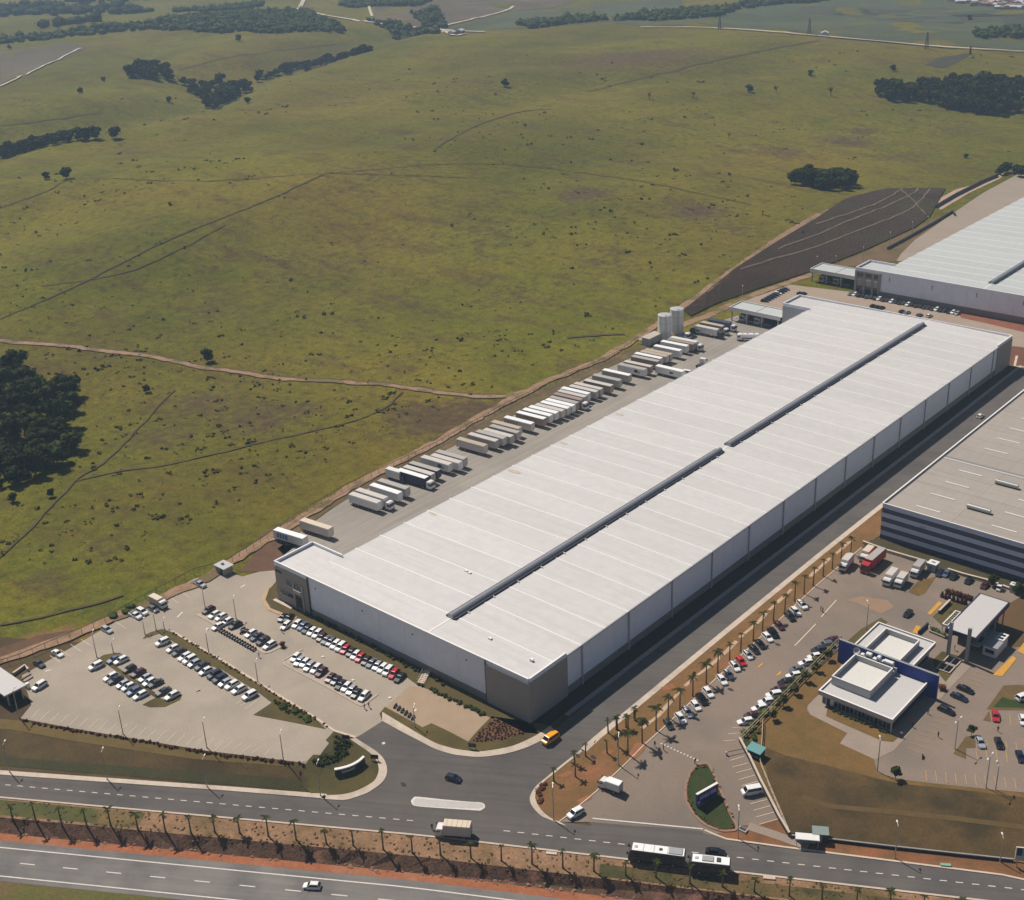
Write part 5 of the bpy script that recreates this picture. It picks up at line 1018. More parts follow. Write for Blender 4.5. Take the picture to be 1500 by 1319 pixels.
# ---------------------------------------------------------------- trucks and trailers
def boxm(name,c): return objvar('box_'+name,c,.03,.5)
BOXC={'white':boxm('white',(214,212,210)),'bright white':boxm('bright_white',(232,231,230)),'cream':boxm('cream',(206,190,168)),'grey':boxm('grey',(168,162,156)),'tan':boxm('tan',(180,164,142)),'brown':boxm('brown',(150,132,118)),'navy':boxm('navy',(30,38,78)),'blue':boxm('blue',(92,112,150)),'pale':boxm('pale',(196,188,180)),'red':boxm('red',(178,28,34)),'dark':boxm('dark',(60,60,66))}
TRM={}
def trailer_meshes(L):
    if L in TRM: return TRM[L]
    box=MB().bbox(-L/2,L/2,-1.25,1.25,1.1,3.92,.05).mesh('cargo_box',M_WHITE)
    roof=MB().bbox(-L/2+.06,L/2-.06,-1.18,1.18,3.92,4.0,.03).mesh('roof',M_WHITE)
    ch=MB().box(-L/2,L/2,-.5,-.35,.8,1.1).box(-L/2,L/2,.35,.5,.8,1.1).box(-L/2,-L/2+.15,-1.1,1.1,.5,.75).box(-L/2+2.2,L/2-4.8,-1.2,-1.15,.5,1.05).box(-L/2+5.,L/2-4.8,1.15,1.2,.5,1.05).mesh('chassis',M_DARKW)
    leg=MB().box(-.08,.08,-.08,.08,.05,.85).box(-.2,.2,-.15,.15,0,.06).mesh('leg',M_GREY)
    door=MB().box(-.03,.0,.02,1.2,1.2,3.85).box(-.06,-.03,.55,.6,1.3,3.8).mesh('door',M_LGREY)
    rib=MB().box(0,.04,-1.275,-1.25,1.15,3.88).mesh('rib',M_LGREY)
    TRM[L]=(box,roof,ch,leg,door);return TRM[L]
def tr_parts(t,L,side,roof,x0=0,z0=0):
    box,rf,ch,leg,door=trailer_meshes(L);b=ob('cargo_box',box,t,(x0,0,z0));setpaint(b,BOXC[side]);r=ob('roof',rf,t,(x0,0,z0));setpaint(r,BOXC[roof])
    ob('chassis',ch,t,(x0,0,z0));d=ob('door',door,t,(x0-L/2-.01,0,z0));setpaint(d,BOXC[side]);d=ob('door',door,t,(x0-L/2-.01,0,z0));d.scale=(1,-1,1);setpaint(d,BOXC[side])
    wm=wheel_mesh(.5,.5)
    for k in range(3):
        for s_ in(-1,1): ob('wheel',wm,t,(x0-L/2+1.6+k*1.25,s_*.95,.5))
    return leg
def cab_parts(t,x,col,wd=1.22,long=2.3,hh=3.0):
    """truck cab with its rear at x"""
    m=BOXC.get(col) or col
    mb=MB();a,b=x,x+long
    pr=[(a,.6),(b,.6),(b+.05,1.4),(b-.25,hh-.35),(b-.6,hh),(a,hh)]
    v=[(p[0],-wd,p[1]) for p in pr]+[(p[0],wd,p[1]) for p in pr];n=len(pr)
    mb.add(v,[tuple(range(n)),tuple(range(2*n-1,n-1,-1))]+[(i,n+i,n+(i+1)%n,(i+1)%n) for i in range(n)]);o=part('cab',mb,m,t)
    part('windscreen',pane((b+.05,-wd,1.45),(b+.05,wd,1.45),(b-.25,wd,hh-.4),(b-.25,-wd,hh-.4),(1,0,.2),.02,.08),M_GLASS,t)
    for s_ in(-1,1):
        part('side_window',MB().box(b-1.2,b-.35,min(s_*wd,s_*(wd+.02)),max(s_*wd,s_*(wd+.02)),1.6,hh-.55),M_GLASS,t)
        part('mirror',MB().box(b-.1,b+.12,min(s_*(wd+.05),s_*(wd+.28)),max(s_*(wd+.05),s_*(wd+.28)),1.7,2.3),M_TRIM,t);part('headlight',MB().box(b-.02,b+.08,min(s_*.6,s_*1.05),max(s_*.6,s_*1.05),.75,.95),M_HL,t)
    part('bumper',MB().box(b-.1,b+.12,-wd,wd,.35,.62),M_DARKW,t)
    wm=wheel_mesh(.48,.3)
    for s_ in(-1,1): ob('wheel',wm,t,(b-.75,s_*(wd-.18),.48))
def semi(t,L,side,roof,cabc):
    tr_parts(t,L,side,roof,0,.05);cab_parts(t,L/2+.5,cabc,1.22,2.1,3.0 if cabc!='red' else 3.5);part('frame',MB().box(L/2-3,L/2+2.2,-.45,.45,.6,.95),M_DARKW,t)
    wm=wheel_mesh(.5,.5)
    for s_ in(-1,1): ob('wheel',wm,t,(L/2-1.2,s_*.95,.5))
def box_truck(loc,rz,label,L=5.6,side='white',roof='white',cabc='white',group=None,hh=3.3,wd=1.15):
    t=thing('box_truck',label,'truck',loc,rz,group);xa=-L/2-1
    b=part('cargo_box',MB().bbox(xa,xa+L,-wd,wd,.95,hh,.05),BOXC[side],t);part('roof',MB().bbox(xa+.05,xa+L-.05,-wd+.06,wd-.06,hh,hh+.07,.03),BOXC[roof],t)
    part('chassis',MB().box(xa,xa+L+1.5,-.4,.4,.6,.95).box(xa,xa+.12,-wd,wd,.45,.65),M_DARKW,t);cab_parts(t,xa+L+.15,cabc,wd-.1,1.75,2.5)
    part('door',MB().box(xa-.04,xa-.005,-wd+.08,wd-.08,1.05,hh-.1),M_LGREY,t)
    wm=wheel_mesh(.45,.4)
    for s_ in(-1,1): ob('wheel',wm,t,(xa+1.5,s_*(wd-.22),.45))
    if L>6.2:
        for k in range(5): part('roof_rib',MB().box(xa+.8+k*(L-1.6)/4-.04,xa+.8+k*(L-1.6)/4+.04,-wd+.08,wd-.08,hh+.07,hh+.12),BOXC['tan'],t)
    return t
T1=lambda x,y:(380+x/4.6875,640+y/4.6875)
T2=lambda x,y:(640+x/4.6875,520+y/4.6875)
T3=lambda x,y:(880+x/5,420+y/5)
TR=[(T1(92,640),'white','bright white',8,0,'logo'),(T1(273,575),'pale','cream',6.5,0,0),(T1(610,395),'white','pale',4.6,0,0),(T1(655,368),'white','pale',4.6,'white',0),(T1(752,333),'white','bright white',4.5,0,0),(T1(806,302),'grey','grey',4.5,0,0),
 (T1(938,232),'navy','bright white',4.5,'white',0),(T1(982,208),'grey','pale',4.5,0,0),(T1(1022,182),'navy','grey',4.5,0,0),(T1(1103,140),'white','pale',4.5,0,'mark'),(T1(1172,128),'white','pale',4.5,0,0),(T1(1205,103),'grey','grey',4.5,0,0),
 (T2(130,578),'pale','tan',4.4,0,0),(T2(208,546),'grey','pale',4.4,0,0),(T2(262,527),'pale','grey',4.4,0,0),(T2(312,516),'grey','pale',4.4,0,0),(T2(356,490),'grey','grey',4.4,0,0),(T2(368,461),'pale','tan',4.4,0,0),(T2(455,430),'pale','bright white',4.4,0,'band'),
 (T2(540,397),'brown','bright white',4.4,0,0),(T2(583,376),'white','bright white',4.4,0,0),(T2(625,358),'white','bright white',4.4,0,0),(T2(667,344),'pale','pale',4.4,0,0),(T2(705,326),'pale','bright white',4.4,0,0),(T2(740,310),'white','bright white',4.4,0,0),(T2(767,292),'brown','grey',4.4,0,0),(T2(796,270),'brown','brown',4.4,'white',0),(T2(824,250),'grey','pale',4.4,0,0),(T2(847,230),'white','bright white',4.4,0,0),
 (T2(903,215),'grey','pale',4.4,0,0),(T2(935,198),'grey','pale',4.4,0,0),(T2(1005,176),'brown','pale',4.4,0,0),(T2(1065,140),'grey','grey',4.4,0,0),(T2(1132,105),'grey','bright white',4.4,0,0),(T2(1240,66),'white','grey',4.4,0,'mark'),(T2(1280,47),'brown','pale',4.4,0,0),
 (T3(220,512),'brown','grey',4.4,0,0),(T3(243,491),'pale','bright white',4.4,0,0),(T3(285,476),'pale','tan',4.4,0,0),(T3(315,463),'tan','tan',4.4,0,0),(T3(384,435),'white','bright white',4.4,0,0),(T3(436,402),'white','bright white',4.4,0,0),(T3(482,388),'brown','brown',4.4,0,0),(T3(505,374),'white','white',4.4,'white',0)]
ylast=-1e9;random.seed(9)
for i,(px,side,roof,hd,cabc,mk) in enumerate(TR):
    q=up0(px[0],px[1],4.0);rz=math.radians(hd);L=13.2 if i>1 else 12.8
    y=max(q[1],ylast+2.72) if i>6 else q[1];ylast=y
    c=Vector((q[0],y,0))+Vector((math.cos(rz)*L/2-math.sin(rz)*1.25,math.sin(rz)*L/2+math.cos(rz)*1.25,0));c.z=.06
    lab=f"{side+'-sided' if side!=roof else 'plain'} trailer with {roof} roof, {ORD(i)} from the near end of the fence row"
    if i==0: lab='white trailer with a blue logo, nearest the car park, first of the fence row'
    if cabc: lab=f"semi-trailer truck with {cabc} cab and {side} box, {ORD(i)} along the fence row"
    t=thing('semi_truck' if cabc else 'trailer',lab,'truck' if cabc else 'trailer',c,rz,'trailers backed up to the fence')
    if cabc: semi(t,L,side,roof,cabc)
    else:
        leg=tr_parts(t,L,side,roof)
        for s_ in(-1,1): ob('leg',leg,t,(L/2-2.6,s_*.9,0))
    if mk=='logo':
        mb=MB();x=-L/2+1.6
        for w_ in (.9,1.0,.8,1.1): mb.box(x,x+w_,-1.275,-1.25,1.7,3.4);x+=w_+.25
        part('logo',mb,flat('logo_blue',(70,132,180),.5),t)
    if mk=='mark': part('logo',MB().box(L/2-5,L/2-3.2,-1.275,-1.25,2.0,3.2).box(L/2-2.9,L/2-2.3,-1.275,-1.25,2.0,2.6),M_DARKW,t)
    if mk=='band':
        mb=MB();
        for k in range(5): mb.box(-L/2+.6+k*1.3,-L/2+1.5+k*1.3,-1.275,-1.25,2.2,3.3)
        part('logo',mb,BOXC['brown'],t)
q=up0(*T3(400,580),4.0);t=thing('trailer','white trailer with dark mark standing apart from the row near the warehouse eave','trailer',(q[0]+6.6,q[1]+1.3,.06),math.radians(2));leg=tr_parts(t,13.2,'white','bright white')
for s_ in(-1,1): ob('leg',leg,t,(4,s_*.9,0))
part('logo',MB().box(.5,2.2,-1.275,-1.25,2.0,2.8),M_DARKW,t)
for px,side,roof,l in ((T3(690,287),'white','pale','pale-roofed semi-trailer truck at the near side of the gate canopy group'),(T3(728,262),'brown','tan','tan-roofed semi-trailer truck in the middle of the gate canopy group'),(T3(783,237),'blue','dark','semi-trailer truck with a dark roof closest to the gate canopy')):
    q=up0(*px,4.0);L=11.5;t=thing('semi_truck',l,'truck',(q[0]+L/2,q[1]+1.3,.06),math.radians(2),'trucks by the far gate canopy');semi(t,L,side,roof,'white' if side!='white' else 'dark')
q=P(*T1(945,298));box_truck(Vector((q.x,q.y,.06)),math.radians(4.5),'short truck with white box and navy front tarpaulin in the trailer row',6.5,'white','bright white','navy',None,3.9)
def cab_only(px,rz,l,c):
    t=thing('truck_cab',l,'truck',P(*px),rz);cab_parts(t,-.5,c);part('frame',MB().box(-4.2,-.4,-.45,.45,.6,.9).box(-2.9,-1.7,-1,1,.9,1.05),M_DARKW,t);wm=wheel_mesh(.5,.5)
    for s_ in(-1,1): ob('wheel',wm,t,(-2.3,s_*.95,.5));ob('wheel',wm,t,(-3.5,s_*.95,.5))
cab_only(T3(688,345),math.radians(185),'dark tractor unit beside the pale semi-trailer near the water tanks','dark');cab_only(T3(735,352),math.radians(185),'white-and-dark tractor unit in front of the gate canopy group','pale');cab_only(T3(628,385),math.radians(5),'white tractor unit behind the far end of the trailer row','white')
cab_only(T3(745,575),math.radians(95),'white tractor unit half hidden behind the warehouse eave','white')
t=thing('tanker_truck','white tanker truck at the warehouse eave below the gate canopy','truck',P(*T3(1078,392)),math.radians(215))
part('tank',MB().cyl((-4.6,0,2.1),(2.2,0,2.1),1.15,n=16),BOXC['bright white'],t);part('hatch',MB().cyl((-2.5,0,3.2),(-2.5,0,3.45),.35,n=10).cyl((.3,0,3.2),(.3,0,3.45),.35,n=10),M_GREY,t);part('frame',MB().box(-4.8,3,-.45,.45,.6,1.1),M_DARKW,t);cab_parts(t,2.6,'white')
for x in (-3.8,-2.6):
    for s_ in(-1,1): ob('wheel',wheel_mesh(.5,.5),t,(x,s_*.9,.5))
car('van','w',P(*T3(640,632),.8),math.radians(10),'white van half hidden at the warehouse eave by the lone trailer')
# right complex trucks
def c9t(cab,back,l,**k):
    a=P(*C9(*back),1.5);b=P(*C9(*cab),1.5);return box_truck(a.lerp(b,.5),math.atan2(b.y-a.y,b.x-a.x),l,**k)
G_='box trucks parked near the striped wall'
c9t((168,760),(228,690),'white box truck nearest the palm verge',L=5.2,roof='pale',group=G_);c9t((325,690),(372,640),'pale box truck half hidden behind the red semi-trailer',L=4.6,side='cream',roof='cream',group=G_)
c9t((490,868),(550,800),'white box truck, larger of the pair in the yard',L=5.2,roof='pale',group=G_);c9t((575,882),(622,825),'white box truck, smaller of the pair in the yard',L=4.2,roof='pale',group=G_,hh=3.0);c9t((690,808),(752,735),'white box truck parked against the wall beside the kiosk',L=5.2,side='pale',roof='grey',group=G_)
a=P(*C9(455,655),2);b=P(*C9(350,745),2);d=(b-a).normalized();rz=math.atan2(d.y,d.x);t=thing('semi_truck','red semi-trailer truck with a grey roof near the palm verge','truck',P(*C9(410,700),1.8),rz);semi(t,9.5,'red','grey','red')
# street trucks and coaches
q=P(664,1217,1.4);box_truck(q,ang((640,1216),(690,1220))+math.pi,'box truck with a ribbed cream roof on the service road',6.3,'pale','cream','white',None,3.6,1.25)
q=P(894,1150,1.4);box_truck(q,ang((905,1156),(880,1146)),'white box truck parked at the edge of the orange verge',3.7,'white','bright white','white',None,2.9,1.05)
q=P(*C1(1055,195),1.2);box_truck(q,a4,'cream box van beside the dirt track fence',4.6,'cream','cream','white',None,2.9,1.1)
def coach(px0,px1,l,L,panes):
    a=up0(*px0,-3+3.4);b=up0(*px1,-3+3.4);rz=math.atan2(a[1]-b[1],a[0]-b[0]);c=Vector(((a[0]+b[0])/2,(a[1]+b[1])/2,0));c.z=float(h(c.x,c.y))+.07
    t=thing('coach',l,'bus',c,rz,'coaches at the kerb');H2=3.4;wd=1.27
    mb=MB();pr=[(-L/2,.4),(L/2-.1,.4),(L/2,.9),(L/2-.05,1.8),(L/2-.5,H2-.1),(L/2-.8,H2),(-L/2+.15,H2),(-L/2,H2-.3)];n=len(pr)
    mb.add([(p[0],-wd,p[1]) for p in pr]+[(p[0],wd,p[1]) for p in pr],[tuple(range(n)),tuple(range(2*n-1,n-1,-1))]+[(i,n+i,n+(i+1)%n,(i+1)%n) for i in range(n)]);part('body',mb,M_BUS,t)
    part('roof',MB().bbox(-L/2+.2,L/2-.85,-1.2,1.2,H2,H2+.08,.04),BOXC['bright white'],t)
    part('windscreen',pane((L/2-.03,-wd,1.6),(L/2-.03,wd,1.6),(L/2-.5,wd,H2-.15),(L/2-.5,-wd,H2-.15),(1,0,.25),.02,.06),M_GLASS,t)
    part('rear_window',MB().box(-L/2-.02,-L/2,-1.0,1.0,1.7,2.8),M_GLASS,t)
    for s_ in(-1,1):
        for k in range(panes):
            x0=-L/2+.3+k*(L-1.4)/panes;part('window',MB().box(x0+.04,x0+(L-1.4)/panes-.04,min(s_*wd,s_*(wd+.02)),max(s_*wd,s_*(wd+.02)),1.65,2.85),M_GLASS,t)
        part('mirror',MB().box(L/2-.1,L/2+.3,min(s_*1.0,s_*1.4),max(s_*1.0,s_*1.4),2.2,2.8),M_TRIM,t)
        for x in (L/2-2.4,-L/2+2.6): ob('wheel',wheel_mesh(.5,.35),t,(x,s_*1.1,.5))
    return t,H2
M_BUS=flat('coach_paint',(60,54,66),.35,0,.5,.3)
t,H2=coach((925,1240),(1000,1249.5),'long white-roofed coach parked at the median kerb',12.4,7)
part('roof_unit',MB().bbox(-5.6,-2.6,-1.0,1.0,H2+.08,H2+.25,.05),M_GREY,t);part('roof_hatch',MB().bbox(-1.2,-.5,-.35,.35,H2+.08,H2+.2,.03),M_DARKW,t);part('roof_hatch',MB().bbox(4.2,4.9,-.35,.35,H2+.08,H2+.2,.03),M_LGREY,t)
for x in (-2.4,.6,2.9): part('roof_rib',MB().box(x-.05,x+.05,-1.15,1.15,H2+.08,H2+.12),M_GREY,t)
t,H2=coach((1015,1256),(1064,1261.5),'shorter white-roofed coach behind the long one',9.0,5)
part('roof_unit',MB().bbox(-.9,1.6,-.8,.8,H2+.08,H2+.3,.06),M_GREY,t);part('roof_hatch',MB().bbox(-2.4,-1.5,-.6,.6,H2+.08,H2+.3,.05),M_DARKW,t);part('roof_hatch',MB().bbox(2.4,3.1,-.35,.35,H2+.08,H2+.22,.03),M_LGREY,t)
# ---------------------------------------------------------------- far car rows
random.seed(21);cols='kdwskgdmwskdnwskd'
for i in range(27):
    f=i/26;far_car(random.choice(cols),P(1246+f*156,431+f*28.5+(-.6 if i%2 else 0),.5),math.radians(-90+random.uniform(-3,3)),f'small parked car, {ORD(i)} from the tower end under the far warehouse wall','cars under the far warehouse wall')
for i,(x,y) in enumerate(((1279,448.5),(1285.5,450),(1291.5,451),(1321.5,456.6),(1329,458),(1347,462),(1361,463))):
    far_car('kdkksgw'[i],P(x,y,.5),math.radians(80),f'small parked car, {ORD(i)} from the left behind the long roof parapet','cars behind the long warehouse')
for i in range(9):
    f=i/8;far_car(random.choice('kdonkbw'),P(1120+f*31,441-f*17,.5),math.radians(20),f'small dark car, {ORD(i)} from the lower end beside the truck gate','cars beside the truck gate')
for i,(x,y) in enumerate(((1172,430),(1177,430.5))): far_car('k',P(x,y,.5),math.radians(80),['left','right'][i]+' of two black cars above the far roof corner','cars above the far roof corner')
t=thing('utility_cart','white utility cart with a canopy beside the conifer','utility cart',P(*C9(1318,925)),a8);part('body',MB().bbox(-1.3,1.3,-.6,.6,.3,.8,.06),M_WHITE,t);part('canopy',MB().bbox(-1.0,.8,-.65,.65,1.75,1.85,.03),M_WHITE,t);part('seat',MB().bbox(-.5,.1,-.5,.5,.8,1.2,.05),M_BLK,t)
for x in(-.9,.7):
    for y in(-.58,.58): part('post',MB().box(x-.03,x+.03,y-.03,y+.03,.8,1.75),M_GREY,t)
for x in(-.85,.85):
    for s_ in(-1,1): ob('wheel',wheel_mesh(.26,.18),t,(x,s_*.55,.26))
# motorcycles
MC=[('wheel',MB().cyl((0,-.06,0),(0,.06,0),.31,n=12).mesh('wheel',M_BLK)),('frame',MB().box(-.35,.4,-.13,.13,.3,.62).box(.35,.72,-.03,.03,.3,.95).box(-.7,-.3,-.03,.03,.28,.4).mesh('frame',M_DARKW)),('tank',MB().bbox(-.05,.42,-.16,.16,.62,.88,.07).mesh('tank',M_PLACE)),('seat',MB().bbox(-.72,-.05,-.14,.14,.66,.8,.05).mesh('seat',M_BLK)),('handlebar',MB().box(.48,.53,-.36,.36,.98,1.03).mesh('handlebar',M_STEEL)),('headlight',MB().box(.62,.72,-.09,.09,.78,.96).mesh('headlight',M_HL))]
def moto(px,rz,l,g,c='r'):
    t=thing('motorcycle',l,'motorcycle',P(*px,.3),rz,g)
    for x in(-.62,.66): ob('wheel',MC[0][1],t,(x,0,.31))
    for n,m in MC[1:]:
        o=ob(n,m,t)
        if n=='tank': setpaint(o,PAINT[c][1])
for i in range(14):
    f=i/13;moto(C2(196+f*225,380+f*128),a2+.2,f'parked motorcycle, {ORD(i)} from the upper end of the line below the paved margin','motorcycles below the paved margin','rkdmkkrkdkbkkr'[i])
for i,(x,y) in enumerate(((345,372),(352,385),(362,384),(373,388),(340,394))): moto(C2(x,y),a2,f'parked motorcycle, {ORD(i)} in the gap between the white and black cars','motorcycles between the cars','kdkrk'[i])
for i in range(6):
    moto((579+5.2*i,1034.5+3.4*i),a3,f'parked motorcycle, {ORD(i)} from the left beside the corner lawn','motorcycles by the corner lawn','dbdkdb'[i])
moto(C5(75,850),1.9,'lone motorcycle on the office car park lane',None,'d')
# ---------------------------------------------------------------- vegetation
def leafmat(name,c1,c2,var=.4):
    m,n,b=newmat(name);oi=n.nodes.new('ShaderNodeObjectInfo');v=posn(n)
    out=mix(n,ramp(n,noise(n,v,.3,5,.75),.35,.65),lin(c1),lin(c2));g=ramp(n,oi.outputs['Random'],0,1)
    out=mix(n,1.,out,mix(n,g,(1-var,)*3,(1+var,1+var,1+var*.7)),'MULTIPLY');n.links.new(out,b.inputs['Base Color'])
    b.inputs['Roughness'].default_value=.7;b.inputs['Specular IOR Level'].default_value=.04;MATS[name]=m;return m
L_DARK=leafmat('dark_foliage',(64,74,30),(27,36,15));L_GREEN=leafmat('green_foliage',(66,78,36),(46,58,28));L_PALM=leafmat('palm_frond',(66,70,34),(48,54,28),.3)
L_RED=leafmat('red_foliage',(98,58,42),(72,44,34));L_OLIVE=leafmat('olive_foliage',(84,84,44),(62,64,34));L_TUFT=leafmat('field_tuft',(80,76,32),(60,57,25));L_BARE=leafmat('bare_twigs',(88,76,62),(70,62,52))
BARK=nm('bark',(92,76,60),(76,62,50),3.,fine=.2)
PBARK=nm('palm_bark',(112,98,80),(96,82,68),3.,fine=.2)
_ico={}
def ico(sub):
    if sub not in _ico:
        bm=bmesh.new();bmesh.ops.create_icosphere(bm,subdivisions=sub,radius=1);_ico[sub]=([v.co.copy() for v in bm.verts],[tuple(v.index for v in f.verts) for f in bm.faces]);bm.free()
    return _ico[sub]
def leafcloud(mb,c,r,n,size,rnd,squash=.8,core=.82,sub=2):
    c=Vector(c)
    if core:
        vs,fs=ico(sub);mb.add([c+Vector((p.x*r*core,p.y*r*core,p.z*r*core*squash))*rnd.uniform(.86,1.08) for p in vs],fs)
    for k in range(n):
        z=rnd.uniform(-.75,1);a=rnd.uniform(0,2*math.pi);s_=math.sqrt(max(0,1-z*z));d=Vector((s_*math.cos(a),s_*math.sin(a),z))
        p=c+Vector((d.x*r,d.y*r,d.z*r*squash))*rnd.uniform(.8,1.08);nn=(d+Vector((rnd.uniform(-.7,.7),rnd.uniform(-.7,.7),rnd.uniform(-.4,.7)))).normalized()
        u=nn.orthogonal().normalized();u=(u*math.cos(a*3)+nn.cross(u)*math.sin(a*3));w_=nn.cross(u);e=size*rnd.uniform(.6,1.3);f=e*rnd.uniform(.5,.9)
        mb.add([p-u*e,p-w_*f+nn*e*.15,p+u*e,p+w_*f+nn*e*.15],[(0,1,2,3)])
def crown_mesh(seed,r,hh,lumps,leaves,size,mat,z0):
    rnd=random.Random(seed);mb=MB();leafcloud(mb,(0,0,z0+hh*.42),r*.62,leaves,size,rnd,hh/r*.62)
    for k in range(lumps):
        a=2*math.pi*k/lumps+rnd.uniform(-.4,.4);q=rnd.uniform(.42,.68)*r;z=z0+hh*rnd.choice((.25,.35,.55,.7));rr=r*rnd.uniform(.34,.5)
        leafcloud(mb,(q*math.cos(a),q*math.sin(a),z),rr,leaves,size,rnd,.8)
    leafcloud(mb,(rnd.uniform(-.2,.2)*r,rnd.uniform(-.2,.2)*r,z0+hh*.78),r*.42,leaves,size,rnd,.7);return mb.mesh('crown',mat)
def trunk_mesh(hh,r):
    mb=MB().cyl((0,0,-.6),(0,.1,hh*.6),r,r*.7,6)
    for k in range(3):
        a=2.1*k;mb.cyl((0,.1,hh*.55),(hh*.28*math.cos(a),hh*.28*math.sin(a),hh*1.05),r*.5,r*.2,5)
    return mb.mesh('trunk',BARK)
CRN=[crown_mesh(s_,4.6,7.6,8,70,.55,L_DARK,1.2) for s_ in (1,2,3,4)];TRK=trunk_mesh(4.5,.28)
CRS=[crown_mesh(s_,4.4,7.6,6,30,.95,L_DARK,.3) for s_ in (11,12,13)]
CRG=[crown_mesh(s_,1.5,2.4,5,34,.3,L_GREEN,1.5) for s_ in (21,22)];TRG=trunk_mesh(2.2,.1)
def tree(p,cm,tm,sc,rz,label,cat='tree',group=None,name='tree',mat=None):
    t=thing(name,label,cat,p,rz,group);t.scale=sc if isinstance(sc,tuple) else (sc,)*3
    c=ob('crown',cm,t);ob('trunk',tm,t)
    if mat: setpaint(c,mat)
    return t
def inpoly(x,y,pl):
    c=False;n=len(pl)
    for i in range(n):
        a,b=pl[i],pl[(i+1)%n]
        if (a[1]>y)!=(b[1]>y) and x<(b[0]-a[0])*(y-a[1])/(b[1]-a[1])+a[0]: c=not c
    return c
def scatter(pxs,sp,seed,maxn=400):
    rnd=random.Random(seed);pl=[(p.x,p.y) for p in W(pxs)];xs=[p[0] for p in pl];ys=[p[1] for p in pl];out=[];cell={}
    for k in range(maxn*40):
        x=rnd.uniform(min(xs),max(xs));y=rnd.uniform(min(ys),max(ys))
        if not inpoly(x,y,pl): continue
        g=(int(x//sp),int(y//sp));ok=True
        for i in(-1,0,1):
            for j in(-1,0,1):
                for q in cell.get((g[0]+i,g[1]+j),()):
                    if (q[0]-x)**2+(q[1]-y)**2<sp*sp: ok=False
        if ok:
            cell.setdefault(g,[]).append((x,y));out.append((x,y))
            if len(out)>=maxn: break
    return out,rnd
def wood(pxs,sp,seed,label,group,meshes,s0,s1,maxn):
    pts,rnd=scatter(pxs,sp,seed,maxn)
    for x,y in pts:
        s_=rnd.uniform(s0,s1);tree(Vector((x,y,float(h(x,y)))),rnd.choice(meshes),TRK,(s_*rnd.uniform(.9,1.15),s_*rnd.uniform(.9,1.15),s_*rnd.uniform(.8,1.2)),rnd.uniform(0,6.28),label,'tree',group)
    return len(pts)
nW=[wood([(-45,575),(0,556),(30,548),(55,560),(60,580),(85,578),(112,590),(118,604),(95,618),(92,636),(118,648),(116,664),(88,674),(72,690),(40,702),(10,716),(-45,720)],7.4,3,'dense dark tree in the wood at the left edge above the trails','trees of the left-hand wood',CRN,.7,1.5,60),
 wood([(1286,140),(1325,134),(1370,128),(1430,124),(1488,126),(1530,134),(1530,160),(1460,170),(1410,163),(1340,150),(1290,146)],9.,4,'dark tree in the oval wood at the upper right of the pasture','trees of the upper right wood',CRS,1.3,1.8,78),
 wood([(1160,270),(1185,278),(1215,280),(1248,278),(1252,266),(1225,268),(1190,264)],5.,5,'dark tree in the isolated clump above the turned field','trees of the isolated clump',CRN,.85,1.35,22),
 wood([(1456,257),(1472,251),(1500,253),(1530,256),(1530,262),(1480,260)],6.,6,'dark tree in the small clump by the far concrete yard','trees by the far yard',CRS,.7,1.,8),
 wood([(-30,240),(0,236),(40,224),(90,211),(168,205),(172,201),(120,203),(60,212),(-30,226)],7.5,7,'dark tree in the lower left strip of valley woodland','trees of the lower valley strip',CRS,.9,1.4,44),
 wood([(190,114),(200,107),(230,103),(256,112),(250,119),(222,119)],8.5,8,'dark tree in the upper grove of the valley woodland','trees of the upper valley grove',CRS,1.2,1.7,18),
 wood([(250,119),(290,128),(320,124),(372,124),(370,132),(345,146),(322,160),(300,162),(297,146),(270,130)],9.,9,'dark tree in the middle of the branching valley woodland','trees of the middle valley wood',CRS,1.1,1.6,36),
 wood([(372,124),(430,107),(480,94),(540,78),(545,74),(480,88),(430,100),(380,115)],6.5,10,'dark tree in the narrow valley strip running to the ridge','trees of the narrow valley strip',CRS,.8,1.15,46)]
# far woods that read as one mass
def mass(name,polys,sp,seed,r0,r1):
    mb=MB()
    for i,pl in enumerate(polys):
        pts,rnd=scatter(pl,sp,seed+i,700)
        for x,y in pts: leafcloud(mb,(x,y,float(h(x,y))+r0*rnd.uniform(.2,.7)),rnd.uniform(r0,r1)*rnd.choice((.7,1,1,1.25)),12,2.,rnd,rnd.uniform(.55,1.),.9,1)
    return stuff(ob(name,mb.mesh(name,L_DARK)))
mass('forest',[[(-40,62),(0,58),(110,47),(222,37),(228,32),(330,21),(420,17),(480,33),(505,49),(400,49),(300,48),(225,43),(110,53),(-40,68)],[(258,17),(290,14),(292,16),(260,19)],[(285,14),(350,9),(385,6),(385,9),(300,17)],[(500,8),(560,-4),(640,-4),(610,10),(560,10)],[(540,32),(600,42),(640,46),(640,50),(560,42)],[(900,31),(960,20),(1080,14),(1060,22),(960,32)],[(1080,8),(1170,-2),(1220,0),(1100,12)],[(600,20),(640,16),(650,40),(625,40)],[(760,36),(860,26),(890,30),(780,42)],[(1425,50),(1500,46),(1540,48),(1540,56),(1440,58)]],10.,50,5,8.5)
mass('forest',[[(-80,20),(60,8),(200,14),(220,18),(60,22),(-80,30)],[(60,38),(140,30),(146,33),(64,42)],[(100,2),(220,-6),(240,-2),(120,6)]],22.,80,9,13)
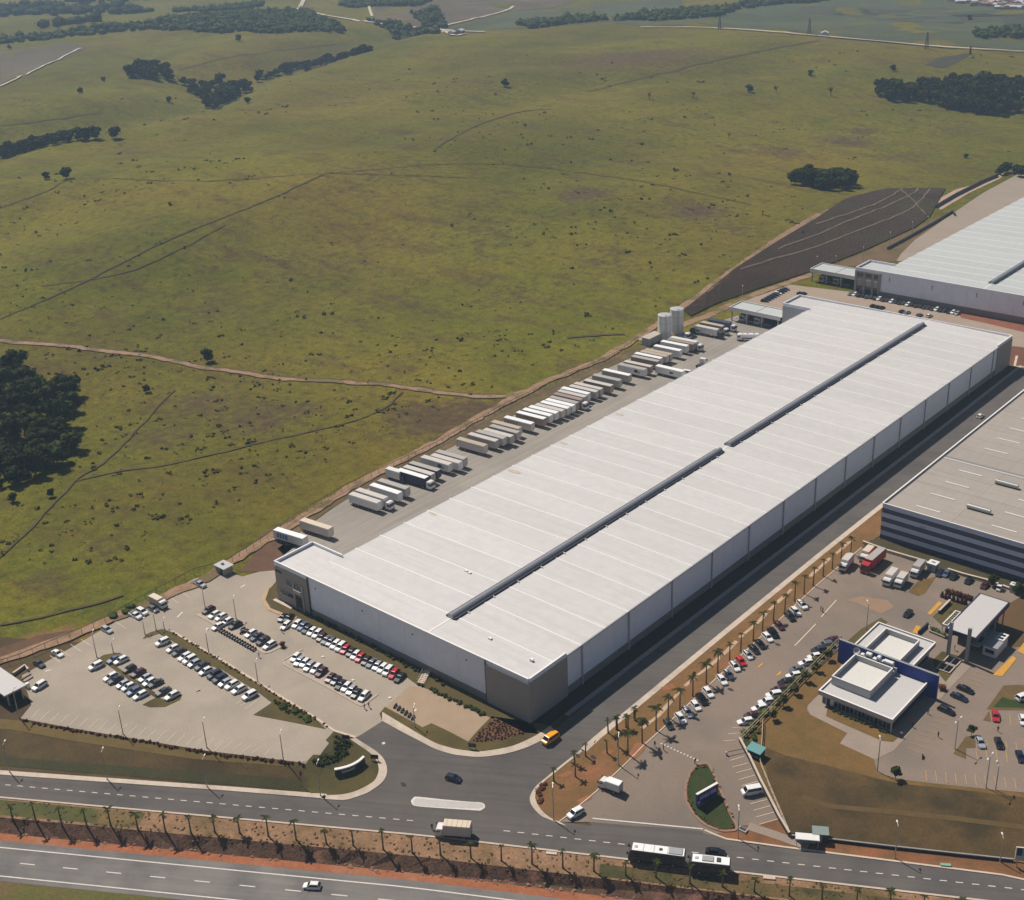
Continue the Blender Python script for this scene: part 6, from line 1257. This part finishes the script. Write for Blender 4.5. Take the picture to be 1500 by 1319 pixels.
# shrubs in the pasture
rnd=random.Random(77);mb=MB();k=0;vs0,fs0=ico(1)
while k<2100:
    x=rnd.uniform(-60,1500);y=rnd.uniform(60,830)
    if x>1180 and y>240 or y>400 and x>1000-(y-460)*1.9: continue
    q=up0(x,y);d=math.hypot(q[0]-CPOS[0],q[1]-CPOS[1])
    if d>1350 or q[0]>-160: continue
    if vnoise(np.array([q[0]/95.]),np.array([q[1]/95.]),9)[0]<rnd.uniform(.2,.75): continue
    z=float(h(q[0],q[1]));r=rnd.choice((.22,.3,.4,.5,.7,1.0,1.4))*rnd.uniform(.7,1.25)*(1+d/2200);sx=rnd.uniform(.8,1.7)
    for j in range(rnd.choice((1,1,2,3))): leafcloud(mb,(q[0]+rnd.gauss(0,r*.9),q[1]+rnd.gauss(0,r*.9),z+r*.1),r*rnd.uniform(.32,.62),6,r*.36,rnd,.45,.8,1)
    k+=1
stuff(ob('shrubs',mb.mesh('shrubs',L_TUFT)))
# pale clods lying along the foot of the road cut
mb=MB();rn=random.Random(19)
for k in range(520):
    s_=rn.uniform(-30,255);t_=-8.9+rn.gauss(0,.45);x,y=ts(s_,t_+float(qs(s_)));r=rn.choice((.1,.15,.2,.3,.45))*rn.uniform(.7,1.2)
    mb.add([(x+p.x*r*rn.uniform(.7,1.5),y+p.y*r*rn.uniform(.7,1.4),float(h(x,y))+.04+p.z*r*.6) for p in vs0],fs0)
stuff(ob('rubble',mb.mesh('rubble',nm('earth_clods',(158,116,92),(108,76,60),2.,fine=.2))))
BRM=MB();rn=random.Random(23)
for k in range(16):
    a=rn.uniform(0,6.28);e=rn.uniform(.35,1.25);z0=rn.uniform(1.6,3.);L_=rn.uniform(2.,3.8);d=Vector((math.cos(a)*math.cos(e),math.sin(a)*math.cos(e),math.sin(e)));p=Vector((0,.1,z0));q=p+d*L_;BRM.cyl(p,q,.11,.04,4,caps=False)
    for j in range(3):
        m_=p.lerp(q,rn.uniform(.4,.95));BRM.cyl(m_,m_+Vector((rn.uniform(-1,1),rn.uniform(-1,1),rn.uniform(.1,1.)))*1.1,.05,.02,4,caps=False)
BRM=BRM.mesh('crown',L_BARE)
# sparser mid-size bushes along the valley
for i,(x,y,s_,l) in enumerate(((740,127,1.1,'lone dark tree with a long shadow in the upper middle pasture'),(98,262,1.2,'round dark bush beside the faint trail at the left edge'),(68,263,.8,'small dark bush left of the round bush by the trail'),(951,146,.9,'bare thin tree left of centre in the upper pasture'),(1015,144,.8,'bare thin tree between two others in the upper pasture'),(1098,135,1.,'dark tree with a shadow right of centre in the upper pasture'),(1137,136,.9,'bare tree right of the dark tree in the upper pasture'),(1217,141,1.2,'bare spreading tree nearest the oval wood'),(1187,111,.8,'small tree up the slope between pasture and far road'),(1308,104,.9,'small tree on the slope above the oval wood'),(1068,203,.6,'small dark thorn tree below the bare trees'),(1420,30,1.,'dark bushy tree standing in the dark field'),(305,530,.9,'low bush beside the bend of the pink dirt track'),(363,152,1.,'small tree beside the fork of the valley wood'),(350,60,1.2,'round tree on the upper left pasture near the forest edge'),(14,72,.9,'small tree on the upper left slope by the ploughed field'),(152,120,.8,'tree on the open left slope below the ploughed field'),(118,137,.9,'small bush on the open left slope'),(248,150,.9,'bush on the left slope below the upper grove'),(40,705,.7,'small tree at the lower edge of the left wood'),(20,735,.5,'rounded shrub just below the left wood'),(75,728,.45,'shrub beside the small drain below the left wood'),(215,575,.5,'dark shrub on the brown patch right of the left wood'),(1415,232,.5,'small shrub on the slope right of the isolated clump'))):
    q=P(x,y);bare='bare' in l;tree(q,BRM if bare else CRS[i%3] if y<300 else CRN[i%4],TRK,(s_*.75,s_*.75,s_*.8) if not bare else (s_*1.3,s_*1.3,s_*1.3),i*1.3,l,'tree' if 'tree' in l else 'bush',None,'tree' if 'tree' in l else 'bush',L_BARE if bare else None)
_=0
# palms
def frond_mesh(seed,L=2.3):
    rnd=random.Random(seed);mb=MB();N=7;pts=[]
    for i in range(N+1):
        t=i/N;pts.append(Vector((L*t*(1-.18*t),0,.75*t-1.45*t*t)))
    for i in range(N): mb.cyl(pts[i],pts[i+1],.05*(1-i/N)+.015,.05*(1-(i+1)/N)+.015,4,caps=False)
    for i in range(1,N+1):
        for s_ in(-1,1):
            for f in (0,.5):
                p=pts[i]+(pts[i-1]-pts[i])*f;ll=.62*(1-.75*abs(i/N-.45))*rnd.uniform(.85,1.15)
                tip=p+Vector((.28*ll,s_*ll,-.28*ll));e=Vector((.1,0,0));mb.add([p-e,p+e,tip+e*.3,tip-e*.3],[(0,1,2,3)])
    return mb.mesh('frond',L_PALM)
FR=[frond_mesh(k) for k in (1,2,3)];PT=[]
for k in range(3):
    mb=MB();rnd=random.Random(k+60);bend=rnd.uniform(-.2,.2);n=5
    for i in range(n): 
        a,b=i/n,(i+1)/n;mb.cyl((bend*a*a,0,a*5.2-.3),(bend*b*b,0,b*5.2-.3 if i<n-1 else 5.),.2*(1-.35*a)+(.06 if i==0 else 0),.2*(1-.35*b),7,caps=(i in(0,n-1)))
    PT.append((mb.mesh('trunk',PBARK),bend))
def palm(p,hh,label,group,rnd,nf=9,fs=1.):
    k=rnd.randrange(3);s_=hh/5.2;t=thing('palm_tree',label,'palm',p,rnd.uniform(0,6.28),group);t.scale=(1,1,1)
    tr=ob('trunk',PT[k][0],t);tr.scale=(1.1,1.1,s_)
    for i in range(nf):
        f=ob('frond',rnd.choice(FR),t,(PT[k][1]*1.1,0,4.95*s_));f.rotation_euler=(rnd.uniform(-.15,.15),rnd.uniform(-.65,.25),2*math.pi*i/nf+rnd.uniform(-.3,.3));f.scale=(fs*rnd.uniform(.8,1.1),)*3
rnd=random.Random(31)
Z3=lambda x,y:(x/4.545,1080+y/4.545)
Z4=lambda x,y:(320+x/4.545,1040+y/4.545)
Z6=lambda x,y:(760+x/4.41,1020+y/4.41)
MP=[Z3(*q) for q in ((85,548),(242,568),(412,592),(578,592),(738,592),(918,612),(1103,632),(1272,642),(1432,637))]+[Z4(*q) for q in ((142,822),(332,842),(518,867),(718,890),(898,905),(1098,932),(1292,957))]+[(645.3,1253),(690,1257.5),(734.6,1261.5),(779.5,1266)]+[Z6(*q) for q in ((285,1112),(485,1132),(690,1160),(885,1172),(1105,1212),(1315,1232))]+[(1104.8,1307),(1156,1313),(1204,1319),(1254.6,1325),(1303,1331),(1352,1337),(1407,1343),(1459,1349)]
for i,q in enumerate(MP): palm(P(*q),rnd.uniform(3.8,5.8),f'young palm, {ORD(i)} from the left along the median by the highway','palms along the median',rnd,rnd.choice((5,6,7,8)),rnd.uniform(.38,.68))
IP=[C8(*q) for q in ((130,1098),(268,985),(402,865),(518,742),(632,658),(757,532),(887,412),(997,302),(1112,212),(1220,102))]+[C6(*q) for q in ((285,527),(375,432),(480,327),(590,242),(685,142),(775,70))]+[(1191,859),(1205.6,845),(1219,834),(1232,820),(1246,812)]
for i,q in enumerate(IP): palm(P(*q),rnd.uniform(6.2,7.6) if i<8 else rnd.uniform(5.6,6.6),f'tall palm, {ORD(i)} from the lower end along the complex kerb','tall palms along the complex kerb',rnd,rnd.choice((7,8)),rnd.uniform(.8,1.0) if i<8 else rnd.uniform(.55,.7))
RP=[Z6(*q) for q in ((225,552),(365,522),(362,442),(432,392),(570,372),(640,330),(577,242),(637,217),(705,212),(750,162))]+[C8(*q) for q in ((18,858),(112,832),(190,752))]
for i,q in enumerate(RP): palm(P(*q),rnd.uniform(3.0,4.2),f'small sparse palm, {ORD(i)} from the tip of the verge beside the road','small palms on the verge',rnd,6,rnd.uniform(.4,.6))
# hedges, shrubs and beds
def hedge(label,pxs,wd,hh,mat,step=.8,name='hedge',size=.22,seed=1,gap=.0,n=10):
    rn=random.Random(seed);t=thing(name,label,'hedge' if name=='hedge' else 'shrubs');mb=MB();pts=[P(*q) for q in pxs]
    for a,b in zip(pts[:-1],pts[1:]):
        N=max(1,int((b-a).length/step))
        for k in range(N):
            if rn.random()<gap: continue
            p=a.lerp(b,(k+rn.random()*.6)/N);p.x+=rn.uniform(-wd,wd)*.35;p.y+=rn.uniform(-wd,wd)*.35;p.z=float(h(p.x,p.y))+hh*.4;leafcloud(mb,p,wd*rn.uniform(.4,.65),n,size,rn,hh/wd,.85,1)
    part('foliage',mb,mat,t);return t
hedge('low reddish hedge along the lower edge of the car park',[(30,1056),(110,1071),(200,1085),(300,1103),(380,1113),(448,1123)],.9,.55,L_RED,.8,gap=.2)
hedge('low reddish shrub line along the kerb of the grass strip',[(255,928),(330,973),(401,1017),(462,1054),(485,1069)],.8,.5,L_RED,1.,gap=.35,seed=2)
hedge('dark green shrub line at the foot of the warehouse front wall',[(440,893),(520,936),(600,978),(650,1004)],1.6,1.0,L_GREEN,1.3,gap=.3,seed=3)
hedge('dark green hedge along the upper edge of the paver apron',[(615,1003),(660,1025),(705,1046),(718,1052)],1.4,.8,L_GREEN,.8,gap=.1,seed=4)
hedge('clipped shrubs under the office window front',[(1213,1039),(1250,1055),(1290,1071),(1303,1077)],1.2,.9,L_GREEN,.8,gap=.1,seed=5)
hedge('brown ring of shrubs round the green sign island',[(1039,1124),(1021,1124),(1013,1134),(1008,1149),(1007,1169),(1016,1189),(1034,1206),(1056,1215),(1078,1213),(1067,1188),(1051,1152),(1040,1125)],.8,.4,leafmat('brown_shrub',(92,70,42),(66,52,32)),.8,gap=.1,seed=6)
hedge('reddish shrub border at the rounded tip of the palm verge',[(800,1147),(790,1158),(788,1168),(792,1178)],1.6,.7,L_RED,.7,gap=.1,seed=7)
hedge('leafy hedge between the angled cars and the garden fence',[(1090,1082),(1100,1068),(1119,1046),(1140,1027),(1170,995),(1200,966),(1222,945)],2.2,1.4,L_OLIVE,1.0,seed=8,gap=.25)
hedge('dense green shrubs inside the corner by the turquoise kiosk',[(1092,1084),(1099,1096),(1108,1084),(1112,1070)],2.,1.3,L_GREEN,.8,seed=9,gap=.1)
hedge('green shrub bank beside the gatehouse planter wall',[(1365,922),(1376,930),(1387,937)],1.8,1.2,L_GREEN,.7,seed=10)
hedge('mixed shrubs in the garden below the conical bushes',[(1392,897),(1402,902),(1412,909),(1400,912)],1.6,.9,L_OLIVE,.8,seed=12,gap=.1)
hedge('bushy green border along the fence at the top of the car park',[(160,908),(185,898),(200,888)],3.,1.8,L_GREEN,1.2,seed=13,gap=.1)
hedge('dark shrubs on the grass triangle beside the lower lot',[(405,1030),(420,1040),(440,1052),(455,1056)],2.6,.9,L_DARK,1.2,seed=14,gap=.2)
def dots(name,pl,sp,seed,mat,r,size,maxn=300,n=7):
    pts,rn=scatter(pl,sp,seed,maxn);mb=MB()
    for x,y in pts: leafcloud(mb,(x,y,float(h(x,y))+.2),r*rn.uniform(.7,1.3),n,size,rn,.8,.8,1)
    return stuff(ob(name,mb.mesh(name,mat)))
dots('bedding_plants',[(725,1054),(766,1075),(732,1085),(690,1087),(706,1071)],.75,5,L_RED,.34,.2)
dots('creeping_shrubs',[(492,1080),(512,1090),(508,1104),(497,1112),(480,1122),(462,1120),(455,1118),(470,1110),(490,1106)],.9,6,L_DARK,.75,.28,200,9)
dots('creeping_shrubs',[(400,1026),(425,1034),(455,1050),(440,1052),(415,1042)],.9,7,L_DARK,.5,.25,60,7)
# median tufts: dry grass clumps on the median and cut
mb=MB();rn=random.Random(8)
for k in range(800):
    s_=rn.uniform(-30,260);t_=rn.uniform(-6.2,-.8) if k%2 else rn.uniform(-8.4,-5.6)
    x,y=ts(s_,t_+float(qs(s_)));leafcloud(mb,(x,y,float(h(x,y))+.08),rn.uniform(.18,.5),3,.22,rn,.45,.8,1)
stuff(ob('weeds',mb.mesh('weeds',leafmat('dry_weeds',(112,90,62),(84,72,46),.2))))
for i,(x,y,sc_,l) in enumerate(((1212,968,1.1,'uppermost'),(1196,985,1.,'second from the top'),(1180,1000,1.1,'third from the top'),(1164,1018,1.05,'fourth from the top'),(1147,1036,1.1,'fifth from the top'),(1132,1056,1.,'lowest'))):
    tree(P(x,y),CRG[i%2],TRG,sc_*.8,i*1.1,f'slim green tree inside the garden fence, {l} of the row','tree','trees inside the garden fence','tree',L_OLIVE)
tree(P(1311.5,1142.5),CRG[0],TRG,.95,.3,'small round tree on the edge of the office lawn and car park');tree(P(1423,1078),CRG[1],TRG,.8,1.3,'tiny round tree on the brown island by the silver sedan')
tree(P(1313+141,860),CRN[1],TRK,(.34,.34,.5),.5,'dark conifer-like tree between the maroon car and utility cart','tree');tree(P(1492,871),CRN[2],TRK,(.4,.4,.45),1.5,'dark bushy tree beside the grey kiosk at the right edge','tree')
C10=lambda x,y:(1360+x/10.71,860+y/10.71)
cone=MB();rn=random.Random(4)
for k in range(5): leafcloud(cone,(0,0,.35+k*.38),.75*(1-k*.17),14,.2,rn,.8,.85,1)
CONE=cone.mesh('foliage',L_RED);rb=MB();leafcloud(rb,(0,0,1.0),.85,34,.22,rn,.9,.85,2);ROUND=rb.mesh('foliage',L_RED);STEM=MB().cyl((0,0,-.1),(0,0,.6),.08,n=5).mesh('stem',BARK)
for i,q in enumerate(((298,105),(368,120),(435,138),(492,158),(560,188),(612,196),(662,216))):
    t=thing('round_bush',f'round reddish bush, {ORD(i)} from the left in the upper garden row','bush',P(*C10(*q)),i,'round bushes by the gatehouse');ob('foliage',ROUND,t);ob('stem',STEM,t)
for i,q in enumerate(((210,165),(265,185),(322,200),(388,225),(456,245),(516,262),(576,275))):
    t=thing('conical_bush',f'conical reddish bush, {ORD(i)} from the left in the lower garden row','bush',P(*C10(*q)),i,'conical bushes by the gatehouse');ob('foliage',CONE,t);ob('stem',STEM,t)
t=thing('round_bush','dark red bush on the lot corner beside the white cars','bush',P(*C2(610,492)),0);ob('foliage',ROUND,t);ob('stem',STEM,t);t.scale=(1.1,)*3
t=thing('round_bush','dark red bush beside the blue office wall end','bush',P(*C5(262,205)),0);ob('foliage',ROUND,t);ob('stem',STEM,t);t.scale=(1.5,1.2,1)
# ---------------------------------------------------------------- street lamps
LM={}
def lamp(base,top,label,group,heads=1,hdef=None):
    q=P(*base);hh=hdef
    if hh is None:
        lo,hi=3.,16.
        for k in range(30):
            m_=(lo+hi)/2
            if proj((q.x,q.y,q.z+m_))[1]>top[1]: lo=m_
            else: hi=m_
        hh=(lo+hi)/2
    hh=round(hh*2)/2
    if hh not in LM: LM[hh]=MB().cyl((0,0,-.2),(0,0,hh),.15,.09,8).cyl((0,0,0),(0,0,.35),.22,.18,8).mesh('pole',M_STEEL)
    t=thing('street_lamp',label,'street lamp',q,random.uniform(-.1,.1)+(math.pi/2 if heads==2 else 2.2),group);ob('pole',LM[hh],t)
    if 'arm' not in LM:
        LM['arm']=MB().cyl((0,0,0),(1.2,0,.25),.05,n=6).mesh('arm',M_STEEL);LM['head']=MB().bbox(1.0,1.75,-.17,.17,.18,.34,.05).mesh('lamp_head',M_WHITE)
    for k in range(heads):
        a=ob('arm',LM['arm'],t,(0,0,hh-.1),math.pi*k);b=ob('lamp_head',LM['head'],t,(0,0,hh-.1),math.pi*k)
R1='lamps along the service road';R2='lamps in the left car park';R3='lamps in the office car park';R4='lamps by the far gates'
for i,(b,tp) in enumerate(((Z3(65,235),Z3(10,55)),(Z3(715,285),Z3(668,103)),(Z3(1380,335),Z3(1333,150)),(Z4(680,575),Z4(647,360)),((811,1202.5),(807,1155)),((1081,1229),(1079.7,1188)),((1310.7,1258),(1313,1211)),((1464.7,1263),(1469,1228)))):
    lamp(b,tp,f'grey street lamp, {ORD(i)} from the left beside the service road',R1)
for b,tp,l in ((C1(645,560),C1(615,400),'grey lamp post at the left tip of the grassy island'),(C1(755,530),C1(737,460),'short lamp post on top of the grassy island'),(C1(965,405),C1(950,315),'thin lamp post by the rounded tip of the grass strip'),(C1(1040,380),C1(1018,268),'tall lamp post at the rounded tip of the grass strip'),(C1(1095,375),C1(1077,318),'short lamp post at the top of the grass strip'),(C1(1365,225),C1(1342,100),'grey lamp post above the maroon estate car'),(C1(1390,530),C1(1362,400),'grey lamp post on the grass strip kerb above the hatchbacks'),(C1(820,1072),C1(782,905),'grey lamp post at the lower hedge, left of the pair'),(C1(1378,1163),C1(1342,985),'grey lamp post at the lower hedge, right of the pair'),(C1(128,962),C1(85,780),'grey lamp post at the lower left corner by the shelter'),(C2(300,305),C2(280,165),'grey lamp post behind the white cars near the tower'),(C2(445,728),C2(422,590),'grey lamp post by the entrance lane kerb'),(C2(615,1248),C2(592,1075),'grey lamp post at the lower hedge near the sign lawn'),((608,1066),(611,1038),'lamp post at the corner of the paver apron')):
    lamp(b,tp,l,R2)
for b,tp,l,n_ in (((1285,1130.5),(1288,1084),'lamp post at the end of the office path',1),((1444,1155),(1449,1108),'double lamp post at the lower edge of the right car park',2),((1458,1158.5),(1462.5,1122),'dark lamp post beside the double lamp post',1),((1398.4,1098),(1401.4,1056),'double lamp post at the tip of the brown island',2),((1269,923),(1270.8,883.5),'lamp post beside the rear office roof',1),((906,1122),(905,1080),'lamp post on the orange soil of the palm verge',1)):
    lamp(b,tp,l,R3,n_)
for b,tp,l in (((1303.5,358.5),(1304.5,341),'lamp post left of the far concrete yard'),((1264,382),(1265.5,363),'lamp post beside the far tower roof'),((1336,343),(1337,326),'lamp post on the turned field wall'),((1359,331),(1360,318),'short lamp post at the end of the turned field wall'),((1197,388),(1197.5,377),'lamp post behind the left end of the far gate canopy'),((1225,386),(1225,376),'lamp post behind the middle of the far gate canopy'),((1087,445),(1086,420),'tall lamp post behind the truck gate canopy'),((1482,259),(1482,243),'lamp post by the clump beside the far yard')):
    lamp(b,tp,l,R4)
# ---------------------------------------------------------------- people
def person_mesh(name,pose,top,legs,skin=(150,104,80)):
    V=dict(pelvis=(0,0,.93),chest=(0.02,0,1.3),neck=(.02,0,1.5),head0=(.03,0,1.6),head1=(.04,0,1.72),
        hipL=(0,.1,.88),kneeL=(pose*.12,.11,.5),ankL=(-pose*.1,.11,.08),toeL=(-pose*.1+.2,.12,.03),hipR=(0,-.1,.88),kneeR=(pose*.1,-.11,.5),ankR=(pose*.3,-.11,.08),toeR=(pose*.3+.2,-.12,.03),
        shL=(.02,.19,1.42),elL=(-.05+pose*.15,.26,1.14),haL=(.05+pose*.3,.25,.9),shR=(.02,-.19,1.42),elR=(-.05-pose*.1,-.26,1.14),haR=(.02-pose*.05,-.27,.88))
    R=dict(pelvis=.15,chest=.17,neck=.065,head0=.095,head1=.09,hipL=.1,kneeL=.07,ankL=.05,toeL=.04,hipR=.1,kneeR=.07,ankR=.05,toeR=.04,shL=.075,elL=.05,haL=.038,shR=.075,elR=.05,haR=.038)
    E=[('pelvis','chest'),('chest','neck'),('neck','head0'),('head0','head1'),('pelvis','hipL'),('hipL','kneeL'),('kneeL','ankL'),('ankL','toeL'),('pelvis','hipR'),('hipR','kneeR'),('kneeR','ankR'),('ankR','toeR'),('chest','shL'),('shL','elL'),('elL','haL'),('chest','shR'),('shR','elR'),('elR','haR')]
    K=list(V);me=bpy.data.meshes.new('body_skin');me.from_pydata([V[k] for k in K],[(K.index(a),K.index(b)) for a,b in E],[]);o=bpy.data.objects.new('body_skin',me);COL.objects.link(o)
    m=o.modifiers.new('skin','SKIN');sv=me.skin_vertices[0].data
    for i,k in enumerate(K): sv[i].radius=(R[k]*.85,R[k]) if k in('pelvis','chest') else (R[k],R[k]);sv[i].use_root=(k=='pelvis')
    o.modifiers.new('sub','SUBSURF').levels=1
    dg=bpy.context.evaluated_depsgraph_get();out=bpy.data.meshes.new_from_object(o.evaluated_get(dg));out.name=name;bpy.data.objects.remove(o)
    out.materials.clear()
    for m_ in (flat('skin_tone',skin,.6),top,legs,flat('dark_hair',(26,20,18),.8)): out.materials.append(m_)
    for p in out.polygons:
        c=p.center;p.use_smooth=True
        p.material_index=3 if (c.z>1.7 or (c.z>1.58 and c.x<-.01)) else 0 if c.z>1.5 or (abs(c.y)>.2 and c.z<.98 and c.z>.7) else 1 if c.z>.95 else 2 if c.z>.1 else 3
    return out
CL={k:flat('cloth_'+k,c,.85) for k,c in dict(dark=(32,32,38),blue=(52,66,104),red=(150,40,36),white=(196,192,188),khaki=(112,98,74)).items()}
PM=[person_mesh('person',0.,CL['dark'],CL['dark']),person_mesh('person',1.,CL['blue'],CL['dark']),person_mesh('person',1.,CL['white'],CL['blue']),person_mesh('person',0.,CL['red'],CL['khaki'])]
for (px,k,rz,l) in (((633,1216),0,2.,'person in dark clothes standing on the road in front of the ribbed truck'),((972,1100),0,1.,'person in dark clothes standing at the upper end of the white hump marks'),((959,1095),1,2.,'person in a blue shirt walking near the palm shadows'),((1018,1120),0,3.,'person in dark clothes standing at the tip of the green island'),
   (C2(606,396),0,1.,'person in dark clothes walking in front of the black cars by the tower'),(C2(452,562),2,2.5,'person in a white shirt beside the end of the motorcycles'),(C2(1155,905),0,.5,'person in dark clothes, left of two by the pale margin corner'),(C2(1184,897),1,.7,'person in a blue shirt, right of two by the pale margin corner'),
   (C5(800,612),0,1.2,'person in dark clothes between the red sedan and black hatchback'),(C10(405,1000),3,.3,'person in a red shirt standing by the left gatehouse pillar'),((1205,898),0,.9,'person in dark clothes, right of two crossing the complex lane'),((1202,896),1,.9,'person in a blue shirt, left of two crossing the complex lane'),
   ((1359,1047),1,2.2,'person in a blue shirt walking on the pavement below the blue wall'),((1336,1066),0,2.2,'person in dark clothes on the pavement beside the office glass'),((1320,1081),2,2.2,'person in a white shirt at the lower corner of the office'),((1374,1081),0,1.,'person in dark clothes beside the yellow parking lines')):
    o=ob('person',PM[k],None,P(*px)+Vector((0,0,.12 if px[0]<700 else .19)),rz);tag(o,l,'person')
# low bollards and barrier at the complex entry
t=thing('barrier_gate','thin barrier boom across the angled bays by the retaining wall','barrier',P(1064,1107),ang((1064,1106),(1088,1101)));part('boom',MB().box(0,6.5,-.06,.06,.9,1.02),M_DARKW,t);part('post',MB().box(-.2,.2,-.2,.2,0,1.1),M_LGREY,t)
# ---------------------------------------------------------------- haze
m,n,b=newmat('haze_air');n.nodes.remove(b);vo=n.nodes.new('ShaderNodeVolumePrincipled');vo.inputs['Density'].default_value=HAZE;vo.inputs['Color'].default_value=(.58,.79,1.,1);vo.inputs['Anisotropy'].default_value=0.
n.links.new(vo.outputs[0],n.nodes['Material Output'].inputs['Volume'])
hz=MB().box(-16800,17200,-17000,16800,-40,CPOS[2]+25);o=stuff(ob('haze',hz.mesh('haze',m)))
